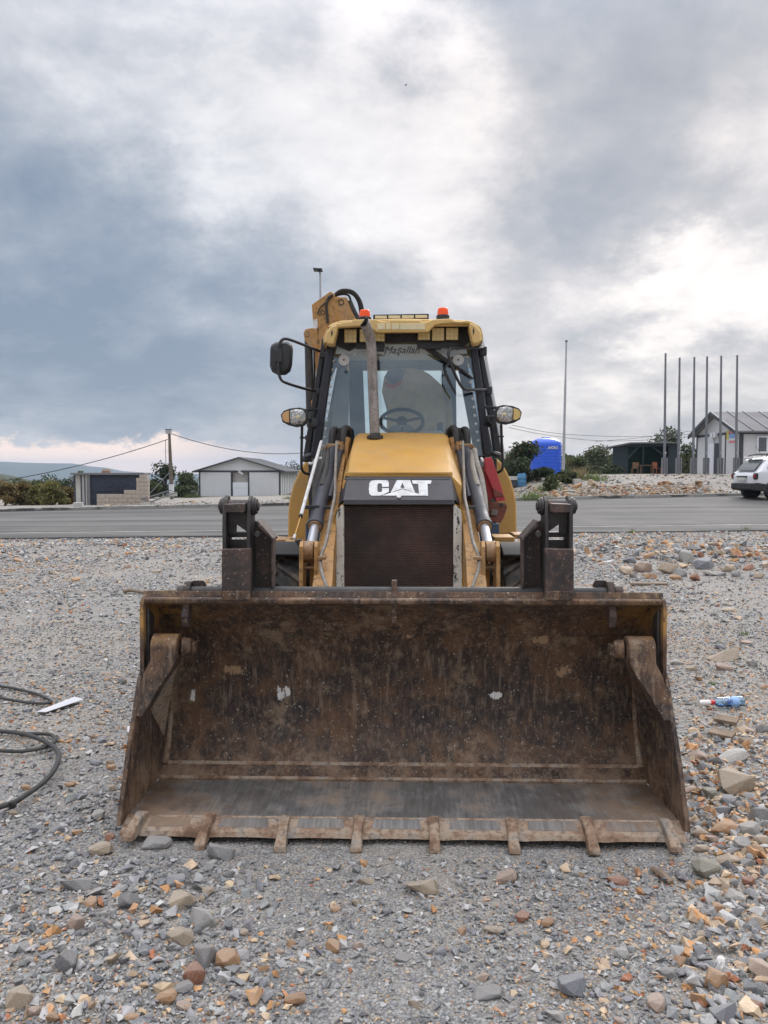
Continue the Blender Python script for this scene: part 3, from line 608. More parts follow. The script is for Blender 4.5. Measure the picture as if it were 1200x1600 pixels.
def fork_bracket(s):
    # folded pallet-fork shank standing on the bucket's cross tube; s = side
    X = (lambda x: x) if s < 0 else (lambda x: 1243-x)
    PX = lambda pts: [(X(a), b) for a, b in pts]
    root = None
    vf = 3.47
    mb = MB(); mb.pxprism(PX([(346, 858), (391, 857), (391, 921), (390, 936), (384, 940), (352, 940), (346, 936)]), vf, vf+0.04)
    heel = part(mb, 'fork_bracket', 'dark_paint', SHELL, 0.006)
    mb = MB(); mb.pxprism(PX([(347, 923.5), (390, 923.5), (390, 938), (348, 938)]), vf-0.006, vf+0.03); part(mb, 'heel_wrap', 'rust', heel, 0.004)
    # cheeks
    for (x0, x1, top) in ((351, 357, 774), (388.5, 394, 775)):
        a = LP(X(x0), 800, vf+0.10); b = LP(X(x1), 800, vf+0.10); zt = LP(X(x0), top, vf+0.10).z
        zb = LP(600, 922, vf+0.06).z; u0, u1 = sorted((a.x, b.x)); v = vf+0.045
        pr = [(v, zb), (v+0.10, zb), (v+0.135, zb+0.12), (v+0.125, zt-0.10), (v+0.115, zt-0.03), (v+0.095, zt-0.006), (v+0.065, zt), (v+0.03, zt-0.02), (v+0.012, zt-0.06), (v, zt-0.16)]
        mb = MB(); mb.uprism(pr, u0, u1); part(mb, 'cheek_plate', 'black_steel', heel, 0.003)
    pc = LP(X(373), 791, vf+0.11); pw0 = LP(X(352), 791, vf+0.11); pw1 = LP(X(395), 791, vf+0.11)
    mb = MB(); mb.cyl((pw0.x, pc.y, pc.z), (pw1.x, pc.y, pc.z), 0.031, n=22); part(mb, 'pivot_pin', 'dark_paint', heel, 0.002)
    for q, d in ((pw0, -s), (pw1, s)):
        e = -1 if q is pw0 else 1
        e = e if s < 0 else -e
        for k, (r, w) in enumerate(((0.042, 0.012), (0.036, 0.022), (0.020, 0.030))):
            mb = MB(); mb.cyl((q.x, pc.y, pc.z), (q.x+e*w, pc.y, pc.z), r, n=20); part(mb, 'washer', 'black_steel', heel, 0.002)
    # stop block lying across the front
    mb = MB(); a = [LP(X(x), y, vf) for x, y in ((350, 788), (380, 787), (380, 801), (351, 801))]
    b = [V3((p.x, vf+0.16, p.z+0.002)) for p in a]; mb.loft([a, b]); part(mb, 'stop_block', 'dark_paint', heel, 0.004)
    # rear cross plates seen between the cheeks
    for y0, y1 in ((831, 839), (843, 858)):
        a = LP(X(356), y0, vf+0.14); b = LP(X(390), y1, vf+0.14); u0, u1 = sorted((a.x, b.x))
        mb = MB(); mb.box(u0, u1, vf+0.12, vf+0.16, b.z, a.z); part(mb, 'cross_plate', 'black_steel', heel, 0.002)
    a = LP(X(358), 815, vf+0.09); b = LP(X(388), 832, vf+0.09)
    mb = MB(); mb.pxprism(PX([(357, 801), (389, 801), (389, 833), (368, 818), (368, 834), (357, 834)]), vf+0.10, vf+0.13); part(mb, 'web', 'black_steel', heel, 0.0)
    # inner stiffener with folded top
    mb = MB(); mb.pxprism(PX([(396, 812), (402, 815), (426, 841), (427, 918), (396, 918)]), vf+0.17, vf+0.19); part(mb, 'stiffener', 'dark_paint', heel, 0.003)
    q = [LP(X(x), y, vf+0.05) for x, y in ((402, 813), (427, 841), (427, 845), (402, 822))]
    mb = MB(); mb.loft([q, [p + V3((0, 0.13, 0)) for p in q]]); part(mb, 'folded_edge', 'dark_paint', heel, 0.003)
    q = [LP(X(x), y, vf+0.10) for x, y in ((423.5, 842), (427, 844), (426.5, 918), (424, 918))]
    mb = MB(); mb.loft([q, [p + V3((0, 0.07, 0)) for p in q]]); part(mb, 'rib', 'dark_paint', heel, 0.002)
    p = LP(X(403), 834, vf+0.06); mb = MB(); mb.cyl(p, p+V3((0, -0.02, 0)), 0.014, n=10); part(mb, 'bolt', 'black_steel', heel, 0.002)
    # fork blade folded back behind the bucket
    a = LP(X(352), 900, vf+0.2); b = LP(X(390), 900, vf+0.2); u0, u1 = sorted((a.x, b.x))
    mb = MB(); mb.box(u0+0.01, u1-0.01, 3.985, 4.025, 0.35, 0.98); part(mb, 'fork_blade', 'black_steel', heel, 0.004)
for s in (-1, 1): fork_bracket(s)

def arms():
    for s in (-1, 1):
        X = (lambda x: x) if s < 0 else (lambda x: 1249-x)
        def poly(pts, v0, v1, name, mat, parent, bev=0.004):
            mb = MB(); mb.pxprism([(X(a), b) for a, b in pts], v0, v1); return part(mb, name, mat, parent, bev)
        # main beam from tower to bucket: rings along its length (u-range px, top y, depth)
        rings = []
        for xl, xr, yt, v, h in ((527, 541, 688, 6.45, 0.34), (522, 539, 716, 6.15, 0.30), (505, 528, 800, 5.35, 0.26), (496, 522, 860, 4.85, 0.24), (489, 520, 905, 4.55, 0.24)):
            a = LP(X(xl), yt, v); b = LP(X(xr), yt, v); rings.append([a, b, b+V3((0, 0, -h)), a+V3((0, 0, -h))])
        a, b = rings[-1][0], rings[-1][1]
        for v, w, h in ((4.2, 0.62, 0.24), (3.98, 0.36, 0.20)):
            rings.append([V3((a.x, v, w)), V3((b.x, v, w)), V3((b.x, v, w-h)), V3((a.x, v, w-h))])
        mb = MB(); mb.loft(rings); arm = part(mb, 'loader_arm', 'worn_yellow', None, 0.008)
        # bellcrank plates with the round boss at the foot of the cylinder
        for x0, x1 in ((468, 474), (491, 496.5)):
            a = LP(X(x0), 850, 4.62); b = LP(X(x1), 850, 4.62); u0, u1 = sorted((a.x, b.x)); zt = LP(X(x0), 846, 4.62).z
            mb = MB(); mb.uprism([(4.60, zt-0.03), (4.64, zt), (4.72, zt-0.01), (4.76, zt-0.10), (4.72, 0.62), (4.56, 0.60)], u0, u1); part(mb, 'bellcrank_plate', 'worn_yellow', arm, 0.004)
        a = LP(X(474), 862, 4.68); b = LP(X(491), 862, 4.68); mb = MB(); mb.cyl(a, (b.x, a.y, a.z), 0.066, n=26); part(mb, 'cylinder_eye', 'rubbed_yellow', arm, 0.006)
        a = LP(X(474), 887, 4.66); b = LP(X(492), 887, 4.66); mb = MB(); mb.cyl(a, (b.x, a.y, a.z), 0.010, n=12); part(mb, 'cross_bolt', 'rubbed_yellow', arm, 0.0)
        poly([(484, 880), (491, 876), (491, 918), (484, 918)], 4.72, 4.76, 'link', 'yellow_paint', arm, 0.002)
        # tilt cylinder
        top = LP(X(521), 704, 6.25); bot = LP(X(493), 818, 5.02); rod = LP(X(486), 852, 4.72)
        mid = top.lerp(bot, 0.42)
        mb = MB(); mb.cyl(top, bot, 0.046, 0.047, n=24); cyl_ = part(mb, 'tilt_cylinder', 'navy_paint', arm, 0.003)
        d = (bot-top).normalized()
        mb = MB(); mb.cyl(bot-d*0.015, bot+d*0.05, 0.054, n=24); part(mb, 'gland', 'navy_paint', cyl_, 0.006)
        mb = MB(); mb.cyl(bot+d*0.048, bot+d*0.058, 0.045, n=24); part(mb, 'wiper_ring', 'rubbed_yellow', cyl_, 0.002)
        mb = MB(); mb.cyl(bot+d*0.05, rod, 0.030, n=22); part(mb, 'piston_rod', 'chrome', cyl_, 0.0)
        # cylinder head and tower ears
        mb = MB(); q = top; mb.obox(q+V3((0, 0.02, 0.03)), 0.115, 0.10, 0.05); part(mb, 'cylinder_head', 'rubbed_yellow', cyl_, 0.008)
        for x0, x1, yt in ((532, 536, 690), (540, 545, 683)):
            poly([(x0, yt), (x1, yt), (x1-6, 790), (x0-6, 790)], 6.2, 6.45, 'tower_plate', 'worn_yellow', arm, 0.003)
        poly([(504, 700), (510, 697), (506, 712), (503, 712)], 6.2, 6.3, 'hose_clamp', 'rubbed_yellow', arm, 0.003)
        # a slimmer feed tube beside the cylinder
        a = top + V3((-s*0.062, 0.0, 0)); b = bot.lerp(top, 0.30) + V3((-s*0.055, 0.02, 0.0))
        mb = MB(); mb.tube([a+V3((0, 0, .01)), a.lerp(b, 0.3), b], 0.021, 12); part(mb, 'feed_tube', 'navy_paint', arm, 0)
        mb = MB(); mb.cyl(a+V3((0, 0.01, 0.05)), a+V3((0, 0, -0.01)), 0.026, n=12); part(mb, 'fitting', 'zinc_white', arm, 0.003)
        # hydraulic hoses looping over the tower
        for k, (x0, x1, yt, v) in enumerate(((518, 528, 671, 6.5), (536, 546, 669, 6.5), (527, 538, 673, 6.62))):
            a = LP(X(x0), 704, v-0.1); t0 = LP(X(x0+1), yt+6, v-0.05); t1 = LP(X((x0+x1)/2), yt, v+0.05); t2 = LP(X(x1), yt+7, v+0.15); b = LP(X(x1+1), 712, v+0.2)
            mb = MB(); mb.tube([a, t0, t1, t2, b], 0.027, 12); part(mb, 'hydraulic_hose', 'hose_rubber', arm, 0)
        # hoses running down beside the cylinder
        for k, (pts) in enumerate((((508, 704), (505, 722), (498, 745), (493, 775), (491, 800)), ((512, 706), (510, 730), (503, 760)))):
            mb = MB(); mb.tube([LP(X(x), y, 6.1-0.9*i/len(pts)) for i, (x, y) in enumerate(pts)], 0.02 if s < 0 or k else 0.024, 10)
            part(mb, 'hydraulic_hose', 'hose_rubber' if s < 0 else 'grey_pipe', arm, 0)
        # steel pipe along the inner face
        pts = ((526, 690), (524, 740), (523, 775), (518, 800), (510, 845), (502, 866), (501, 884), (503, 895), (511, 918)); vs = (6.1, 5.75, 5.3, 5.1, 4.78, 4.62, 4.55, 4.5, 4.4)
        mb = MB(); mb.tube([LP(X(x), y, v) for (x, y), v in zip(pts, vs)], 0.011, 10); part(mb, 'steel_pipe', 'grey_pipe', arm, 0)
        p = LP(X(503), 872, 4.57); mb = MB(); mb.obox(p, 0.05, 0.03, 0.018); part(mb, 'pipe_clamp', 'rubbed_yellow', arm, 0.002)
        p = LP(X(512), 793, 5.2); mb = MB(); mb.obox(p, 0.09, 0.04, 0.022); part(mb, 'cylinder_strap', 'black_paint', arm, 0.003)
        if s < 0:
            # level gauge: white tube, thin rod
            a = LP(502, 690, 6.2); b = LP(470, 806, 5.0); c = LP(459, 842, 4.72)
            mb = MB(); mb.cyl(a, b, 0.0125, n=14); gt = part(mb, 'level_gauge', 'zinc_white', arm, 0.001)
            mb = MB(); mb.cyl(b, c, 0.0035, n=8); part(mb, 'gauge_rod', 'yellow_paint', gt, 0)
            mb = MB(); mb.cyl(b+(b-a).normalized()*-0.01, b+(b-a).normalized()*0.012, 0.014, n=12); part(mb, 'rubber_cuff', 'black_plastic', gt, 0)
            mb = MB(); mb.cyl(c+(a-c).normalized()*0.05, c, 0.009, n=10); part(mb, 'rod_end', 'zinc_white', gt, 0)
            p = LP(475, 790, 5.15); mb = MB(); mb.obox(p+V3((0.05, 0, -0.01)), 0.11, 0.03, 0.025); part(mb, 'gauge_bracket', 'black_paint', gt, 0.002)
            mb = MB(); mb.tube([LP(483, 724, 6.0), LP(489, 724, 5.95), LP(495, 717, 5.95), LP(503, 716, 5.95)], 0.011, 8); part(mb, 'gauge_clip', 'zinc_white', gt, 0)
            poly([(460, 844), (470, 843), (471, 858), (467, 856)], 4.7, 4.75, 'gauge_foot', 'black_steel', arm, 0.002)
arms()

def frontend():
    # engine body behind the screen
    mb = MB(); mb.box(-0.355, 0.355, 5.24, 6.5, 0.62, 1.36); part(mb, 'engine_housing', 'black_paint', None, 0.01)
    a = LP(538, 791, 5.2); b = LP(708, 791, 5.2)
    mb = MB(); mb.box(a.x, b.x, 5.2, 5.235, 0.66, a.z); part(mb, 'radiator_screen', 'screen', None, 0.002)
    # white side strips, rounded top
    for xs in ((525, 537.5), (708.5, 722)):
        x0, x1 = xs; m = -1 if x0 < 600 else 1
        out, inn = (x0, x1) if m < 0 else (x1, x0)
        pts = [(inn, 790), (inn+m*4, 790), (out-m*2.2, 797), (out, 806), (out, 925), (inn, 925)]
        mb = MB(); mb.pxprism(pts, 5.17, 5.30); part(mb, 'side_strip', 'flaked_white', None, 0.006)
        pts = [(inn+m*1, 786), (out+m*1, 797), (out+m*5, 812), (out+m*5, 925), (out, 925), (out-m*1, 806), (out-m*5, 794), (inn, 789)]
        mb = MB(); mb.pxprism(pts, 5.20, 5.9); part(mb, 'side_panel', 'yellow_paint', None, 0.006)
    # black name panel: sloped, with a folded lower lip
    tl, tr = LP(543, 741, 5.38), LP(705, 741, 5.38); bl, br = LP(536, 781, 5.15), LP(711, 781, 5.15)
    l2, r2 = LP(537, 789, 5.14), LP(710, 789, 5.14)
    back = lambda p, d=0.12: V3((p.x, p.y+d, p.z-0.02))
    mb = MB(); mb.loft([[tl, tr, back(tr), back(tl)], [bl, br, V3((br.x, 5.3, br.z)), V3((bl.x, 5.3, bl.z))], [l2, r2, V3((r2.x, 5.3, r2.z)), V3((l2.x, 5.3, l2.z))]])
    panel = part(mb, 'name_panel', 'black_panel', None, 0.006)
    u0, u1 = LP(548, 746.5, 5.34), LP(702, 746.5, 5.34)
    nrm = (bl-tl).cross(tr-tl).normalized(); nrm = nrm if nrm.y < 0 else -nrm
    ex = (tr-tl).normalized(); ey = (tl-bl) - ex*((tl-bl).dot(ex)); ey.normalize()
    mb = MB(); q = [u0+nrm*0.001, u1+nrm*0.001, u1+nrm*0.001-ey*0.010, u0+nrm*0.001-ey*0.010]
    def onp(px, py, lift=0.0):      # pixel -> point of the panel plane
        o = MROT.inverted() @ (V3((0, 0, CAMH)) - MO); d = MROT.inverted() @ raydir(px, py)
        t = (tl-o).dot(nrm)/d.dot(nrm); return o + d*t + nrm*lift
    def plate(pts, name, mat, lift=0.0035):
        mb = MB(); mb.loft([[onp(x, y, lift) for x, y in pts], [onp(x, y, -0.004) for x, y in pts]]); return part(mb, name, mat, panel, 0.0)
    plate([(538, 748), (703, 748), (703, 749.5), (538, 749.5)], 'panel_seam', 'black_plastic', 0.002)
    for m in (0, 1):
        pts = [(543, 741), (536, 781), (529, 789), (531, 770), (541, 739)] if m == 0 else [(705, 741), (711, 781), (719, 789), (716, 768), (708, 739)]
        a = [LP(x, y, v) for (x, y), v in zip(pts, (5.39, 5.16, 5.3, 5.5, 5.5))]
        mb = MB(); mb.loft([a, [p+V3((0.02*(1-2*m), 0.05, 0)) for p in a]]); part(mb, 'panel_flank', 'black_panel', panel, 0.002)
    # the three white letters with the triangle cut into them
    sx = 210/1200; ox, oy = 520, 730
    T = lambda pts: [(ox+x*sx, oy+y*sx) for x, y in pts]
    # C as an outline strip
    c_out = [(500, 178), (500, 140), (492, 124), (470, 119), (370, 119), (340, 126), (326, 150), (322, 205), (326, 240), (345, 256), (420, 257), (455, 245), (500, 222), (500, 190), (440, 190), (440, 215), (432, 226), (408, 226), (398, 215), (398, 160), (406, 148), (432, 148), (440, 158), (440, 178)]
    plate(T(c_out), 'letter', 'lettering_white')
    a_l = [(572, 119), (690, 119), (735, 230), (690, 214), (622, 192), (585, 204), (518, 228)]
    plate(T(a_l), 'letter', 'lettering_white')
    plate(T([(622, 143), (640, 185), (622, 190), (604, 185)]), 'letter_counter', 'black_panel', 0.005)
    t_l = [(706, 121), (881, 121), (876, 150), (846, 152), (850, 257), (812, 257), (770, 240), (762, 152), (716, 150)]
    plate(T(t_l), 'letter', 'lettering_white')
    plate(T([(622, 200), (820, 257), (440, 257)]), 'triangle_mark', 'lettering_white', 0.004)
    p = onp(*T([(590, 270)])[0], 0.0); mb = MB(); mb.cyl(p, p+nrm*0.012, 0.016, n=12); part(mb, 'latch', 'zinc_white', panel, 0.003)
    # bonnet
    rings = []
    for v, y, xl, xr, xs, ys, sd in ((5.36, 739.5, 546, 704, 536, 758, 0.25), (5.44, 736, 546, 705, 535, 757, 0.3), (5.9, 704, 551, 701.5, 538, 738, 0.35), (6.4, 681, 556, 699, 541, 722, 0.45), (6.62, 677, 558, 697, 543, 716, 0.45)):
        a = LP(xl, y, v); b = LP(xr, y, v); c = LP(xs, ys, v); dz = c.z; hw = abs(c.x)
        bw = 0.02
        rings.append([V3((-hw+0.0, v, dz-sd)), V3((-hw, v, dz)), a+V3((-bw*0.6, 0, -bw)), a+V3((bw, 0, 0)), V3((0, v, a.z+0.008)), b+V3((-bw, 0, 0)), b+V3((bw*0.6, 0, -bw)), V3((hw, v, dz)), V3((hw, v, dz-sd))])
    mb = MB(); mb.loft(rings); hood = part(mb, 'bonnet', 'yellow_paint', None, 0.006, 30)
    mb = MB(); a = LP(540, 737.5, 5.37); b = LP(707, 737.5, 5.37); mb.box(a.x, b.x, 5.36, 5.40, a.z-0.03, a.z); part(mb, 'bonnet_lip', 'yellow_paint', hood, 0.004)
    # grass-stained rag of plastic film left on the cowl
    # exhaust stack
    pts = [LP(x, y, v) for x, y, v in ((586, 684, 6.3), (584.5, 650, 6.3), (582.5, 600, 6.3), (581, 560, 6.3), (580, 540, 6.29), (577, 524, 6.26), (572.5, 511, 6.22), (570, 505, 6.20))]
    path = catmull(pts, 5); t = (path[-1]-path[-2]).normalized(); n_ = V3((-0.80, -0.55, 0.25)).normalized(); q = path[-1]
    def pipe(r, mb, last):
        o0 = len(mb.V); mb.tube(path, r, 24, 1, caps=False); k = len(mb.V)-24
        ring = [V3(v) for v in mb.V[k:]]; mb.V[k:] = [tuple(p - t*((p-q).dot(n_)/t.dot(n_)) - t*last) for p in ring]; return mb
    ex_ = part(pipe(0.041, MB(), 0.0), 'exhaust_pipe', 'exhaust', None, 0)
    part(pipe(0.036, MB(), 0.0), 'pipe_bore', 'black_steel', ex_, 0)
    mb = pipe(0.0405, MB(), 0.0); k = len(mb.V)-24; o1 = [V3(v) for v in mb.V[k:]]; c = sum(o1, V3())/24; i1 = [c+(p-c)*0.86 for p in o1]; mb = MB(); mb.loft([o1, i1, [p-t*0.05 for p in i1]], caps=False); mb.add([p-t*0.05 for p in i1], [tuple(range(24))]); part(mb, 'pipe_mouth', 'black_steel', ex_, 0)
    p = LP(586, 682, 6.3); mb = MB(); mb.lathe([(0.0, -0.02), (0.068, -0.02), (0.066, 0.006), (0.045, 0.014), (0.041, 0.03)], p, (0, 0, 1), 22); part(mb, 'pipe_collar', 'black_steel', ex_, 0)
    # front axle, mudguards, tyres
    mb = MB(); mb.cyl((-0.75, 5.9, 0.5), (0.75, 5.9, 0.5), 0.10, n=16); mb.box(-0.28, 0.28, 5.5, 8.6, 0.45, 0.8); part(mb, 'chassis', 'black_steel', None, 0.01)
    for s in (-1, 1):
        wheel(s, 0.74, 1.10, 5.90, 0.50, 0.27, 'front_wheel', 22)
        wheel(s, 0.72, 1.07, 8.2, 0.66, 0.34, 'rear_wheel', 24)
        # black mudguard above the front tyre
        prof = []
        for i in range(9):
            a = R(62 + i*10); prof.append((5.90-0.60*math.cos(a)*1.0, 0.50+0.57*math.sin(a)))
        outer = prof; inner = [(5.90-0.57*math.cos(R(62+i*10)), 0.50+0.545*math.sin(R(62+i*10))) for i in range(9)]
        u0, u1 = sorted((s*0.74, s*1.13)); mb = MB(); mb.uprism(outer+inner[::-1], u0, u1); part(mb, 'front_mudguard', 'guard_black', None, 0.01)
        # yellow step plates by the mudguard
        for k, (x0, x1, y0, y1, v) in enumerate(((427, 452, 843, 849, 6.9), (440, 470, 848, 860, 6.4)) if s < 0 else ((803, 828, 835, 842, 6.9), (772, 804, 839, 850, 6.3))):
            a = LP(x0, y0, v); b = LP(x1, y1, v); mb = MB(); mb.box(a.x, b.x, v, v+0.3, b.z, a.z); part(mb, 'step_plate', 'worn_yellow' if k == 0 else 'old_yellow', None, 0.008)
def wheel(s, ui, uo, v, w, rr, name, nl):
    R_ = w
    cx = s*(ui+uo)/2; hw = (uo-ui)/2
    mb = MB(); prof = [(rr, -hw*0.9), (rr+0.03, -hw), (R_*0.8, -hw*1.0), (R_*0.93, -hw*0.92), (R_*0.955, -hw*0.6), (R_*0.96, 0), (R_*0.955, hw*0.6), (R_*0.93, hw*0.92), (R_*0.8, hw), (rr+0.03, hw), (rr, hw*0.9), (rr, -hw*0.9)]
    mb.lathe(prof, (cx, v, w), (1, 0, 0), 40)
    tyre_root = part(mb, name, 'tyre_rubber', None, 0)
    mb = MB()
    for side in (-1, 1):
        for i in range(nl):
            a0 = 2*math.pi*(i + (0.5 if side > 0 else 0))/nl
            pts = []
            for j in range(5):
                f = j/4; a = a0 + f*0.30; uu = cx + side*hw*(1.0 - f*1.02); r0 = R_*(0.90 if j == 0 else 0.945); 
                pts.append((uu, a, r0))
            rings = []
            for uu, a, r0 in pts:
                w_ = 0.030/R_; h = R_*1.0
                rings.append([V3((uu, v-math.cos(a-w_)*r0, w+math.sin(a-w_)*r0)), V3((uu, v-math.cos(a+w_)*r0, w+math.sin(a+w_)*r0)), V3((uu, v-math.cos(a+w_*0.7)*h, w+math.sin(a+w_*0.7)*h)), V3((uu, v-math.cos(a-w_*0.7)*h, w+math.sin(a-w_*0.7)*h))])
            mb.loft(rings)
    o = part(mb, 'tread_lugs', 'tyre_rubber', tyre_root, 0); o['kind'] = 'stuff'
    mb = MB(); mb.lathe([(0.0, s*hw*0.2), (rr*0.5, s*hw*0.2), (rr*0.6, s*hw*0.35), (rr*0.95, s*hw*0.4), (rr, s*hw*0.92), (rr+0.02, s*hw*0.98)], (cx, v, w), (1, 0, 0), 28); part(mb, 'rim', 'old_yellow', tyre_root, 0)
frontend()

def cab():
    # ---- posts: pairs of dark tubes each side, front v 6.72 (top) to 6.78 (bottom)
    def strip(pts, v0, v1, name, mat, parent=None, bev=0.004):
        mb = MB(); mb.pxprism(pts, v0, v1); return part(mb, name, mat, parent, bev)
    frame = strip([(485, 716), (498, 716), (524, 528), (513, 526)], 6.72, 6.80, 'cab_frame', 'navy_paint', None, 0.012)
    strip([(472, 722), (482, 722), (511, 528), (503, 528)], 6.86, 6.98, 'front_post', 'black_paint', frame, 0.012)
    strip([(756, 712), (769, 712), (744, 528), (734, 530)], 6.72, 6.80, 'front_post', 'navy_paint', frame, 0.012)
    strip([(774, 715), (786, 715), (751, 527), (743, 527)], 6.86, 6.98, 'front_post', 'black_paint', frame, 0.012)
    # windscreen
    strip([(497, 712), (757, 712), (735, 528), (523, 528)], 6.775, 6.785, 'windscreen', 'cab_glass', frame, 0)
    # rear posts and rear window frame (dark blue)
    vb = 8.0
    fr = [((546, 706), (572, 706), (566, 560), (545, 560)), ((692, 706), (714, 706), (712, 560), (690, 560)), ((545, 548), (712, 548), (712, 577), (545, 577)), ((546, 690), (714, 690), (716, 730), (544, 730))]
    for q in fr: strip(list(q), vb, vb+0.06, 'rear_frame', 'cab_interior', frame, 0.004)
    strip([(568, 690), (691, 690), (691, 576), (567, 576)], vb+0.02, vb+0.026, 'rear_window', 'side_glass', frame, 0)
    # floor, side walls below windows, side glass and rear corner posts
    hw = 0.93
    mb = MB(); mb.box(-0.86, 0.86, 6.8, 8.06, 0.95, 1.15); part(mb, 'cab_floor', 'cab_interior', frame, 0.01)
    for s in (-1, 1):
        def ring(px): return px
        t0 = LP(521 if s < 0 else 737, 530, 6.80); b0 = LP(486 if s < 0 else 772, 716, 6.80)
        tx = abs(t0.x); bx = abs(b0.x); tz = t0.z; bz = b0.z
        mb = MB(); q = [V3((s*bx, 6.84, bz)), V3((s*tx, 6.84, tz)), V3((s*tx*1.0, 8.02, tz)), V3((s*bx*1.0, 8.02, bz))]
        mb.loft([q, [p+V3((s*0.006, 0, 0)) for p in q]]); part(mb, 'side_window', 'side_glass', frame, 0)
        mb = MB(); q = [V3((s*bx, 6.84, 1.0)), V3((s*bx, 6.84, bz)), V3((s*bx, 8.05, bz)), V3((s*bx, 8.05, 1.0))]
        mb.loft([q, [p+V3((s*0.03, 0, 0)) for p in q]]); part(mb, 'lower_side', 'black_paint', frame, 0.004)
        mb = MB(); a = V3((s*bx*0.985, 7.98, bz)); b = V3((s*tx*0.985, 7.98, tz)); mb.loft([[a+V3((-.04, -.03, 0)), a+V3((.04, -.03, 0)), a+V3((.04, .05, 0)), a+V3((-.04, .05, 0))], [b+V3((-.04, -.03, 0)), b+V3((.04, -.03, 0)), b+V3((.04, .05, 0)), b+V3((-.04, .05, 0))]]); part(mb, 'rear_post', 'navy_paint', frame, 0.006)
        # grey rubber trim and pale seal along the pillar
        A = ((487, 716), (491, 716), (517, 529), (514.5, 529)) if s < 0 else ((786, 716), (790.5, 716), (755, 527), (752.5, 527))
        strip(list(A), 7.0, 7.04, 'door_edge', 'sunstrip' if s < 0 else 'sticker_white', frame, 0)
    # ---- driver's seat under a beige cover
    seatpts = [(604, 700), (604, 640), (596, 610), (600, 585), (612, 574), (640, 572), (660, 577), (690, 598), (697, 640), (694, 700)]
    rings = []
    for k, (v, f) in enumerate(((7.42, 0.93), (7.40, 1.0), (7.52, 1.0), (7.58, 0.9))):
        a = [LP(x, y, 7.4) for x, y in seatpts]; cx = sum(p.x for p in a)/len(a); cz = sum(p.z for p in a)/len(a)
        rings.append([V3((cx+(p.x-cx)*f, v + 0.18*(p.z-a[0].z)/1.0, cz+(p.z-cz)*f)) for p in a])
    mb = MB(); mb.loft(rings); seat = part(mb, 'driver_seat', 'tan_cloth', None, 0.03, 60, 3)
    mb = MB(); mb.box(-0.16, 0.33, 6.98, 7.5, 1.35, 1.55); part(mb, 'seat_cushion', 'tan_cloth', seat, 0.05)
    mb = MB(); mb.box(-0.06, 0.24, 7.1, 7.4, 1.15, 1.36); part(mb, 'seat_base', 'cab_interior', seat, 0.02)
    mb = MB(); a = [LP(x, y, 7.33) for x, y in ((600, 590), (606, 579), (625, 574), (634, 580), (628, 594), (614, 602))]; c = sum(a, V3())/6
    mb.loft([[p for p in a], [c+(p-c)*0.9+V3((0, -0.05, 0)) for p in a], [c+(p-c)*0.4+V3((0, -0.08, 0)) for p in a]]); part(mb, 'headrest', 'cab_interior', seat, 0.01, 70)
    mb = MB(); a = [LP(x, y, 7.30) for x, y in ((600, 597), (613, 601), (628, 593), (627, 600), (614, 607), (604, 604))]
    mb.loft([a, [p+V3((0, 0.03, 0)) for p in a]]); part(mb, 'red_patch', 'red_cloth', seat, 0.006)
    # beige sun cloth hung across the right rear
    pts = [[LP(640+i*7.2, 575+(i*i)*0.55, 7.8) , LP(655+i*6.2, 700, 7.86)] for i in range(10)]
    mb = MB(); g0 = []; 
    rows = []
    for i in range(10):
        a, b = pts[i]; rows.append([a.lerp(b, k/6)+V3((0, 0.02*math.sin(i*1.3+k*0.4), 0)) for k in range(7)])
    mb.loft(rows, caps=False, closed=False); mb.loft([[p+V3((0, 0.004, 0)) for p in r_] for r_ in rows], caps=False, closed=False); part(mb, 'sun_cloth', 'tan_cloth', frame, 0, 60)
    # added grey sheet standing in for the left side window seen obliquely
    strip([(512, 716), (544, 716), (546, 580), (533, 575), (524, 600)], 7.05, 7.06, 'side_view_sheet', 'console_grey', frame, 0)
    # right side grab bar and lever boxes
    strip([(683, 660), (692, 660), (694, 700), (686, 700)], 7.2, 7.3, 'lever_console', 'cab_interior', frame, 0.01)
    # steering wheel and column
    c = LP(628, 659, 6.98); tilt = Matrix.Rotation(R(-38), 3, 'X'); pts = []
    r_ = PXW(33, 6.98)
    for i in range(33):
        a = 2*math.pi*i/32; pts.append(c + tilt @ V3((r_*math.cos(a), 0, r_*math.sin(a)*0.78)))
    mb = MB(); mb.tube(pts, 0.017, 10, 1, caps=False); sw = part(mb, 'steering_wheel', 'navy_paint', None, 0)
    mb = MB()
    for a in (20, 160, 270): mb.tube([c, c + tilt @ V3((r_*math.cos(R(a)), 0, r_*0.78*math.sin(R(a))))], 0.013, 8, 1)
    mb.lathe([(0.0, -0.03), (0.045, -0.025), (0.05, 0.02), (0.0, 0.03)], c, tilt @ V3((0, -1, 0)), 18); part(mb, 'wheel_spokes', 'navy_paint', sw, 0)
    a = [LP(x, y, 6.93) for x, y in ((603, 700), (607, 668), (616, 663), (640, 663), (648, 669), (654, 700))]
    mb = MB(); mb.loft([a, [p+V3((0, 0.10, -0.02)) for p in a]]); part(mb, 'dash_console', 'console_grey', frame, 0.02)
    a = [LP(x, y, 6.86) for x, y in ((563, 690), (575, 678), (640, 677), (690, 672), (700, 690))]
    mb = MB(); mb.loft([a, [p+V3((0, 0.10, 0.0)) for p in a]]); part(mb, 'dash_shelf', 'sunstrip', frame, 0.01)
    # ---- sun strip, stickers and lettering on the windscreen
    vs = 6.768
    strip([(527, 540), (545, 546), (560, 544), (562, 537), (568, 537), (568, 545), (602, 545), (602, 538), (652, 538), (653, 545), (690, 545), (690, 537), (696, 537), (696, 545), (716, 545), (716, 538), (728, 546), (730, 553), (524, 553)], vs, vs+0.003, 'sun_strip', 'sunstrip', frame, 0)
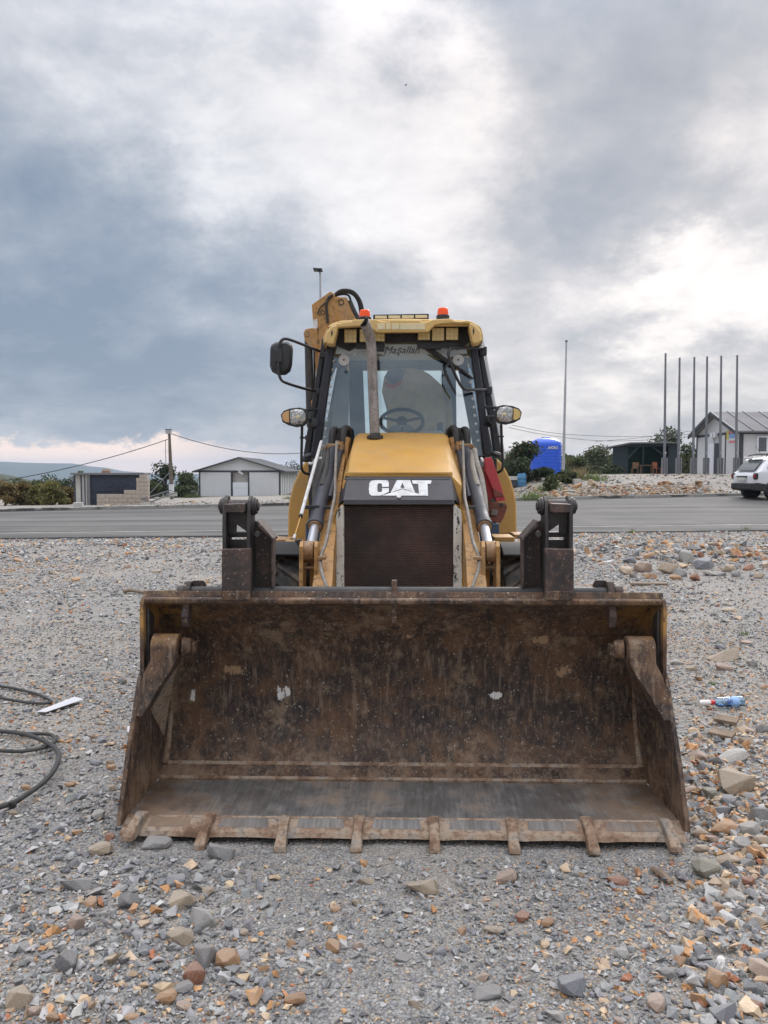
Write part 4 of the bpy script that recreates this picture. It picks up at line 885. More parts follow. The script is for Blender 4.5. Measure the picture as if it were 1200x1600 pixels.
    def star(px, py, r):
        c = LP(px, py, vs-0.004); pts = []
        rot = random.uniform(-0.3, 0.3)
        for k in range(10):
            a = math.pi/2 + rot + k*math.pi/5; q = r*(1 if k % 2 == 0 else 0.42); pts.append(c + V3((q*math.cos(a), 0, q*math.sin(a))))
        mb = MB(); mb.loft([pts, [p+V3((0, 0.003, 0)) for p in pts]]); part(mb, 'star_sticker', 'sticker_white', frame, 0)
    for i in range(11): star(521.5-i*1.55, 564+i*13.2, 0.0185)
    for x in (536, 554, 570, 584, 598, 612, 628, 644, 659, 673): star(x, 553, 0.0175)
    for i in range(11): star(730.5+i*1.65, 558+i*13.0, 0.0185)
    me = text_mesh('Maşallah', 0.088, 0.001, 0.4, 0.0); o = bpy.data.objects.new('script_lettering', me); C.objects.link(o); me.materials.append(MAT['sticker_grey'])
    o.parent = frame; p = LP(627, 547.5, vs-0.004); o.location = (p.x, p.y-MV0, p.z); o.rotation_euler = (math.pi/2, 0, 0)
    for px in (537.5, 716):
        c = LP(px, 562.5, vs-0.004); mb = MB(); mb.lathe([(0.0, 0.012), (0.010, 0.012), (0.010, 0.008), (0.047, 0.006), (0.050, 0.0), (0.0, 0.0)], c, (0, -1, 0), 26); d = part(mb, 'round_sticker', 'sticker_white', frame, 0)
        mb = MB(); mb.cyl(c+V3((0, -0.012, 0)), c+V3((0, -0.016, 0)), 0.008, n=12); part(mb, 'sticker_pin', 'black_paint', d, 0)
        p = LP(px+3, 581, vs); mb = MB(); mb.lathe([(0.0, 0.004), (0.014, 0.003), (0.016, 0.0)], p, (0, -1, 0), 14); part(mb, 'vent_plug', 'cab_interior', frame, 0)
    # wiper: arm, blade
    mb = MB(); mb.tube([LP(640, 518, 6.70), LP(652, 528, 6.70), LP(668, 546, 6.70), LP(700, 566, 6.71), LP(722, 579, 6.73), LP(739, 592, 6.74)], [0.02, 0.02, 0.017, 0.014, 0.011, 0.009], 8, 4); part(mb, 'wiper', 'black_plastic', frame, 0)
    mb = MB(); a, b = LP(660, 537, 6.69), LP(706, 569, 6.70); mb.obox((a+b)/2, (b-a).length, 0.03, 0.03, Matrix.Rotation(math.atan2(a.z-b.z, b.x-a.x), 3, 'Y')); part(mb, 'wiper_arm', 'black_plastic', frame, 0.004)
    # ---- roof
    vr = 6.42
    top = [(506, 536), (507, 526), (511, 516), (518, 508.5), (526, 504.5), (533, 505), (536, 502.5), (547, 502.5), (552, 499), (588, 498.5), (597, 502), (606, 502), (609, 499.5), (656, 499.5), (660, 503), (668, 502), (677, 498.5), (706, 497.5), (712, 502), (722, 501.5), (730, 500), (738, 502), (745, 507), (750, 514), (753, 523), (753, 532)]
    low = [(744, 537), (735, 533), (736, 512), (733, 506), (690, 506), (680, 508), (673, 515), (669, 519), (589, 519.5), (583, 515), (576, 510), (565, 509.5), (530, 512), (524, 515), (519, 538)]
    visor = strip(top+low, vr, vr+0.05, 'cab_roof', 'cream_yellow', None, 0.012)
    # roof shell behind the visor
    rings = []
    for v, dz, sw_ in ((vr+0.04, -0.012, 0.985), (vr+0.25, 0.03, 1.01), (vr+0.42, 0.04, 1.02), (vr+0.7, 0.05, 1.03), (8.1, 0.02, 1.05), (8.22, -0.06, 1.02)):
        lo_ = 2.835 if v < vr+0.5 else 2.74
        sec = [(-0.63, lo_), (-0.63, max(lo_, 2.78)), (-0.60, 2.86), (-0.52, 2.885), (0.0, 2.90), (0.52, 2.885), (0.60, 2.86), (0.63, max(lo_, 2.78)), (0.63, lo_)]
        rings.append([V3((u*sw_, v, w+dz-0.01)) for u, w in sec])
    mb = MB(); mb.loft(rings); part(mb, 'roof_shell', 'cream_yellow', visor, 0.01, 50)
    for s in (-1, 1):
        # rounded ear at each front corner with its slot
        ear = [(506, 535), (509, 521), (517, 510), (526, 506), (527, 514), (521, 539), (511, 537)]
        if s > 0: ear = [(753, 533), (751, 518), (743, 508), (734, 503), (733, 512), (739, 538), (749, 536)]
        strip(ear, vr-0.03, vr+0.12, 'roof_ear', 'cream_yellow', visor, 0.016)
        sl_ = [(517, 520), (519, 515), (520, 520), (518, 526)] if s < 0 else [(738.5, 517), (740, 511), (741.5, 517), (740, 524)]
        strip(sl_, vr-0.034, vr-0.02, 'ear_slot', 'black_paint', visor, 0.002)
        # pale curved outer skirt
        q = [(505.5, 540), (505, 527), (509, 517), (514, 511), (512, 520), (509, 530)] if s < 0 else [(754, 536), (755, 524), (752, 512), (745, 505), (748, 515), (751, 528)]
        strip(q, vr+0.10, vr+0.5, 'roof_skirt', 'cream_yellow', visor, 0.008)
    strip([(524, 513), (735, 509), (737, 532), (716, 546), (690, 534), (568, 536), (545, 548), (522, 538)], vr+0.28, vr+0.33, 'lamp_recess', 'black_paint', visor, 0.004)
    strip([(556, 536), (600, 536), (600, 548), (574, 548), (574, 544), (556, 544)], vr+0.20, vr+0.26, 'lamp_bracket', 'black_paint', visor, 0.004)
    strip([(652, 532), (694, 532), (716, 532), (716, 542), (690, 542), (690, 545), (664, 545), (652, 540)], vr+0.20, vr+0.26, 'lamp_bracket', 'black_paint', visor, 0.004)
    for x0, x1, y0, y1 in ((538, 557, 514.5, 535), (562, 581, 514, 534), (583, 601, 514, 533), (653, 672, 513, 531), (675, 694, 512, 532), (697, 716, 512, 531)):
        lamp = strip([(x0-1, y0-1), (x1+1, y0-1), (x1+1, y1+1), (x0-1, y1+1)], vr+0.14, vr+0.20, 'work_lamp', 'black_plastic', visor, 0.006)
        strip([(x0, y0), (x1, y0), (x1, y1), (x0, y1)], vr+0.130, vr+0.15, 'lamp_lens', 'lens_amber', lamp, 0.004)
        for i in range(3):
            for j in range(3):
                c = LP(x0+(i+0.5)*(x1-x0)/3, y0+(j+0.5)*(y1-y0)/3, vr+0.128); mb = MB(); mb.lathe([(0, 0.004), (0.009, 0.002), (0.012, -0.003)], c, (0, -1, 0), 8); part(mb, 'lamp_cell', 'lens_cream', lamp, 0)
    # cream name plates in the middle of the visor
    for x0, x1 in ((589.5, 601.5), (603, 610.5), (612, 624), (625, 664)):
        strip([(x0, 505.5), (x1, 505.5), (x1, 515), (x0, 515)], vr-0.006, vr+0.02, 'visor_plate', 'lens_cream', visor, 0.003)
    # light bar
    bar = strip([(583, 491.5), (670, 490), (670, 499), (583, 500)], vr+0.30, vr+0.38, 'light_bar', 'black_plastic', visor, 0.004)
    for i in range(4):
        x0 = 586+i*21; y0 = 493.2-i*0.35; strip([(x0, y0), (x0+18.5, y0), (x0+18.5, y0+4.6), (x0, y0+4.6)], vr+0.294, vr+0.32, 'bar_lens', 'lens_cream', bar, 0.002)
    # beacons
    for px, yb, yt in ((570, 499, 484.5), (692, 496, 481.5)):
        b = LP(px, yb, 6.85); t = LP(px, yt, 6.85); h = t.z-b.z
        mb = MB(); mb.lathe([(0.0, -0.1), (0.058, -0.1), (0.058, h*0.15), (0.054, h*0.22), (0.0, h*0.22)], b, (0, 0, 1), 24); bc = part(mb, 'beacon', 'black_plastic', visor, 0)
        mb = MB(); mb.lathe([(0.05, h*0.2), (0.048, h*0.6), (0.044, h*0.92), (0.036, h), (0.0, h)], b, (0, 0, 1), 24); part(mb, 'beacon_dome', 'beacon', bc, 0)
    # ---- mirrors
    v = 6.6
    pts = [(422, 545), (424, 539), (430, 535), (438, 533.5), (450, 534), (456, 538), (457.5, 546), (456, 570), (453, 580), (446, 585.5), (434, 586), (425, 581), (421.5, 572)]
    a = [LP(x, y, v) for x, y in pts]; c = sum(a, V3())/len(a)
    mb = MB(); mb.loft([[c+(p-c)*0.55+V3((0, -0.055, 0)) for p in a], [c+(p-c)*0.85+V3((0, -0.04, 0)) for p in a], [p for p in a], [c+(p-c)*1.0+V3((0, 0.03, 0)) for p in a]])
    mir = part(mb, 'mirror', 'black_plastic', None, 0.006, 60)
    strip([(429, 545), (441, 545), (441, 566), (429, 566)], v-0.075, v-0.05, 'mirror_mount', 'black_plastic', mir, 0.006)
    a2 = [c+(p-c)*0.9+V3((0, 0.032, 0)) for p in a]; mb = MB(); mb.loft([a2, [p+V3((0, 0.003, 0)) for p in a2]]); part(mb, 'mirror_face', 'mirror_glass', mir, 0)
    mb = MB(); mb.tube([LP(x, y, vv) for x, y, vv in ((438, 548, 6.54), (437, 538, 6.53), (441, 531, 6.53), (450, 530, 6.55), (475, 539, 6.65), (505, 551, 6.82))], 0.0125, 10, 5); part(mb, 'mirror_arm', 'black_paint', mir, 0)
    mb = MB(); mb.tube([LP(x, y, vv) for x, y, vv in ((435, 566, 6.54), (435.5, 582, 6.53), (440, 594, 6.53), (452, 600, 6.56), (475, 607, 6.7), (498, 613, 6.82))], 0.0125, 10, 5); part(mb, 'mirror_arm', 'black_paint', mir, 0)
    for x, y in ((506, 555), (500, 612)):
        p = LP(x, y, 6.8); mb = MB(); mb.obox(p, 0.07, 0.06, 0.05); part(mb, 'mirror_bracket', 'black_plastic', mir, 0.006)
    # right mirror seen edge on: wire frame with a thin head
    mb = MB(); mb.tube([LP(x, y, vv) for x, y, vv in ((755, 544, 6.8), (730, 543.5, 6.6), (708, 544, 6.45), (701.5, 548, 6.42), (702, 560, 6.42), (711, 585, 6.45), (720, 602, 6.47), (727, 608, 6.5), (745, 609, 6.65), (766, 609, 6.85))], 0.0125, 10, 5); m2 = part(mb, 'mirror', 'black_paint', None, 0)
    mb = MB(); mb.tube([LP(x, y, vv) for x, y, vv in ((703, 569, 6.44), (697, 572, 6.44), (695, 580, 6.45), (700, 594, 6.46), (710, 612, 6.48))], 0.009, 8, 5); part(mb, 'mirror_stay', 'black_paint', m2, 0)
    for x, y, w_ in ((755, 549, 0.06), (764, 610, 0.05)):
        p = LP(x, y, 6.82); mb = MB(); mb.obox(p, w_, 0.05, w_*1.3); part(mb, 'mirror_bracket', 'black_plastic', m2, 0.006)
    # ---- front road lamps on stalks
    for s in (-1, 1):
        X = (lambda x: x) if s < 0 else (lambda x: 1254-x); dy = 0 if s < 0 else -4
        out = [(438.5, 648), (443, 642), (453, 638), (468, 636.5), (477, 639), (480.5, 646), (480, 657), (475, 664.5), (463, 667), (450, 664), (441, 659)]
        a = [LP(X(x), y+dy, 6.3) for x, y in out]; c = sum(a, V3())/len(a)
        mb = MB(); mb.loft([a, [c+(p-c)*1.02+V3((0, 0.05, 0)) for p in a], [c+(p-c)*0.7+V3((0, 0.12, 0)) for p in a]]); hl = part(mb, 'headlamp', 'black_plastic', None, 0.006, 50)
        ln = [(453, 641.5), (462, 639), (473, 640.5), (477.5, 647), (477, 656), (472, 662.5), (460, 663.5), (453.5, 660)]
        b = [LP(X(x), y+dy, 6.295) for x, y in ln]; cb = sum(b, V3())/len(b)
        mb = MB(); mb.loft([[p+V3((0, 0.02, 0)) for p in b], b, [cb+(p-cb)*0.7+V3((0, -0.010, 0)) for p in b]]); part(mb, 'lamp_lens', 'lamp_glass', hl, 0, 60)
        mb = MB(); mb.lathe([(0, 0.008), (0.014, 0.004), (0.016, -0.004)], cb+V3((0, -0.010, 0)), (0, -1, 0), 14); part(mb, 'lamp_bulb', 'lens_cream', hl, 0)
        am = [(440.5, 648.5), (444, 644), (451.5, 641.5), (451.8, 660.5), (446, 659.5), (441.5, 656)]
        b = [LP(X(x), y+dy, 6.293) for x, y in am]; mb = MB(); mb.loft([[p+V3((0, 0.03, 0)) for p in b], b]); part(mb, 'indicator', 'amber_side' if s < 0 else 'lens_amber', hl, 0.004)
        for y0, vv in ((641, 6.4), (656, 6.4)):
            mb = MB(); mb.tube([LP(X(478), y0+dy, 6.38), LP(X(496), y0+dy-0.5, 6.8)], 0.012, 8, 1); part(mb, 'lamp_arm', 'black_paint', hl, 0)
        p = LP(X(488), 662+dy, 6.6); mb = MB(); mb.lathe([(0.0, -0.05), (0.045, -0.04), (0.05, 0.0), (0.04, 0.05), (0.0, 0.055)], p, (0.3, -1, 0.2), 14); part(mb, 'lamp_pivot', 'black_plastic', hl, 0)
        # stalk below
        if s < 0: st = [(472, 665, 6.35), (471.5, 690, 6.4), (471, 720, 6.45), (471.5, 732, 6.46), (476, 739, 6.5), (490, 742, 6.6)]
        else: st = [(783, 660, 6.35), (784, 690, 6.4), (785.5, 722, 6.45), (785, 732, 6.46), (781, 737, 6.5), (771, 740, 6.6)]
        mb = MB(); mb.tube([LP(*q) for q in st], 0.0115, 10, 5); part(mb, 'grab_rail', 'black_paint', hl, 0)
        p = LP(*(st[1][0]+(-s)*4, 684 if s < 0 else 682, 6.42)); mb = MB(); mb.obox(p, 0.075, 0.02, 0.014); mb.obox(p+V3((-s*0.02, 0, 0)), 0.022, 0.03, 0.04); part(mb, 'rail_clip', 'black_paint', hl, 0.002)
    # small round black flasher left of the cab foot
    p = LP(482, 714, 6.75); mb = MB(); mb.lathe([(0.0, -0.02), (0.045, -0.015), (0.05, 0.015), (0.03, 0.03), (0, 0.03)], p, (-0.3, -0.2, 1), 16); part(mb, 'work_lamp', 'black_plastic', frame, 0)
    p = LP(775, 711, 6.75); mb = MB(); mb.lathe([(0.0, -0.02), (0.045, -0.015), (0.05, 0.015), (0.03, 0.03), (0, 0.03)], p, (0.3, -0.2, 1), 16); part(mb, 'work_lamp', 'black_plastic', frame, 0)
cab()

def rear():
    # rounded rear mudguards
    for s in (-1, 1):
        if s < 0: out = [(484, 715), (476, 722), (467, 737), (458, 757), (452, 780), (450, 800), (449.5, 846), (452, 853), (476, 853), (494, 846), (494, 716)]
        else: out = [(776, 716), (783, 722), (791, 735), (799, 752), (804.5, 770), (807, 788), (808, 835), (770, 836), (766, 716)]
        front = [LP(x, y, 7.55) for x, y in out]; c = sum(front, V3())/len(front)
        mb = MB(); mb.loft([[c+(p-c)*0.985 for p in front], [p+V3((0, 0.03, 0)) for p in front], [p+V3((0, 0.7, 0.02)) for p in front]]); part(mb, 'rear_mudguard', 'yellow_paint' , None, 0.02, 50, 3)
    # lower apron under the left mudguard
    mb = MB(); mb.pxprism([(452, 848), (476, 848), (474, 866), (455, 866)], 7.3, 7.5); part(mb, 'apron', 'old_yellow', None, 0.006)
    # red sheet bracket on the right with its rusty lower box
    q = [(757, 716), (767, 714), (770, 719), (784, 762), (790, 782), (776, 784), (770, 765), (758, 735)]
    mb = MB(); mb.pxprism(q, 6.0, 6.08); rb = part(mb, 'red_bracket', 'red_paint', None, 0.004)
    mb = MB(); mb.pxprism([(756, 729), (762, 732), (771, 768), (772, 784), (764, 783), (760, 760)], 6.05, 6.3); part(mb, 'bracket_side', 'red_paint', rb, 0.003)
    mb = MB(); mb.pxprism([(771, 763), (786, 771), (787, 776), (772, 776)], 5.99, 6.02); part(mb, 'worn_grip', 'old_red_steel', rb, 0.002)
    mb = MB(); mb.pxprism([(764, 784), (790, 786), (793, 792), (786, 812), (772, 808), (763, 806)], 6.0, 6.1); part(mb, 'bracket_box', 'old_red_steel', rb, 0.006)
    mb = MB(); mb.pxprism([(774, 806), (785, 810), (783, 817), (766, 815), (763, 808)], 5.98, 6.06); part(mb, 'bracket_foot', 'old_red_steel', rb, 0.004)
    mb = MB(); mb.pxprism([(768, 796), (778, 797), (777, 806), (767, 805)], 5.97, 6.0); part(mb, 'bracket_plate', 'grey_pipe', rb, 0.003)
    for x, y in ((769, 782), (783, 789)):
        p = LP(x, y, 5.98); mb = MB(); mb.cyl(p, p+V3((0, -0.03, 0)), 0.016, n=8); part(mb, 'bolt', 'black_steel', rb, 0.002)
    mb = MB(); mb.tube([LP(752, 716, 6.1), LP(756, 722, 6.05), (LP(764, 718, 6.02))], 0.012, 8, 4); part(mb, 'bracket_hook', 'zinc_white', rb, 0)
    mb = MB(); mb.pxprism([(761, 826), (769, 826), (769, 845), (761, 845)], 6.0, 6.06); part(mb, 'filter_bowl', 'black_paint', None, 0.008)
    # ---- boom folded up behind the cab on the left
    vb = 9.3
    mb = MB(); mb.pxprism([(487, 476), (516, 455), (523, 459), (523, 464), (541, 464), (545, 470), (561, 503), (560, 560), (520, 640), (497, 640), (497, 560), (489, 505), (488, 490)], vb, vb+0.06); boom = part(mb, 'boom', 'worn_yellow', None, 0.008)
    mb = MB(); mb.pxprism([(489, 478), (516, 457), (523, 462), (541, 466), (556, 500), (520, 640), (500, 640), (493, 560), (491, 500)], vb+0.28, vb+0.34); part(mb, 'boom_plate', 'worn_yellow', boom, 0.008)
    mb = MB(); mb.pxprism([(489, 477), (516, 456.5), (520, 463), (497, 486), (500, 560), (498, 640), (492, 560)], vb+0.05, vb+0.30); part(mb, 'boom_web', 'worn_yellow', boom, 0.004)
    for x, y, r in ((533, 472, 4.6), (504, 488, 3.4), (496, 515.5, 2.6), (497, 534, 2.4)):
        p = LP(x, y, vb-0.004); mb = MB(); mb.lathe([(0.0, -0.006), (PXW(r, vb)*0.7, -0.006), (PXW(r, vb)*0.8, 0.006), (PXW(r, vb), 0.006), (PXW(r, vb), -0.02)], p, (0, -1, 0), 18); part(mb, 'pin_end', 'black_steel', boom, 0)
    mb = MB(); mb.pxprism([(489, 500), (496, 498), (496, 513), (490, 514)], vb-0.008, vb+0.01); part(mb, 'worn_label', 'zinc_white', boom, 0)
    mb = MB(); mb.pxprism([(474, 520), (477, 514), (488, 512), (496, 514), (496, 545), (488, 545), (476, 532)], vb-0.02, vb+0.04); lug = part(mb, 'cylinder_lug', 'worn_yellow', boom, 0.01)
    p = LP(479.5, 521.5, vb-0.03); mb = MB(); mb.cyl(p, p+V3((0, 0.2, 0)), PXW(4.6, vb), n=18); part(mb, 'lug_pin', 'rubbed_yellow', boom, 0.006)
    a = LP(482, 532, vb+0.08); b = LP(485, 660, vb+0.08); mb = MB(); mb.cyl(a, b, PXW(6.3, vb), n=20); part(mb, 'boom_cylinder', 'black_steel', boom, 0.004)
    a = LP(491, 536, vb+0.12); b = LP(492, 640, vb+0.12); mb = MB(); mb.cyl(a, b, PXW(1.8, vb), n=12); part(mb, 'boom_pipe', 'black_steel', boom, 0)
    for k, pts in enumerate((((522, 462), (530, 455), (540, 453), (552, 456), (561, 466), (566, 480), (568, 500)), ((523, 463), (533, 457), (546, 457), (556, 464), (562, 478), (564, 500)), ((524, 462), (536, 459.5), (545, 462), (548, 472), (548, 488)))):
        mb = MB(); mb.tube([LP(x, y, vb+0.1+0.06*k) for x, y in pts], 0.018 if k < 2 else 0.014, 10, 5); part(mb, 'boom_hose', 'hose_rubber', boom, 0)
    mb = MB(); mb.tube([LP(x, y, vb-0.02) for x, y in ((520, 461), (513, 466), (510, 478), (511, 492), (512, 505))], 0.016, 8, 5); part(mb, 'boom_hose', 'hose_rubber', boom, 0)
    mb = MB(); mb.tube([LP(x, y, vb-0.02) for x, y in ((519, 463), (508, 474), (500, 481), (496, 492))], 0.008, 8, 5); part(mb, 'boom_hose', 'hose_rubber', boom, 0)
    mb = MB(); mb.tube([LP(x, y, vb+0.02) for x, y in ((546, 470), (552, 484), (556, 492), (560, 498))], 0.03, 8, 5); part(mb, 'hose_bundle', 'hose_rubber', boom, 0)
    # swing frame, stabilisers and rear mass carrying the boom
    mb = MB(); mb.box(-1.05, 1.05, 8.55, 8.75, 0.55, 1.15); mb.box(-0.9, -0.35, 8.7, 9.6, 0.6, 1.3); rf = part(mb, 'rear_frame_box', 'worn_yellow', None, 0.01)
    for s in (-1, 1):
        mb = MB(); mb.box(s*1.02-0.09, s*1.02+0.09, 8.78, 8.96, 0.08, 1.55); part(mb, 'stabiliser', 'worn_yellow', rf, 0.01)
        mb = MB(); mb.box(s*1.02-0.2, s*1.02+0.2, 8.70, 9.05, 0.0, 0.08); part(mb, 'stabiliser_foot', 'black_steel', rf, 0.01)
    a = LP(505, 640, vb+0.2); mb = MB(); mb.box(a.x-0.13, a.x+0.13, vb+0.02, vb+0.34, 1.0, a.z+0.1); part(mb, 'boom_base', 'worn_yellow', boom, 0.01)
rear()
# ------------------------------------------------------------------ ground, road, kerb
def axis(segs):
    out = []
    for a, b, st in segs:
        n = max(1, int(round((b-a)/st))); out += [a+(b-a)*i/n for i in range(n)]
    return out+[segs[-1][1]]
def sheet_z(x, y):
    t = road_t(x, y); z = ground_z(x, y)
    return z-0.07 if 0.25 < t < ROADW+0.1 else z
def make_ground():
    xs = axis([(-4200, -600, 400), (-600, -120, 60), (-120, -40, 8), (-40, -14, 1.2), (-14, 14, 0.25), (14, 40, 1.2), (40, 120, 8), (120, 600, 60), (600, 4200, 400)])
    ys = axis([(-40, -4, 6), (-4, 21, 0.2), (21, 60, 0.5), (60, 120, 3), (120, 600, 40), (600, 4400, 380)])
    nx = len(xs); V = [(x, y, sheet_z(x, y)) for y in ys for x in xs]
    F = [(j*nx+i, j*nx+i+1, (j+1)*nx+i+1, (j+1)*nx+i) for j in range(len(ys)-1) for i in range(nx-1)]
    me = bpy.data.meshes.new('ground'); me.from_pydata(V, [], F); me.materials.append(MAT['rock_bed']); me.shade_smooth()
    o = bpy.data.objects.new('ground', me); C.objects.link(o); tag(o, 'grey crushed rock ground around the machine and the yard', kind='structure')
make_ground()
def road_pt(x, t, dz=0.0):
    y = 19.12 + 0.125*x + t*1.0077; tt = min(max(t, 0.0), ROADW)
    return (x, y, tt/ROADW*far_base(x) + dz)
def road_strip(t0, t1, dz, n=70, x0=-75, x1=80, wob=0.0, skirt=True):
    mb = MB(); rings = []
    for i in range(n+1):
        x = x0+(x1-x0)*i/n; j0 = wob*random.uniform(-1, 1); j1 = wob*random.uniform(-1, 1)
        m = (t0+t1)/2
        rings.append([road_pt(x, t0+j0, -0.1), road_pt(x, t0+j0, dz), road_pt(x, m, dz), road_pt(x, t1+j1, dz), road_pt(x, t1+j1, -0.1)])
    mb.loft(rings, caps=False, closed=False); return mb
rd = road_strip(0.0, ROADW+0.02, 0.035, 300, wob=0.012).build('road', MAT['asphalt']); tag(rd, 'wide grey asphalt road crossing behind the machine', kind='structure')
plain('joint_dark', (0.05, 0.048, 0.046), 0.95, 0, 0.3, 3); plain('joint_pale', (0.34, 0.33, 0.31), 0.95, 0, 0.25, 3)
road_strip(1.43, 1.52, 0.039, 300, wob=0.02).build('joint_strip', MAT['joint_dark'], rd)
road_strip(1.28, 1.40, 0.039, 300, wob=0.03).build('joint_strip', MAT['joint_pale'], rd)
road_strip(-0.10, 0.02, 0.012, 300, wob=0.02).build('joint_strip', MAT['joint_dark'], rd)
road_strip(ROADW-0.35, ROADW-0.05, 0.039, 300, wob=0.03).build('joint_strip', MAT['joint_dark'], rd)
g = G('kerb_stone_concrete', 0.9); pos = g.N('ShaderNodeNewGeometry').outputs['Position']
k = g.ramp(g.noise(1.2, 6, 0.6, pos), [(0.3, (0.24, 0.235, 0.22)), (0.7, (0.40, 0.385, 0.36))]); k = g.mix(g.ramp(g.noise(0.55, 4, 0.6, g.scale(pos, (1, 1, 3))), [(0.50, 0.0), (0.56, 0.85)]), k, (0.045, 0.042, 0.04)); g.col(k); g.bump(g.noise(40, 4, 0.6, pos), 0.3, 0.004); MAT['kerb'] = g.m
def make_kerb():
    root = empty('kerb', road_pt(0, ROADW+0.1, 0)); tag(root, 'row of concrete kerb stones along the far edge of the road', kind='structure')
    mb = MB(); mb.box(-0.49, 0.49, -0.09, 0.09, -0.12, 0.15); first = mb.build('kerb_stone', MAT['kerb'], None, 0.02)
    x = -34.0; k = 0
    while x < 36:
        o = first if k == 0 else first.copy()
        if k: C.objects.link(o)
        p = Vector(road_pt(x, ROADW+0.1+random.uniform(-0.012, 0.012), random.uniform(-0.012, 0.012)))
        o.parent = root; o.location = p - root.location
        sl = (far_base(x+0.5)-far_base(x-0.5))
        o.rotation_euler = (random.uniform(-0.03, 0.03), -math.atan(sl)+random.uniform(-0.01, 0.01), math.atan(0.125)+random.uniform(-0.012, 0.012)); k += 1; x += 0.985
make_kerb()

# ------------------------------------------------------------------ stones
def hull_template(seed, n=11, flat=1.0, boxy=0.5):
    r_ = np.random.default_rng(seed); bm = bmesh.new()
    for _ in range(n):
        p = r_.normal(size=3); p /= np.linalg.norm(p)
        q = p/np.max(np.abs(p)); p = p*(1-boxy)+q*boxy*0.8
        p *= r_.uniform(0.82, 1.05); bm.verts.new((p[0], p[1], p[2]*flat))
    res = bmesh.ops.convex_hull(bm, input=bm.verts)
    bmesh.ops.delete(bm, geom=[v for v in bm.verts if not v.link_faces], context='VERTS')
    bmesh.ops.recalc_face_normals(bm, faces=bm.faces); bm.verts.ensure_lookup_table(); bm.verts.index_update()
    V = np.array([v.co[:] for v in bm.verts], dtype=np.float32); F = np.array([[v.index for v in f.verts] for f in bm.faces], dtype=np.int32); bm.free(); return V, F
TEMPL = [hull_template(100+i, 7+(i % 3), 0.75+0.25*((i*7) % 3)/2, 0.3+0.4*((i*5) % 4)/3) for i in range(36)]
_grid = np.random.default_rng(5).random((64, 64))
def vnoise(x, y, f):
    x = np.asarray(x)*f+1000.3; y = np.asarray(y)*f+1000.7
    xi = np.floor(x).astype(int); yi = np.floor(y).astype(int); fx = x-xi; fy = y-yi; fx = fx*fx*(3-2*fx); fy = fy*fy*(3-2*fy)
    g = lambda a, b: _grid[a % 64, b % 64]
    return (g(xi, yi)*(1-fx)+g(xi+1, yi)*fx)*(1-fy) + (g(xi, yi+1)*(1-fx)+g(xi+1, yi+1)*fx)*fy
def rand_rot(n):
    q = rng.normal(size=(n, 4)); q /= np.linalg.norm(q, axis=1)[:, None]; w, x, y, z = q.T
    return np.stack([1-2*(y*y+z*z), 2*(x*y-z*w), 2*(x*z+y*w), 2*(x*y+z*w), 1-2*(x*x+z*z), 2*(y*z-x*w), 2*(x*z-y*w), 2*(y*z+x*w), 1-2*(x*x+y*y)], 1).reshape(n, 3, 3)
PAL = np.array([(0.165, 0.168, 0.174), (0.225, 0.227, 0.230), (0.295, 0.294, 0.290), (0.37, 0.366, 0.355), (0.46, 0.45, 0.43), (0.115, 0.117, 0.122),
                (0.44, 0.235, 0.105), (0.50, 0.375, 0.25), (0.41, 0.30, 0.20), (0.31, 0.125, 0.06)], dtype=np.float32)
def stone_mesh(name, pos, rad, colr, label, mat='stone', flat=(0.45, 0.9), kind='stuff', sink=0.25):
    n = len(pos); Vs = []; Fs = []; Cs = []; off = 0
    tid = rng.integers(0, len(TEMPL), n)
    for t in range(len(TEMPL)):
        idx = np.where(tid == t)[0]
        if not len(idx): continue
        V, F = TEMPL[t]; k = len(idx)
        Rm = rand_rot(k); sc = np.stack([rng.uniform(0.75, 1.25, k), rng.uniform(0.6, 1.0, k), rng.uniform(0.5, 0.95, k)], 1)
        P = (V[None]*sc[:, None, :])@np.transpose(Rm, (0, 2, 1)); P[:, :, 2] *= rng.uniform(flat[0], flat[1], k)[:, None]
        P = P*rad[idx][:, None, None]
        P[:, :, 2] += rad[idx][:, None]*(0.5-sink)
        P += pos[idx][:, None, :]
        Vs.append(P.reshape(-1, 3)); Fs.append((F[None]+(np.arange(k)*len(V))[:, None, None]+off).reshape(-1, 3)); off += k*len(V)
        Cs.append(np.repeat(colr[idx], len(V), axis=0))
    V = np.concatenate(Vs).astype(np.float32); F = np.concatenate(Fs).astype(np.int32); Cc = np.concatenate(Cs).astype(np.float32)
    me = bpy.data.meshes.new(name); me.vertices.add(len(V)); me.vertices.foreach_set('co', V.ravel())
    me.loops.add(F.size); me.loops.foreach_set('vertex_index', F.ravel()); me.polygons.add(len(F))
    me.polygons.foreach_set('loop_start', np.arange(0, F.size, 3, dtype=np.int32)); me.polygons.foreach_set('loop_total', np.full(len(F), 3, dtype=np.int32))
    ca = me.color_attributes.new('Col', 'FLOAT_COLOR', 'POINT'); ca.data.foreach_set('color', np.concatenate([Cc, np.ones((len(Cc), 1), np.float32)], 1).ravel())
    me.update(calc_edges=True); me.shade_flat(); me.materials.append(MAT[mat]); o = bpy.data.objects.new(name, me); C.objects.link(o); tag(o, label, kind=kind); return o
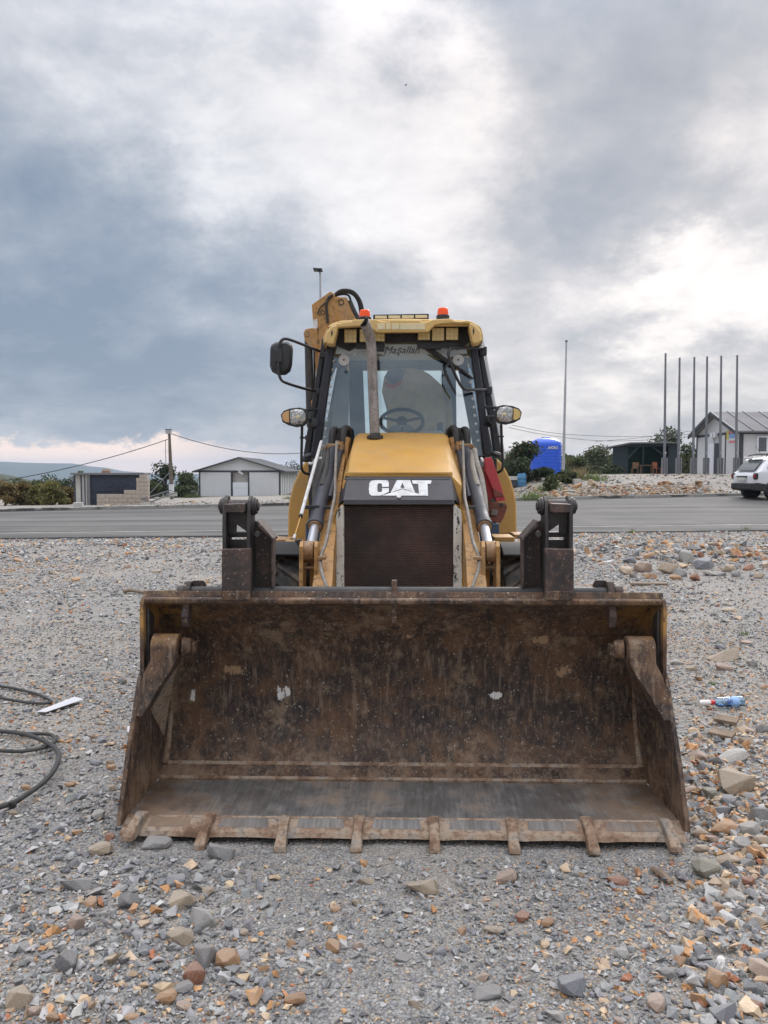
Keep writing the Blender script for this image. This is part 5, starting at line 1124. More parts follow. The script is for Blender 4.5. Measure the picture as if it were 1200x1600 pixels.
def stone_colours(x, y):
    n = len(x); warm = vnoise(x, y, 0.9)*0.55 + vnoise(x+9, y, 2.7)*0.45
    right = np.where(y < 5.5, 1.0, 0.25)/(1+np.exp(-(x-0.36*y)*5.0)); near = np.clip((3.2-y)/1.2, 0, 1)
    pw = np.clip(0.085+0.95*np.clip(warm-0.47, 0, 1)**1.1+0.30*right+0.16*near*(x < -0.1), 0, 0.6); pw = np.where(y > 12, np.clip(pw+0.05, 0, 0.5), pw)
    isw = rng.random(n) < pw
    c = np.where(isw, 6+rng.choice(4, n, p=[0.28, 0.37, 0.27, 0.08]), rng.choice(6, n, p=[0.18, 0.28, 0.27, 0.17, 0.04, 0.06]))
    col = PAL[c]*1.30*rng.uniform(0.80, 1.2, (n, 1)); return np.clip(col+rng.normal(0, 0.005, (n, 3)), 0.02, 0.8)
def gravel():
    P = []; Rr = []
    for y0, y1, dens, med, sg, side in ((1.45, 2.95, 8600, 0.0068, 0.52, 1.3), (2.95, 4.6, 4300, 0.0088, 0.54, 1.5), (4.6, 8, 2100, 0.0098, 0.5, 1.5), (8, 13.5, 520, 0.0165, 0.5, 1.8), (13.5, 20.5, 190, 0.028, 0.52, 2.4)):
        hx = 0.52*y1+side*0.45; n = int((y1-y0)*2*hx*dens)
        x = rng.uniform(-hx, hx, n); y = rng.uniform(y0, y1, n); r_ = med*np.exp(rng.normal(0, sg, n)); r_ = np.clip(r_, med*0.4, med*(4.2 if y0 < 4 else 2.6))
        keep = np.abs(x) < 0.52*y+side*0.45
        keep &= ((y-19.12-0.125*x) < -0.12) | (((y-19.12-0.125*x) < 0.8) & (rng.random(n) < 0.06) & (r_ < 0.03))
        inb = (np.abs(x-0.09) < 1.25) & (y > 3.12) & (y < 4.1); keep &= ~(inb & (r_ > 0.009)); keep &= ~((np.abs(x-0.1) < 1.1) & (y > 4.3) & (y < 9) & (rng.random(n) < 0.75))
        # coarse drifts
        z = vnoise(x, y, 0.8); keep &= (rng.random(n) < 0.30+1.0*z)
        P.append(np.stack([x, y], 1)[keep]); Rr.append(r_[keep])
    P = np.concatenate(P); Rr = np.concatenate(Rr)
    z = np.array([ground_z(a, b) for a, b in P]); pos = np.column_stack([P, z])
    stone_mesh('gravel', pos, Rr, stone_colours(P[:, 0], P[:, 1]), 'loose grey and orange crushed gravel spread over the ground')
    # second, coarser scatter: fist-sized pieces gathered in drifts
    n_near = 8000; n = 9000+n_near; y = rng.uniform(1.6, 19, n); y[:n_near] = rng.uniform(1.7, 4.6, n_near); x = rng.uniform(-1, 1, n)*(0.52*y+1.0)
    w = vnoise(x+3, y+5, 0.7); right = np.where(y < 5.0, 1.0, 0.12)/(1+np.exp(-(x-0.39*y)*9.0))
    keep = rng.random(n) < np.clip((w-0.70)*1.4+0.85*right+1.2*np.exp(-((x-6.0)/1.7)**2-((y-14.6)/1.4)**2)+(y < 3.15)*(0.6*np.exp(-((x+0.80)/0.38)**2)+0.25*np.exp(-((x-1.0)/0.3)**2)), 0.008, 0.95); keep &= (y-19.12-0.125*x) < -0.3
    keep &= ~((np.abs(x-0.1) < 1.3) & (y > 3.02) & (y < 9))
    x, y = x[keep], y[keep]; r_ = 0.020*np.exp(rng.normal(0, 0.48, len(x)))*(1+0.025*y)*(1+0.55/(1+np.exp(-(x-0.39*y)*9.0))*(y < 5))
    r_ = np.minimum(r_, np.where(y < 5, 0.036, 0.09))
    pos = np.column_stack([x, y, [ground_z(a, b) for a, b in zip(x, y)]])
    stone_mesh('coarse_gravel', pos, r_, stone_colours(x, y), 'coarser broken stones drifted among the fine gravel', flat=(0.6, 1.0))
gravel()
def rock_banks():
    n = 520; y = rng.uniform(2.15, 4.7, n); x = 0.395*y+0.02+np.abs(rng.normal(0, 0.17, n))*(0.6+0.15*y); k = x < 0.60*y+0.35; x, y = x[k], y[k]; k = ~((np.abs(x-0.09) < 1.30) & (y > 3.0)); x, y = x[k], y[k]; n = len(x)
    r_ = np.clip(0.027*np.exp(rng.normal(0, 0.38, n)), 0.014, 0.052); c = PAL[rng.choice(10, n, p=[0.1, 0.13, 0.12, 0.1, 0.06, 0.04, 0.14, 0.17, 0.10, 0.04])]*1.25*rng.uniform(0.8, 1.15, (n, 1))
    stone_mesh('broken_rock', np.column_stack([x, y, [ground_z(a, b) for a, b in zip(x, y)]]), r_, np.clip(c, 0.02, 0.7), 'dense bank of broken grey and orange rock along the right', flat=(0.65, 1.0), sink=0.3)
    n = 420; x = rng.normal(6.1, 1.5, n); y = rng.normal(14.8, 0.95, n); k = (y-19.12-0.125*x) < -0.4; x, y = x[k], y[k]; n = len(x); c = PAL[rng.choice(10, n, p=[0.08, 0.12, 0.14, 0.14, 0.08, 0.04, 0.12, 0.16, 0.09, 0.03])]*1.2*rng.uniform(0.8, 1.15, (n, 1))
    stone_mesh('rock_heap', np.column_stack([x, y, [ground_z(a, b) for a, b in zip(x, y)]]), np.clip(0.075*np.exp(rng.normal(0, 0.4, n)), 0.04, 0.15), np.clip(c, 0.02, 0.7), 'low heap of broken rock beside the road on the right', flat=(0.65, 1.0), sink=0.25)
rock_banks()

GREY, BLUE, DARK, LIGHT, ORANGE, TAN, PINK, RUSTY, OLIVE = (0.31, 0.31, 0.31), (0.26, 0.28, 0.315), (0.16, 0.165, 0.175), (0.52, 0.51, 0.48), (0.53, 0.30, 0.145), (0.54, 0.43, 0.31), (0.55, 0.40, 0.31), (0.36, 0.15, 0.08), (0.29, 0.28, 0.215)
CN = {GREY: 'grey', BLUE: 'blue-grey', DARK: 'dark grey', LIGHT: 'pale grey', ORANGE: 'orange', TAN: 'tan', PINK: 'pinkish', RUSTY: 'rust-red', OLIVE: 'olive'}
ROCKS = [
 (120, 1377, 58, 28, GREY, 'large flat grey stone slab in the gravel below the left bucket corner'), (142, 1407, 22, 30, ORANGE), (120, 1440, 36, 30, PINK, 'rounded pinkish stone at far left of the front gravel'), (105, 1500, 44, 40, DARK, 'dark grey blocky stone near the lower left of the gravel'), (32, 1555, 44, 50, TAN, 'tan split stone at the bottom left corner'),
 (158, 1325, 40, 26, TAN, 'pale tan stone just left of the outermost left bucket tooth'), (315, 1432, 58, 42, LIGHT, 'broad pale grey slab in front of the left bucket teeth'), (280, 1462, 50, 35, TAN, 'tan wedge-shaped stone in front of the pale slab'), (302, 1517, 40, 46, RUSTY, 'red-orange stone standing in the lower left gravel'), (357, 1493, 40, 45, ORANGE, 'bright orange flat stone beside the red-orange one'), (320, 1488, 46, 48, GREY, 'grey-brown stone behind the red-orange and orange pair'),
 (260, 1555, 42, 25, ORANGE, 'orange-tan stone low in the front left gravel'), (288, 1570, 28, 18, PINK), (285, 1542, 40, 16, GREY), (460, 1560, 42, 24, ORANGE, 'lone orange-yellow stone at the bottom centre left'), (285, 1402, 46, 40, TAN, 'tan and white stone among grey rubble below left teeth'), (325, 1385, 20, 36, TAN), (272, 1375, 40, 24, BLUE), (200, 1405, 42, 32, DARK), (344, 1330, 52, 34, GREY, 'big grey-brown stone partly under the second bucket tooth from left'), (245, 1316, 52, 24, GREY, 'big grey stone under the lip between the two leftmost teeth'), (172, 1305, 17, 25, RUSTY, 'rust-red cube of stone beside the left bucket corner'),
 (572, 1375, 32, 14, TAN), (525, 1420, 20, 12, ORANGE), (560, 1477, 22, 16, PINK), (520, 1477, 30, 25, ORANGE), (412, 1512, 20, 12, ORANGE), (382, 1454, 15, 18, TAN), (455, 1470, 18, 28, ORANGE), (205, 1590, 28, 18, ORANGE), (82, 1588, 26, 20, ORANGE), (55, 1578, 22, 20, PINK),
 (662, 1384, 66, 30, TAN, 'flat tan and white stone in the centre front gravel'), (790, 1368, 44, 26, PINK, 'long pinkish-red stone below the third tooth from right'), (817, 1430, 28, 22, RUSTY, 'rust-red crumbled stone right of centre front'), (855, 1440, 25, 16, ORANGE), (770, 1452, 35, 15, TAN), (722, 1450, 15, 24, ORANGE), (965, 1373, 40, 18, RUSTY, 'dark red-brown clod of earth below the right teeth'), (1100, 1354, 54, 40, OLIVE, 'grey-green triangular slab by the right bucket corner'), (1137, 1342, 40, 22, TAN), (893, 1537, 52, 48, BLUE, 'dark blue-grey angular stone at lower right of centre'), (762, 1550, 55, 20, GREY, 'flat dark grey stone at the bottom centre right'), (755, 1527, 24, 16, PINK), (647, 1565, 22, 20, TAN),
 (1025, 1565, 36, 30, PINK, 'pink-orange stone at the lower right'), (1120, 1530, 50, 40, ORANGE, 'large orange-tan stone in the lower right rubble'), (1188, 1512, 42, 44, PINK, 'pinkish stone cut by the right picture edge'), (1132, 1580, 52, 36, BLUE, 'blue-grey slab at the bottom right'), (1175, 1570, 34, 22, RUSTY), (1062, 1500, 28, 20, ORANGE), (1042, 1520, 32, 24, GREY), (1120, 1418, 26, 18, ORANGE), (1170, 1375, 22, 20, RUSTY), (870, 1585, 40, 20, LIGHT), (688, 1485, 22, 18, BLUE), (630, 1495, 32, 15, GREY), (970, 1488, 26, 22, LIGHT), (604, 1420, 16, 26, BLUE),
 (1150, 1216, 60, 60, TAN, 'largest tan-grey block of rock right of the bucket'), (1140, 1180, 66, 24, LIGHT, 'long pale rock lying behind the largest tan block'), (1126, 1120, 24, 14, TAN), (1090, 1180, 32, 24, PINK), (1165, 1157, 26, 16, TAN), (1167, 1140, 26, 14, PINK), (1192, 1138, 24, 18, DARK), (1195, 1154, 24, 16, BLUE), (1138, 1250, 32, 22, BLUE), (1157, 1258, 24, 18, GREY), (1127, 1265, 28, 18, BLUE), (1104, 1262, 15, 18, ORANGE), (1106, 1236, 22, 26, OLIVE), (1186, 1272, 42, 38, GREY, 'brown-grey cracked rock at the right edge below the tan block'), (1132, 1294, 50, 26, ORANGE, 'broad orange-tan rock right of the lower bucket side'), (1092, 1301, 32, 18, TAN), (1172, 1292, 36, 26, LIGHT), (1113, 1310, 24, 16, PINK), (1127, 1315, 18, 14, LIGHT), (1160, 1316, 40, 26, GREY), (1190, 1312, 28, 20, TAN), (1097, 1325, 30, 16, TAN), (1168, 1346, 26, 18, GREY), (1130, 1363, 20, 16, TAN), (1172, 1395, 24, 20, BLUE), (1080, 1233, 36, 13, PINK), (1100, 1207, 20, 10, ORANGE), (1150, 1400, 36, 26, LIGHT), (1185, 1440, 30, 22, TAN), (1145, 1440, 28, 20, GREY), (1095, 1460, 20, 15, TAN),
 (1005, 886, 38, 24, PINK, 'pinkish boulder at the left of the rock heap by the road'), (1042, 888, 34, 26, TAN, 'tan boulder in the middle of the rock heap by the road'), (1015, 900, 26, 12, ORANGE), (1055, 902, 20, 12, ORANGE), (1062, 895, 26, 18, GREY), (1085, 902, 22, 18, RUSTY), (1070, 868, 28, 30, LIGHT, 'tall pale slab at the top of the rock heap'), (1100, 880, 34, 28, BLUE, 'leaning blue-grey slab beside the tall pale one'), (985, 875, 26, 14, BLUE), (1012, 868, 22, 14, ORANGE), (1040, 870, 22, 12, BLUE), (1108, 896, 26, 10, LIGHT), (1140, 888, 20, 18, TAN), (1125, 896, 22, 12, GREY), (1168, 886, 22, 14, RUSTY), (1195, 880, 20, 14, LIGHT), (975, 853, 16, 10, ORANGE), (1020, 853, 20, 9, TAN), (1050, 852, 22, 10, ORANGE), (1085, 857, 24, 10, DARK), (1170, 860, 24, 12, PINK), (978, 891, 26, 20, TAN), (1150, 897, 22, 14, GREY), (1185, 900, 20, 12, TAN),
 (1132, 1024, 60, 22, TAN, 'long low tan rock in the gravel right of the bucket top'), (1130, 1042, 30, 16, PINK), (1175, 1037, 18, 14, GREY), (1138, 953, 28, 8, TAN), (1055, 1035, 26, 12, LIGHT), (1080, 1044, 20, 12, TAN), (1092, 1060, 18, 10, ORANGE), (1193, 1073, 16, 10, ORANGE), (1167, 1003, 22, 10, PINK), (1125, 1010, 22, 10, BLUE),
 (143, 1150, 13, 11, PINK), (160, 1156, 17, 12, BLUE), (150, 1190, 23, 12, BLUE), (152, 1272, 26, 22, LIGHT, 'whitish grey stone left of the lower bucket side'), (90, 1295, 24, 18, BLUE), (120, 1300, 20, 12, ORANGE), (50, 1065, 14, 6, TAN), (168, 1061, 11, 7, ORANGE), (85, 895, 20, 8, TAN), (120, 905, 22, 9, ORANGE), (200, 885, 14, 9, PINK), (245, 893, 18, 8, TAN), (222, 899, 18, 7, LIGHT), (30, 875, 20, 7, ORANGE), (150, 1240, 16, 10, GREY), (40, 1230, 18, 12, ORANGE), (20, 1270, 16, 12, TAN), (175, 1230, 18, 13, TAN), (172, 1190, 14, 10, TAN),
]
def region(px, py):
    if py < 945: return 'in the rock heap by the road' if px > 900 else 'in the far gravel left of the machine'
    if px < 200 and py < 1310: return 'in the gravel left of the bucket'
    if px > 1050 and py < 1370: return 'in the rubble right of the bucket'
    if py < 1345: return 'on the gravel close to the bucket'
    return 'in the front left gravel' if px < 420 else ('in the front middle gravel' if px < 880 else 'in the front right gravel')
def wear(me, seed):
    # knock the corners off: join near-flat facets, chamfer the edges, jitter a little
    bm = bmesh.new(); bm.from_mesh(me)
    bmesh.ops.dissolve_limit(bm, angle_limit=R(14), verts=bm.verts, edges=bm.edges)
    bmesh.ops.bevel(bm, geom=list(bm.edges), offset=0.075, segments=1, affect='EDGES', profile=0.6, clamp_overlap=True)
    r_ = random.Random(seed)
    for v in bm.verts: v.co += Vector((r_.uniform(-1, 1), r_.uniform(-1, 1), r_.uniform(-1, 1)))*0.022
    bmesh.ops.triangulate(bm, faces=bm.faces); bm.to_mesh(me); bm.free()
ROCKM = []; SHARED = {}
for i in range(22):
    V, F = hull_template(500+i, 15+(i % 6), 0.9, 0.45+0.1*(i % 4)); me = bpy.data.meshes.new('stone'); me.from_pydata(V.tolist(), [], F.tolist()); wear(me, i); me.shade_flat(); me.materials.append(MAT['large_stone']); ROCKM.append(me)
def put_rock(px, py, w, h, col, label=None, i=0):
    p = GP(px, py+h*0.30); d = math.hypot(p.x, p.y)
    ww = w/FPX*p.y; hh = h/FPX*p.y
    o = bpy.data.objects.new('stone', ROCKM[i % len(ROCKM)]); C.objects.link(o)
    el = math.atan2(CAMH-p.z, d); vis = math.cos(el)
    zz = max(0.25*ww, min(hh*0.95, 0.9*ww)); dep = min(max(0.55*ww, hh*0.9), ww)
    o.scale = (ww*0.57, dep*0.57, zz*0.60); o.rotation_euler = (random.uniform(-0.25, 0.25), random.uniform(-0.25, 0.25), random.uniform(-0.35, 0.35))
    o.location = (p.x, p.y, p.z+zz*0.27)
    j = random.uniform(0.88, 1.12); o.color = tuple(min(1, c*j) for c in col)+(1,)
    rg = region(px, py)
    if label: tag(o, label, 'stone', 'loose stones singled out by size or colour')
    else: SHARED.setdefault((CN[col], rg), []).append((p.y, o))
for i, r_ in enumerate(ROCKS): put_rock(*r_[:5], r_[5] if len(r_) > 5 else None, i)
# further fist-sized stones strewn where the photograph shows them
def inside_machine(px, py): return 175 < px < 1075 and 900 < py < 1345
for i in range(115):
    while True:
        zone = random.random()
        if zone < 0.36: px, py = random.uniform(0, 420), random.uniform(1330, 1596)
        elif zone < 0.68: px, py = random.uniform(1010, 1198), random.uniform(1130, 1596)
        elif zone < 0.86: px, py = random.uniform(420, 1010), random.uniform(1370, 1596)
        elif zone < 0.94: px, py = random.uniform(930, 1198), random.uniform(845, 905)
        else: px, py = random.uniform(0, 175), random.uniform(1100, 1330)
        if not inside_machine(px, py): break
    w = random.uniform(11, 21)*(0.8 if py < 950 else 1.0); col = random.choice([GREY, GREY, BLUE, BLUE, BLUE, DARK, LIGHT, LIGHT, TAN, TAN, ORANGE, PINK])
    put_rock(px, py, w, w*random.uniform(0.45, 0.85), col, None, i*7+3)

ORD = ['', 'second ', 'third ', 'fourth ', 'fifth ', 'sixth ', 'seventh ', 'eighth ', 'ninth ', 'tenth ', 'eleventh ', 'twelfth ', 'thirteenth ', 'fourteenth ', 'fifteenth ', 'sixteenth ', 'seventeenth ', 'eighteenth ', 'nineteenth ', 'twentieth ']
for (cn, rg), lst in SHARED.items():
    lst.sort(key=lambda a: a[0]); n = len(lst)
    for k, (_, o) in enumerate(lst):
        if n == 1: lab = 'only small '+cn+' loose stone '+rg
        elif k < (n+1)//2: lab = ORD[min(k, 19)]+'nearest small '+cn+' loose stone '+rg
        else: lab = ORD[min(n-1-k, 19)]+'farthest small '+cn+' loose stone '+rg
        tag(o, lab, 'stone', cn+' stones '+rg)
# ------------------------------------------------------------------ small things lying about
def ground_tube(pts, r, name, mat, label, cat, lift=0.0, group=None):
    P = []
    for x, y in pts:
        p = GP(x, y); P.append(p)
    cu = catmull(P, 8); Q = [Vector((p.x, p.y, ground_z(p.x, p.y)+r+0.012+lift)) for p in cu]
    mb = MB(); mb.tube(Q, r, 10, 1); o = mb.build(name, MAT[mat]); tag(o, label, cat, group); return o
ground_tube([(-60, 1148), (0, 1149), (40, 1153), (75, 1154), (86, 1160), (83, 1168), (70, 1175), (35, 1181), (0, 1180), (-60, 1176)], 0.011, 'cable', 'cable_rubber', 'black cable loop doubling back on the gravel at the left edge', 'cable', 0.004)
cb = ground_tube([(-60, 1153), (0, 1155), (35, 1159), (58, 1166), (78, 1176), (90, 1187), (92, 1200), (82, 1222), (65, 1240), (40, 1258), (18, 1271), (-40, 1288)], 0.013, 'cable', 'cable_rubber', 'thick black cable curving down the left gravel with tape round it', 'cable', 0.024)
ground_tube([(-60, 1072), (0, 1077), (35, 1083), (60, 1090), (80, 1100), (70, 1104), (40, 1102), (0, 1095), (-50, 1088)], 0.010, 'cable', 'cable_rubber', 'thinner black cable bent in a narrow loop beside the white paper', 'cable')
p = GP(22, 1271); mb = MB(); c = Vector((p.x, p.y, p.z+0.03))
for k in range(4):
    a = R(60+k*45); t = c+Vector((math.cos(a)*0.035, -0.02, math.sin(a)*0.035)); mb.loft([[c+Vector((-0.012, 0, 0)), c+Vector((0.012, 0, 0)), c+Vector((0.008, -0.012, 0))], [t+Vector((-0.006, 0, 0)), t+Vector((0.006, 0, 0)), t+Vector((0.003, -0.006, 0))]])
o = mb.build('tape_end', MAT['cable_rubber'], cb)
# paper
q = [GP(x, y) for x, y in ((57, 1117), (72, 1119), (131, 1100), (117, 1097))]
mb = MB(); mb.loft([[p+Vector((0, 0, 0.022+0.006*i)) for i, p in enumerate(q)], [p+Vector((0, 0, 0.0195+0.006*i)) for i, p in enumerate(q)]]); mb = mb; tag(mb.build('paper_sheet', MAT['paper']), 'strip of white paper lying on the gravel left of the bucket', 'paper')
q = [GP(x, y) for x, y in ((199, 1142), (206, 1141), (206, 1151), (199, 1151))]
mb = MB(); mb.loft([[p+Vector((0, 0, 0.03)) for p in q], [p+Vector((0, 0, 0.026)) for p in q]]); tag(mb.build('paper_scrap', MAT['paper']), 'tiny white paper scrap against the left side of the bucket', 'paper')
# plastic bottle
def bottle():
    a = GP(1092, 1108); b = GP(1161, 1106); ln = (b-a).length; ax = (b-a).normalized(); rz = math.atan2(ax.y, ax.x); r = 0.034
    root = empty('plastic_bottle', a+Vector((0, 0, 0.0)), rz, 'crumpled clear blue plastic bottle with red neck ring and white cap', 'bottle')
    k = ln; z0 = r+0.008
    mb = MB(); mb.lathe([(0.0, k*0.99), (r*0.7, k), (r*0.98, k*0.97), (r, k*0.88), (r*0.93, k*0.86), (r, k*0.83), (r*0.97, k*0.70), (r*1.02, k*0.60), (r*0.90, k*0.55), (r*1.0, k*0.50), (r*0.92, k*0.42), (r*0.6, k*0.36), (r*0.42, k*0.33), (r*0.40, k*0.28)], (0, 0, z0), (1, 0, 0), 20); mb.build('bottle_body', MAT['bottle_plastic'], root)
    mb = MB(); mb.lathe([(r*0.46, k*0.35), (r*0.50, k*0.30), (r*0.50, k*0.25), (r*0.3, k*0.25)], (0, 0, z0), (1, 0, 0), 18); mb.build('neck_ring', MAT['bottle_ring'], root)
    mb = MB(); mb.lathe([(0.0, 0.0), (r*0.38, k*0.01), (r*0.55, k*0.08), (r*0.55, k*0.2), (r*0.42, k*0.26)], (0, 0, z0), (1, 0, 0), 18); mb.build('bottle_cap', MAT['bottle_cap'], root)
    mb = MB(); mb.lathe([(r*1.012, k*0.86), (r*1.02, k*0.80), (r*1.0, k*0.74), (r*1.012, k*0.70)], (0, 0, z0), (1, 0, 0), 20); mb.build('bottle_label', MAT['banner_blue'], root)
bottle()
# two split boards by the bottle
for k, (x0, y0, x1, y1) in enumerate(((1118, 1131, 1152, 1138), (1110, 1150, 1146, 1157))):
    a, b = GP(x0, y0), GP(x1, y1); c = (a+b)/2; m = Matrix.Rotation(math.atan2(b.y-a.y, b.x-a.x), 3, 'Z') @ Matrix.Rotation(0.12, 3, 'X')
    mb = MB(); mb.obox(c+Vector((0, 0, 0.03+0.012*(1-k))), (b-a).length*1.05, 0.085, 0.022, m); tag(mb.build('board', MAT['old_timber'], None, 0.004), ('weathered board end nearer the plastic bottle' if k == 0 else 'weathered board end in front of the other one below the bottle'), 'board', 'weathered board ends')
# stick behind the bucket on the left, planks on the right
P = [GP(x, y) for x, y in ((193, 928), (205, 927), (230, 929), (255, 927), (275, 928), (300, 930))]
mb = MB(); mb.tube([p+Vector((0, 0, 0.03+0.01*math.sin(i*2))) for i, p in enumerate(P)], [0.024, 0.02, 0.016, 0.014, 0.012], 8, 4); tag(mb.build('stick', MAT['old_timber']), 'dry stick lying on the gravel behind the left bucket corner', 'stick')
a, b = GP(985, 915), GP(1042, 914); mb = MB(); mb.obox((a+b)/2+Vector((0, 0, 0.02)), (b-a).length, 0.1, 0.03, Matrix.Rotation(math.atan2(b.y-a.y, b.x-a.x), 3, 'Z')); tag(mb.build('plank', MAT['old_timber'], None, 0.004), 'thin weathered plank on the gravel below the rock heap', 'plank')
a, b = GP(1019, 1362), GP(1049, 1384); mb = MB(); d = (b-a); mb.tube([a+Vector((0, 0, 0.012)), a.lerp(b, 0.5)+Vector((0, 0, 0.02)), b+Vector((0, 0, 0.012))], [0.012, 0.016, 0.012], 8, 4); tag(mb.build('wood_splinter', MAT['old_timber']), 'pale wood splinter in the gravel below the right end of the bucket', 'wood')

# ------------------------------------------------------------------ plants
def leaf_mesh(name, cen, size, cols, parent=None, up=0.3, aspect=0.55):
    n = len(cen); a = rng.normal(size=(n, 3)); a[:, 2] += up; a /= np.linalg.norm(a, axis=1)[:, None]
    b = rng.normal(size=(n, 3)); b -= a*np.sum(a*b, 1)[:, None]; b /= np.linalg.norm(b, axis=1)[:, None]
    s = size[:, None]; P = np.stack([cen-a*s, cen+b*s*aspect, cen+a*s, cen-b*s*aspect], 1).reshape(-1, 3).astype(np.float32)
    me = bpy.data.meshes.new(name); me.vertices.add(n*4); me.vertices.foreach_set('co', P.ravel()); me.loops.add(n*4); me.loops.foreach_set('vertex_index', np.arange(n*4, dtype=np.int32))
    me.polygons.add(n); me.polygons.foreach_set('loop_start', np.arange(0, n*4, 4, dtype=np.int32)); me.polygons.foreach_set('loop_total', np.full(n, 4, dtype=np.int32))
    ca = me.color_attributes.new('Col', 'FLOAT_COLOR', 'POINT'); cc = np.repeat(np.concatenate([cols, np.ones((n, 1))], 1), 4, axis=0).astype(np.float32); ca.data.foreach_set('color', cc.ravel())
    me.update(calc_edges=True); me.materials.append(MAT['leaves']); o = bpy.data.objects.new(name, me); C.objects.link(o)
    if parent: o.parent = parent
    return o
LEAFC = {'dark': (0.040, 0.060, 0.026), 'mid': (0.070, 0.092, 0.035), 'olive': (0.150, 0.145, 0.045), 'brown': (0.150, 0.112, 0.042), 'grey': (0.085, 0.105, 0.055), 'bright': (0.130, 0.180, 0.050), 'dry': (0.27, 0.22, 0.12)}
def tree(name, base, w, h, col, label, cat, group, n=2200, crown0=0.15, sparse=0.0, leaf=0.10, seed=0):
    r_ = np.random.default_rng(seed+1000); root = empty(name, base, 0, label, cat, group)
    trunk = MB(); th = h*max(crown0, 0.12)
    trunk.tube([(0, 0, -0.1), (w*0.02, 0, th), (w*0.05, 0.02*w, h*0.55), (w*0.03, 0, h*0.8)], [0.045*w**0.7+0.02, 0.035*w**0.7+0.015, 0.022*w**0.7+0.01, 0.012], 8, 3)
    nc = max(7, int(9+w*2)); cl = []
    for k in range(nc):
        a = r_.uniform(0, 2*math.pi); f = math.sqrt(r_.uniform(0, 1)); zz = r_.uniform(crown0, 0.93)
        lim = math.sqrt(max(0.05, 1-((zz-0.45)/0.62)**2)); c = np.array([math.cos(a)*f*lim*w*0.38, math.sin(a)*f*lim*w*0.38, zz*h]); cl.append(c)
        trunk.tube([(0.02*w, 0, max(th*0.6, c[2]*0.45)), (c[0]*0.5, c[1]*0.5, c[2]*0.75), tuple(c)], [0.02*w**0.7+0.006, 0.012, 0.006], 5, 2)
    trunk.build('trunk', MAT['bark'], root)
    idx = r_.integers(0, nc, n); c = np.array(cl)[idx]; d = r_.normal(size=(n, 3)); d /= np.linalg.norm(d, axis=1)[:, None]
    rad = r_.uniform(0.25, 1.0, n)**0.5*(0.9+0.5*r_.random(n)); cr = (0.17 if sparse else 0.23)*np.array([w, w, h*0.75])
    p = c + d*rad[:, None]*cr*(0.8+0.5*r_.random(nc)[idx])[:, None]; p[:, 2] = np.maximum(p[:, 2], 0.04)
    base_c = np.array(LEAFC[col]); tint = (0.7+0.6*r_.random(nc))[idx]
    cols = base_c[None]*tint[:, None]*r_.uniform(0.65, 1.4, (n, 1)); cols[:, 0] += (r_.random(n) < 0.08)*0.05
    leaf_mesh('crown', p, leaf*r_.uniform(0.6, 1.4, n), np.clip(cols, 0.01, 0.5), root); return root
def tree_px(name, px, pyb, wpx, pyt, Y, col, label, cat, group, **k):
    b = WP(px, pyb, Y); gz = ground_z(b.x, b.y); t = WP(px, pyt, Y); tree(name, Vector((b.x, b.y, gz)), wpx/FPX*Y, max(0.4, t.z-gz), col, label, cat, group, **k)
LG = 'shrubs beyond the road on the left'
for i, (px, w, top, Y, col, lab) in enumerate((
 (8, 34, 752, 38, 'brown', 'reddish brown shrub at the left picture edge beyond the kerb'), (32, 34, 757, 39, 'brown', 'brown and olive shrub second from the left edge'), (58, 40, 755, 39, 'olive', 'low olive shrub in the middle of the left thicket'), (82, 40, 755, 38, 'olive', 'yellow-green shrub left of the dark stone-clad hut'), (104, 26, 760, 39, 'brown', 'small rusty shrub touching the hut on its left'),
 (88, 44, 745, 52, 'dark', 'dark green bush rising behind the yellow-green shrub'), (20, 50, 750, 56, 'mid', 'green bush behind the brown shrubs at far left'), (55, 44, 752, 58, 'mid', 'green bush behind the olive shrub on the left'), (-25, 60, 750, 42, 'brown', 'brown shrub just outside the left edge'), (118, 30, 748, 60, 'dark', 'dark bush behind the hut at its left corner'))):
    tree_px('shrub', px, 790, w, top, Y, col, lab, 'shrub', LG, n=1500, crown0=0.06, leaf=0.075, seed=i)
TG = 'trees behind the left buildings'
for i, (px, w, top, Y, col, lab) in enumerate((
 (128, 16, 735, 60, 'mid', 'small treetop showing above the dark stone-clad hut'), (258, 44, 727, 68, 'dark', 'round dark green tree behind the utility pole'), (291, 36, 738, 70, 'mid', 'brownish green tree between the utility pole and the white storehouse'), (232, 34, 752, 58, 'mid', 'low green bush between the block wall and the utility pole'), (288, 40, 758, 62, 'mid', 'low bush left of the white storehouse wall'), (455, 50, 722, 100, 'dark', 'dark tree behind the right end of the white storehouse'), (212, 40, 748, 70, 'dark', 'dark bush behind the stepped block wall'), (330, 60, 745, 110, 'mid', 'distant tree hidden behind the white storehouse'), (490, 60, 720, 105, 'dark', 'distant dark tree left of the cab'))):
    tree_px('tree', px, 776, w, top, Y, col, lab, 'tree', TG, n=2200, crown0=0.10, leaf=0.12, seed=40+i)
RG = 'bushes and trees behind the yard on the right'
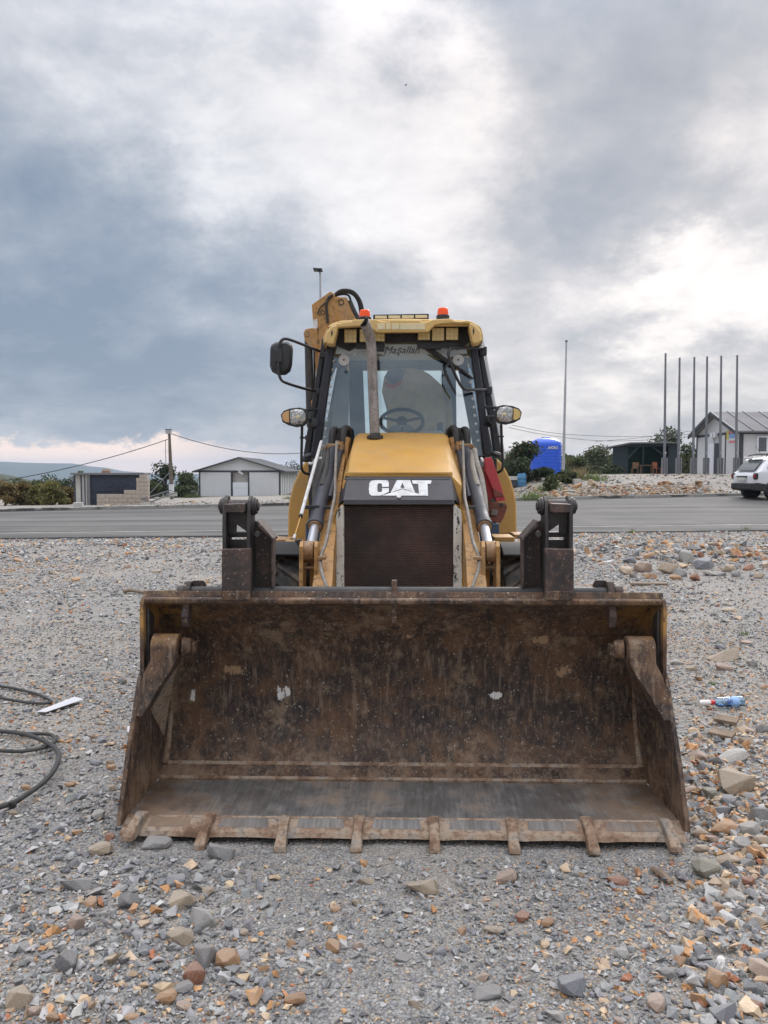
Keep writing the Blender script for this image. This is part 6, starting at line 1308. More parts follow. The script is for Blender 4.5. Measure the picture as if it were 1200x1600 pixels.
for i, (px, pyb, w, top, Y, col, n, lab) in enumerate((
 (812, 758, 62, 697, 40, 'dark', 3400, 'big dark green bush right of the cab before the blue tank'), (792, 756, 40, 712, 41, 'dark', 2000, 'dark bush close behind the right headlamp'), (852, 757, 36, 733, 39, 'dark', 1600, 'low dark bush below the blue tank'), (884, 756, 32, 735, 38, 'mid', 1400, 'green bush at the foot of the tall thin pole'), (858, 760, 26, 747, 36, 'mid', 800, 'small round bush at the edge of the weeds'),
 (905, 745, 44, 712, 58, 'mid', 1800, 'green bush right of the tall thin pole'), (940, 745, 60, 699, 60, 'grey', 2400, 'large grey-green bush left of the dark shed'), (972, 745, 40, 706, 66, 'mid', 1600, 'bush behind the left end of the dark shed'), (890, 742, 40, 716, 70, 'brown', 1500, 'brownish bush right behind the blue tank'), (925, 745, 34, 730, 50, 'grey', 1200, 'low grey-green scrub before the large bush'), (955, 745, 34, 727, 52, 'dark', 1200, 'low dark scrub beside the shed'),
 (1072, 742, 36, 696, 62, 'mid', 1800, 'green bush between the dark shed and the white office'), (800, 752, 60, 705, 75, 'mid', 1600, 'tree behind the big dark bush'), (850, 745, 50, 708, 80, 'mid', 1600, 'tree behind the blue tank'), (1090, 742, 40, 705, 80, 'dark', 1500, 'dark tree behind the white office corner'), (1010, 742, 60, 712, 85, 'dark', 1500, 'dark tree hidden behind the shed'))):
    tree_px('bush', px, pyb, w, top, Y, col, lab, 'bush', RG, n=n, crown0=0.05, leaf=0.09, seed=70+i)
tree_px('tree', 1040, 742, 56, 667, 72, 'grey', 'thin-leaved tree rising behind the dark shed roof', 'tree', RG, n=1500, crown0=0.5, sparse=1, leaf=0.12, seed=99)
def far_wood():
    n = 9000; x = rng.uniform(-9, 62, n); y = 100+rng.normal(0, 4, n); top = 2.6+1.3*vnoise(x, y*0, 0.16)+0.9*vnoise(x+50, y*0, 0.6)
    z = np.array([ground_z(a, b) for a, b in zip(x, y)])-0.2; h = rng.random(n)**0.8; k = 0.6+0.8*vnoise(x, h*6, 0.5)
    c = np.array(LEAFC['mid'])[None]*(k*rng.uniform(0.6, 1.3, n))[:, None]
    o = leaf_mesh('far_wood', np.column_stack([x, y, z+h*(top-z)]), 0.34*rng.uniform(0.6, 1.3, n), np.clip(c, 0.01, 0.4)); tag(o, 'low dark green wood far behind the yard', kind='stuff')
far_wood()
def tuft(px, py, wpx, hpx, col, n, name, label, cat, leaf=0.5):
    p = GP(px, py); w = wpx/FPX*p.y; h = hpx/FPX*p.y
    x = rng.normal(0, w*0.28, n); y = rng.normal(0, w*0.22, n); mb = MB()
    vs = []; fs = []; cols = []
    for i in range(n):
        a = rng.uniform(0, 6.28); l = h*rng.uniform(0.4, 1.1); bz = ground_z(p.x+x[i], p.y+y[i])-p.z
        wd = 0.018*h+0.003; dx, dy = math.cos(a)*l*0.45, math.sin(a)*l*0.45
        vs += [(x[i]-wd*math.sin(a), y[i]+wd*math.cos(a), bz-0.01), (x[i]+wd*math.sin(a), y[i]-wd*math.cos(a), bz-0.01), (x[i]+dx, y[i]+dy, bz+l)]; fs.append((3*i, 3*i+1, 3*i+2))
        c = np.array(LEAFC[col])*rng.uniform(0.7, 1.35); cols += [tuple(c)+(1,)]*3
    me = bpy.data.meshes.new(name); me.from_pydata(vs, [], fs); ca = me.color_attributes.new('Col', 'FLOAT_COLOR', 'POINT'); ca.data.foreach_set('color', np.array(cols, dtype=np.float32).ravel()); me.materials.append(MAT['leaves'])
    o = bpy.data.objects.new(name, me); C.objects.link(o); o.location = p; tag(o, label, cat, 'weeds and grass tufts', 'stuff'); return o
tuft(832, 781, 44, 15, 'bright', 420, 'grass_tuft', 'pale green grass tuft growing over the kerb right of the mudguard', 'grass')
tuft(858, 766, 40, 14, 'bright', 300, 'grass_tuft', 'green weeds sloping up to the small round bush', 'grass')
tuft(928, 750, 40, 14, 'bright', 300, 'grass_tuft', 'bright weeds in front of the large grey-green bush', 'grass')
tuft(905, 748, 30, 20, 'dry', 260, 'grass_tuft', 'dry brown stalks near the tall thin pole', 'grass')
tuft(929, 762, 14, 6, 'grey', 80, 'grass_tuft', 'tiny grey-green weed on the rubble bank', 'grass')
tuft(300, 778, 26, 10, 'mid', 200, 'grass_tuft', 'green weeds beside the white meter box', 'grass')
tuft(450, 780, 16, 7, 'bright', 120, 'grass_tuft', 'green weeds at the side wall of the white storehouse', 'grass')
for px, py, w, h, lab in ((985, 994, 16, 10, 'small green weed in the gravel right of the bucket'), (1162, 992, 14, 7, 'small green weed farther right in the gravel'), (1112, 1070, 10, 7, 'tiny yellowish weed above the plastic bottle'), (988, 833, 10, 8, 'green weed at the road edge right of the fork bracket'), (1165, 829, 14, 8, 'green weed at the road edge far right')):
    tuft(px, py, w, h, 'bright', 60, 'weed', lab, 'weed')

# ------------------------------------------------------------------ buildings and yard
def wbox(mb, x0, x1, y0, y1, z0, z1): return mb.box(min(x0, x1), max(x0, x1), min(y0, y1), max(y0, y1), z0, z1)
def storehouse():
    Y = 66.0; a = WP(311, 776, Y); b = WP(438, 776, Y); ez = WP(374, 735, Y).z; rz_ = WP(374, 714, Y).z; z0 = a.z-0.02; y1 = Y+12
    root = empty('storehouse', ((a.x+b.x)/2, Y, z0), 0, 'white gabled panel storehouse with dark trim left of the machine', 'building')
    cx = (a.x+b.x)/2; hw = (b.x-a.x)/2; H = ez-z0; Rg = rz_-z0
    P = lambda mb, n, m, par=None, bev=0.0: mb.build(n, MAT[m], par or root, bev)
    mb = MB(); mb.box(-hw+0.05, hw-0.05, 0.5, 12, -0.4, H-0.02); core = P(mb, 'wall', 'white_panel')
    d0 = (363-374.5)/FPX*Y; d1 = (388-374.5)/FPX*Y
    for u0, u1 in ((-hw+0.14, d0-0.1), (d1+0.1, hw-0.1)):
        mb = MB(); mb.box(u0, u1, -0.02, 0.08, 0.05, H-0.16); P(mb, 'wall_panel', 'white_panel')
    mb = MB(); mb.loft([[Vector((-hw, 0.0, H)), Vector((hw, 0.0, H)), Vector((0, 0.0, Rg-0.12))], [Vector((-hw, 0.1, H)), Vector((hw, 0.1, H)), Vector((0, 0.1, Rg-0.12))]]); P(mb, 'gable', 'white_panel')
    mb = MB(); mb.box(-hw, d0+0.35, -0.04, 0.1, H-0.16, H); mb.box(d1-0.6, hw, -0.04, 0.1, H-0.16, H); P(mb, 'beam', 'trim_dark')
    for u in (-hw+0.07, d0-0.05, d1+0.05, hw-0.05):
        mb = MB(); mb.box(u-0.06, u+0.06, -0.04, 0.1, 0, H-0.16); P(mb, 'post', 'trim_dark')
    mb = MB(); mb.box(-hw, d0-0.1, -0.03, 0.09, -0.3, 0.05); mb.box(d1+0.1, hw, -0.03, 0.09, -0.3, 0.05); P(mb, 'sill', 'trim_dark')
    mb = MB(); mb.box(d0, d1, 0.3, 0.34, -0.1, H-0.15); P(mb, 'opening', 'pale_concrete')
    mb = MB(); mb.box(d0+0.05, d1-0.03, 0.0, 0.06, -0.08, H*0.55); dr = P(mb, 'door', 'door_white'); mb = MB(); mb.box(d0+0.05, d1-0.03, -0.012, 0.0, H*0.33, H*0.35); P(mb, 'door_rail', 'white_panel', dr)
    mb = MB(); mb.obox((d0+0.75, -0.06, H-0.2), 0.45, 0.06, 0.16, Matrix.Rotation(0.5, 3, 'Y')); P(mb, 'hanging_cloth', 'white_panel')
    for s in (-1, 1):
        q = [Vector((0, -0.35, Rg)), Vector((s*(hw+0.5), -0.35, H-0.06)), Vector((s*(hw+0.5), 12.3, H-0.06)), Vector((0, 12.3, Rg))]
        mb = MB(); mb.loft([q, [p+Vector((0, 0, -0.12)) for p in q]]); rf = P(mb, 'roof', 'trim_dark')
        for k in range(1, 9):
            t = k/9; mb = MB(); y0 = -0.35+12.6*t; mb.loft([[Vector((0, y0, Rg+0.02)), Vector((0, y0+0.06, Rg+0.02)), Vector((0, y0+0.06, Rg)), Vector((0, y0, Rg))], [Vector((s*(hw+0.5), y0, H-0.04)), Vector((s*(hw+0.5), y0+0.06, H-0.04)), Vector((s*(hw+0.5), y0+0.06, H-0.06)), Vector((s*(hw+0.5), y0, H-0.06))]]); P(mb, 'roof_seam', 'roof_sheet', rf)
    for k in range(10):
        y0 = 0.3+k*1.2; mb = MB(); mb.box(hw-0.03, hw+0.04, y0, y0+0.75, 0.1, H-0.15); P(mb, 'side_panel', 'white_panel')
        mb = MB(); mb.box(hw-0.03, hw+0.02, y0+0.78, y0+1.15, -0.2, H-0.1); P(mb, 'side_post', 'trim_dark')
storehouse()
def hut():
    Y = 36.0; z0 = ground_z(WP(150, 790, Y).x, Y)-0.1; X = lambda px, y=Y: WP(px, 760, y).x; Z = lambda py, y=Y: WP(600, py, y).z
    x0, x1 = X(137.5), X(223); xl = X(113); zt = Z(742)
    root = empty('stone_clad_hut', ((x0+x1)/2, Y, z0), 0, 'low flat-roofed hut clad in dark blue-grey stone strips by the kerb', 'hut'); o = root.location
    P = lambda mb, n, m, par=None, bev=0.0: mb.build(n, MAT[m], par or root, bev, off=tuple(o))
    yb = Y+0.9
    mb = MB(); mb.box(x0+0.05, x1-0.05, Y+0.12, yb, z0-0.2, zt); w = P(mb, 'wall', 'trim_dark')
    # cladding: thin stone strips, each its own piece
    random.seed(21); nrow = 26; base = None; k = 0
    hgt = (zt-z0)/nrow; protos = []
    for i in range(6):
        m = MB(); m.box(0, 1, -0.03-0.012*(i % 3), 0.05, 0, 1); protos.append(m.build('cladding_stone', MAT['grey_stone_cladding'], w, 0)); 
    used = [False]*6
    for r_ in range(nrow):
        x = x0+0.12
        while x < x1-0.1:
            ln = min(random.uniform(0.28, 0.7), x1-0.05-x)
            if ln < 0.06: break
            j = random.randrange(6); ob = protos[j] if not used[j] else protos[j].copy()
            if used[j]: C.objects.link(ob)
            used[j] = True; ob.parent = w; ob.location = Vector((x, Y+0.08, z0+r_*hgt)) - o; ob.scale = (ln-0.008, random.uniform(0.7, 1.5), hgt-0.010); k += 1; x += ln
    mb = MB(); mb.box(xl-0.05, x1+0.1, Y-0.08, yb+0.1, zt, zt+0.10); P(mb, 'roof_slab', 'roof_sheet', None, 0.01)
    mb = MB(); mb.box(x0-0.04, x0+0.10, Y-0.03, Y+0.12, z0, zt); P(mb, 'corner_post', 'roof_sheet')
    # pale panels of the left flank, seen at an angle
    ys = yb
    for a, b, m in ((0.04, 0.45, 'pale_concrete'), (0.50, 0.55, 'trim_dark'), (0.58, 0.78, 'galvanised'), (0.82, 0.87, 'trim_dark'), (0.89, 0.98, 'pale_concrete')):
        mb = MB(); q0 = Vector((xl, Y+0.35, 0)).lerp(Vector((x0-0.05, Y-0.01, 0)), a); q1 = Vector((xl, Y+0.35, 0)).lerp(Vector((x0-0.05, Y-0.01, 0)), b)
        mb.loft([[Vector((q0.x, q0.y, z0-0.1)), Vector((q1.x, q1.y, z0-0.1)), Vector((q1.x, q1.y, zt-0.02)), Vector((q0.x, q0.y, zt-0.02))], [Vector((q0.x+0.02, q0.y+0.05, z0-0.1)), Vector((q1.x+0.02, q1.y+0.05, z0-0.1)), Vector((q1.x+0.02, q1.y+0.05, zt-0.02)), Vector((q0.x+0.02, q0.y+0.05, zt-0.02))]]); P(mb, 'flank_panel', m)
    mb = MB(); mb.loft([[Vector((xl-0.1, Y+0.4, z0-0.1)), Vector((xl+0.03, Y+0.36, z0-0.1)), Vector((x0, Y+0.2, z0-0.1)), Vector((x0+0.1, yb, z0-0.1)), Vector((xl, yb, z0-0.1))], [Vector((xl-0.1, Y+0.4, zt)), Vector((xl+0.03, Y+0.36, zt)), Vector((x0, Y+0.2, zt)), Vector((x0+0.1, yb, zt)), Vector((xl, yb, zt))]]); P(mb, 'flank_wall', 'trim_dark')
    # blocks left on the roof
    a = X(158); mb = MB(); mb.box(a, a+0.36, Y+0.1, Y+0.3, zt+0.10, zt+0.19); mb2 = mb.build('brick', MAT['brick_red'], None, 0.01); tag(mb2, 'reddish brick lying on the hut roof, lower of two', 'brick')
    mb = MB(); mb.box(a+0.01, a+0.37, Y+0.12, Y+0.32, zt+0.192, zt+0.28); tag(mb.build('brick', MAT['cinder_block'], None, 0.01), 'pale brick on top of the reddish one on the hut roof', 'brick')
    return Y, z0, zt
HY, HZ0, HZT = hut()
def block_wall():
    Y = HY-0.55; z0 = ground_z(WP(190, 790, Y).x, Y)-0.06; X = lambda px: WP(px, 760, Y).x; bh = 0.185; bl = 0.40
    xr = X(233); root = empty('block_wall', ((X(152)+xr)/2, Y, z0), 0, 'unfinished stepped wall of pale concrete blocks before the dark hut', 'wall'); o = root.location
    cols_h = lambda px: 3 if px < 195 else (4 if px < 214 else 7)
    base = MB(); base.box(-bl/2+0.006, bl/2-0.006, -0.1, 0.1, 0.005, bh-0.006); first = base.build('block', MAT['cinder_block'], root, 0.008); n = 0
    for row in range(8):
        px0 = 152 if row < 3 else (194.5 if row < 4 else (214 if row < 7 else 219)); x = xr - (0 if row < 7 else 0.05); lim = X(px0); k = 0
        while x > lim+0.05:
            ln = bl if not (k == 0 and row % 2) else bl/2
            ln = min(ln, x-lim); ob = first if n == 0 else first.copy()
            if n: C.objects.link(ob)
            ob.parent = root; ob.location = Vector((x-ln/2, Y+random.uniform(-0.008, 0.008), z0+row*bh)) - o; ob.scale = (ln/bl, 1, 1 if row < 7 else 0.8); n += 1; k += 1; x -= ln
block_wall()
def utility_pole():
    Y = 52.0; b = WP(268.5, 776, Y); t = WP(264.5, 676, Y); gz = ground_z(b.x, Y)
    root = empty('utility_pole', (b.x, Y, gz), 0, 'leaning wooden utility pole with a small box on top', 'pole'); o = Vector((b.x, Y, gz))
    mb = MB(); mb.tube([(0, 0, -0.2), tuple((t-o)*0.5), tuple(t-o)], [0.13, 0.11, 0.09], 12, 3); mb.build('pole', MAT['pole_timber'], root)
    mb = MB(); mb.obox(t-o+Vector((-0.05, 0, 0.06)), 0.34, 0.3, 0.28); mb.build('junction_box', MAT['galvanised'], root, 0.01)
    mb = MB(); mb.obox(t-o+Vector((-0.05, 0, 0.215)), 0.42, 0.36, 0.03); mb.build('box_lid', MAT['trim_dark'], root)
    mb = MB(); mb.tube([tuple(t-o+Vector((-0.25, 0, -0.5))), tuple(t-o+Vector((-0.27, 0, -1.6))), tuple(t-o+Vector((-0.24, 0, -2.3)))], 0.02, 6, 3); mb.build('drop_wire', MAT['wire'], root)
    mb = MB(); mb.tube([tuple(t-o+Vector((-0.05, 0, -2.7))), (-0.9, 0, 1.0), (-1.9, 0.1, 0.0)], 0.018, 6, 4); mb.build('stay_wire', MAT['galvanised'], root)
    def cable(a, c, sag, name, label):
        pts = [a.lerp(c, i/20)+Vector((0, 0, -sag*4*(i/20)*(1-i/20))) for i in range(21)]; mb = MB(); mb.tube(pts, 0.024, 6, 1); tag(mb.build(name, MAT['wire']), label, 'cable', 'overhead cables')
    cable(t+Vector((-0.1, 0, -0.45)), WP(0, 752, 46), 0.25, 'overhead_cable', 'overhead cable sagging from the utility pole to the left edge')
    cable(t+Vector((0.15, 0, -0.08)), WP(480, 707, 60), 0.55, 'overhead_cable', 'overhead cable sagging from the utility pole towards the machine')
    c = WP(274.5, 775, Y); g_ = ground_z(c.x, Y-1); cr = empty('meter_box', (c.x, Y-1, g_), 0, 'small white meter box standing beside the utility pole', 'box')
    mb = MB(); mb.box(-0.14, 0.14, -0.12, 0.12, 0.25, 1.05); mb.build('cabinet', MAT['white_panel'], cr, 0.01); mb = MB(); mb.box(-0.16, 0.16, -0.15, 0.14, 1.05, 1.09); mb.build('lid', MAT['trim_dark'], cr)
    for u in (-0.1, 0.13):
        mb = MB(); mb.box(u-0.02, u+0.02, -0.02, 0.02, -0.1, 0.25); mb.build('leg', MAT['galvanised'], cr)
utility_pole()
def ladder():
    a = GP(236, 789); b = GP(276, 781); d = (b-a).normalized(); n = Vector((-d.y, d.x, 0)); L_ = (b-a).length
    root = empty('ladder', a, math.atan2(d.y, d.x), 'dark metal ladder lying on the ground right of the block wall', 'ladder')
    for s in (0, 1):
        mb = MB(); mb.box(0, L_, s*0.4-0.02, s*0.4+0.02, 0.10+0.12*s, 0.16+0.12*s); mb.build('rail', MAT['trim_dark'], root)
    for k in range(6):
        x = 0.2+k*(L_-0.3)/5; mb = MB(); mb.tube([(x, 0, 0.13), (x, 0.4, 0.25)], 0.016, 6, 1); mb.build('rung', MAT['trim_dark'], root)
    for x in (0.1, L_-0.1):
        mb = MB(); mb.box(x-0.05, x+0.05, -0.05, 0.45, -0.12, 0.11); mb.build('packing_block', MAT['pale_concrete'], root)
ladder()
def office():
    x0, y0, y1, x1 = 21.3, 46.0, 52.4, 33.0; z0 = 1.36; ez = WP(1155, 673, y0).z; rz_ = WP(1119, 643.5, 49.2).z; ym = (y0+y1)/2
    root = empty('office', (x0, y0, z0), 0, 'white panel site office with grey seamed roof on the right', 'building'); o = Vector((x0, y0, z0))
    P = lambda mb, n, m, par=None, bev=0.0: mb.build(n, MAT[m], par or root, bev, off=tuple(o))
    mb = MB(); mb.box(x0+0.05, x1, y0+0.05, y1-0.05, z0-0.2, ez-0.02); P(mb, 'wall', 'white_panel')
    # gable side panels
    def gy(px): d = raydir(px, 700); return x0/d.x*d.y
    gd0, gd1 = gy(1123), gy(1116.5)
    for a, b in ((gy(1090), gd1+0.12), (gd0-0.12, gd0-1.0), (gd0-1.1, y0+0.14)):
        mb = MB(); wbox(mb, x0-0.03, x0+0.1, a, b, z0+0.03, ez-0.15); P(mb, 'wall_panel', 'white_panel')
    mb = MB(); mb.loft([[Vector((x0, y0, ez)), Vector((x0, y1, ez)), Vector((x0, ym, rz_-0.12))], [Vector((x0+0.1, y0, ez)), Vector((x0+0.1, y1, ez)), Vector((x0+0.1, ym, rz_-0.12))]]); P(mb, 'gable', 'white_panel')
    mb = MB(); mb.box(x0-0.05, x0+0.1, y0, y1, ez-0.16, ez); P(mb, 'beam', 'trim_dark'); mb = MB(); mb.box(x0, x1, y0-0.05, y0+0.1, ez-0.2, ez+0.0); P(mb, 'fascia', 'trim_dark')
    for y in (y0+0.05, y1-0.05, gd0-1.05):
        w = 0.10 if y < y1-1 and y > y0+0.5 else 0.14
        mb = MB(); mb.box(x0-0.06, x0+w, y-w/2-0.02, y+w/2, z0-0.15, ez-0.16); P(mb, 'post', 'trim_dark')
    mb = MB(); wbox(mb, x0+0.0, x0+0.06, gd0, gd1, z0, z0+2.0); P(mb, 'doorway', 'trim_dark'); mb = MB(); wbox(mb, x0-0.06, x0-0.01, gd1, gd1+0.85, z0+0.02, z0+2.0); P(mb, 'door', 'door_white')
    c = WP(1118, 680, gd0+0.5); mb = MB(); mb.obox((x0-0.12, gd0+0.5, c.z), 0.2, 0.8, 0.3); ac = P(mb, 'ac_unit', 'door_white', None, 0.02); mb = MB(); mb.cyl((x0-0.225, gd0+0.42, c.z), (x0-0.235, gd0+0.42, c.z), 0.11, n=16); P(mb, 'fan_grille', 'pale_concrete', ac)
    # notice boards on the gable wall: blocks of colour and tiny print rows
    bz = lambda py, y: WP(600, py, y).z
    yA, yB = gy(1136), gy(1139.5)
    mb = MB(); wbox(mb, x0-0.055, x0-0.03, yA, yB, bz(687, yA), bz(673, yA)); P(mb, 'notice', 'banner_yellow')
    for py0, py1, m in ((673, 677, 'banner_red'), (677.5, 684.5, 'banner_blue'), (685, 688, 'door_white'), (688.5, 692, 'banner_red')):
        mb = MB(); wbox(mb, x0-0.055, x0-0.03, gy(1140), gy(1153), bz(py1, 47), bz(py0, 47)); P(mb, 'notice', m)
    # long side: window
    wx0, wx1 = WP(1182, 700, y0).x, 24.2; zt, zb = bz(681, y0), bz(708, y0)
    fx = wx0
    for k in range(2):
        f = fx+k*1.35; mb = MB(); mb.box(f, f+1.3, y0-0.06, y0+0.06, zb, zt); wf = P(mb, 'window', 'door_white', None, 0.01)
        for j in range(2):
            mb = MB(); mb.box(f+0.10+j*0.6, f+0.56+j*0.62, y0-0.075, y0-0.058, zb+0.1, zt-0.1); P(mb, 'pane', 'dark_glass', wf)
    for s in (-1, 1):
        ye = y0-0.35 if s < 0 else y1+0.35; q = [Vector((x0-0.5, ym, rz_)), Vector((x0-0.5, ye, ez-0.02)), Vector((x1+0.3, ye, ez-0.02)), Vector((x1+0.3, ym, rz_))]
        mb = MB(); mb.loft([q, [p+Vector((0, 0, -0.10)) for p in q]]); rf = P(mb, 'roof', 'roof_sheet')
        mb = MB(); qq = [Vector((x0-0.53, ym, rz_+0.02)), Vector((x0-0.53, ye, ez)), Vector((x0-0.42, ye, ez)), Vector((x0-0.42, ym, rz_+0.02))]; mb.loft([qq, [p+Vector((0, 0, -0.22)) for p in qq]]); P(mb, 'verge', 'trim_dark', rf)
        for k in range(12):
            x = x0+0.55+k*1.0; mb = MB(); mb.loft([[Vector((x, ym, rz_+0.045)), Vector((x+0.05, ym, rz_+0.045)), Vector((x+0.05, ym, rz_-0.01)), Vector((x, ym, rz_-0.01))], [Vector((x, ye, ez+0.03)), Vector((x+0.05, ye, ez+0.03)), Vector((x+0.05, ye, ez-0.04)), Vector((x, ye, ez-0.04))]]); P(mb, 'roof_seam', 'trim_dark', rf)
office()
# concrete platform edge in front of office and poles
a = WP(985, 745, 43.8); b = WP(1160, 745, 43.8)
mb = MB(); mb.box(a.x, b.x+14, 43.8, 45.6, 0.9, 1.40); tag(mb.build('platform', MAT['slab_concrete'], None, 0.03), 'low tan concrete platform edge under the flagpoles', 'platform')
# flagpoles
for i, (px, top, lab) in enumerate(((1038, 552, 'tallest grey flagpole at the left end of the row of six'), (1060, 559, 'second flagpole from the left in the row of six'), (1083, 558, 'third flagpole from the left in the row of six'), (1103, 557, 'fourth flagpole from the left, before the office gable'), (1125, 556, 'fifth flagpole from the left, beside the office door'), (1150, 555, 'rightmost flagpole of the row of six'))):
    Y = 44.6; b = WP(px, 740, Y); t = WP(px+2.0, top, Y); root = empty('flagpole', (b.x, Y, 1.40), 0, lab, 'flagpole', 'row of six flagpoles')
    H = t.z-1.40; mb = MB(); mb.tube([(0, 0, 0.0), ((t.x-b.x)*0.5, 0, H*0.5), (t.x-b.x, 0, H)], [0.075, 0.066, 0.055], 12, 3); mb.build('pole', MAT['pole_steel'], root)
    for s in (-1, 1):
        mb = MB(); mb.box(s*0.13-0.035, s*0.13+0.035, -0.08, 0.08, 0, 0.95); mb.build('base_channel', MAT['pole_steel'], root, 0.004)
    mb = MB(); mb.cyl((0.01, 0, 1.18), (0.01, 0, 1.30), 0.085, n=12); mb.build('collar', MAT['galvanised'], root)
def shed():
    Y = 56.0; X = lambda px: WP(px, 720, Y).x; z0 = ground_z(X(1010), Y); x0, x1 = X(980), X(1060); zt = WP(1000, 693, Y).z; yb = Y+2.6
    root = empty('shed', ((x0+x1)/2, Y, z0), 0, 'dark open-fronted shed with green netting behind the flagpoles', 'shed'); o = root.location.copy()
    P = lambda mb, n, m, par=None, bev=0.0: mb.build(n, MAT[m], par or root, bev, off=tuple(o))
    mb = MB(); mb.box(x0, x1, yb, yb+0.06, z0, zt-0.1); P(mb, 'back_net', 'shade_net')
    mb = MB(); mb.loft([[Vector((x0-0.9, Y+0.5, z0)), Vector((x0, Y, z0)), Vector((x0, Y, zt-0.1)), Vector((x0-0.9, Y+0.5, zt-0.25))], [Vector((x0-0.9, Y+0.56, z0)), Vector((x0, Y+0.06, z0)), Vector((x0, Y+0.06, zt-0.1)), Vector((x0-0.9, Y+0.56, zt-0.25))]]); P(mb, 'left_sheet', 'shed_sheet')
    mb = MB(); mb.box(X(1045), x1, Y, Y+0.06, z0, zt-0.08); P(mb, 'right_sheet', 'shed_sheet')
    mb = MB(); mb.box(x1-0.06, x1, Y+0.06, yb, z0, zt-0.08); P(mb, 'right_wall', 'shed_sheet')
    q = [Vector((x0-1.0, Y-0.1, zt-0.22)), Vector((x0+0.1, Y-0.35, zt)), Vector((x1+0.1, Y-0.35, zt+0.02)), Vector((x1+0.1, yb+0.2, zt-0.1)), Vector((x0-1.0, yb+0.2, zt-0.3))]
    mb = MB(); mb.loft([q, [p+Vector((0, 0, 0.08)) for p in q]]); P(mb, 'roof', 'roof_sheet')
    mb = MB(); mb.box(x0, x1, Y-0.02, Y+0.06, zt-0.22, zt-0.03); P(mb, 'beam', 'shed_sheet')
    for px in (980, 1005, 1045):
        mb = MB(); mb.box(X(px)-0.05, X(px)+0.05, Y-0.03, Y+0.06, z0, zt-0.2); P(mb, 'post', 'shed_sheet')
    for pts in (((981, 718), (981, 713), (996, 698), (999, 698)), ((1042, 716), (1042, 712), (1020, 698), (1017, 698))):
        a = [Vector((X(px), Y-0.04, WP(600, py, Y).z)) for px, py in pts]; mb = MB(); mb.loft([a, [p+Vector((0, 0.05, 0)) for p in a]]); P(mb, 'brace', 'shed_sheet')
    # table and chairs in front
    tx = X(1003); tr = empty('table', (tx, Y-0.9, z0), 0, 'wooden table in the dark shed', 'table')
    mb = MB(); mb.box(-0.5, 0.5, -0.3, 0.3, 0.60, 0.65); mb.build('tabletop', MAT['timber'], tr)
    for sx in (-1, 1):
        for sy in (-1, 1):
            mb = MB(); mb.box(sx*0.45-0.03, sx*0.45+0.03, sy*0.25-0.03, sy*0.25+0.03, 0, 0.6); mb.build('leg', MAT['timber'], tr)
    for px, rz, lab, m in ((1020, 0.4, 'reddish wooden chair right of the table in the shed', 'red_timber'), (987, -0.5, 'brown wooden chair left of the table in the shed', 'timber')):
        ch = empty('chair', (X(px), Y-0.8, z0), rz, lab, 'chair', 'chairs in the shed')
        mb = MB(); mb.box(-0.22, 0.22, -0.22, 0.22, 0.38, 0.42); mb.build('seat', MAT[m], ch); mb = MB(); mb.box(-0.22, 0.22, 0.18, 0.22, 0.42, 0.85); mb.build('backrest', MAT[m], ch)
        for sx in (-1, 1):
            for sy in (-1, 1):
                mb = MB(); mb.box(sx*0.19-0.02, sx*0.19+0.02, sy*0.19-0.02, sy*0.19+0.02, 0, 0.38); mb.build('leg', MAT[m], ch)
shed()
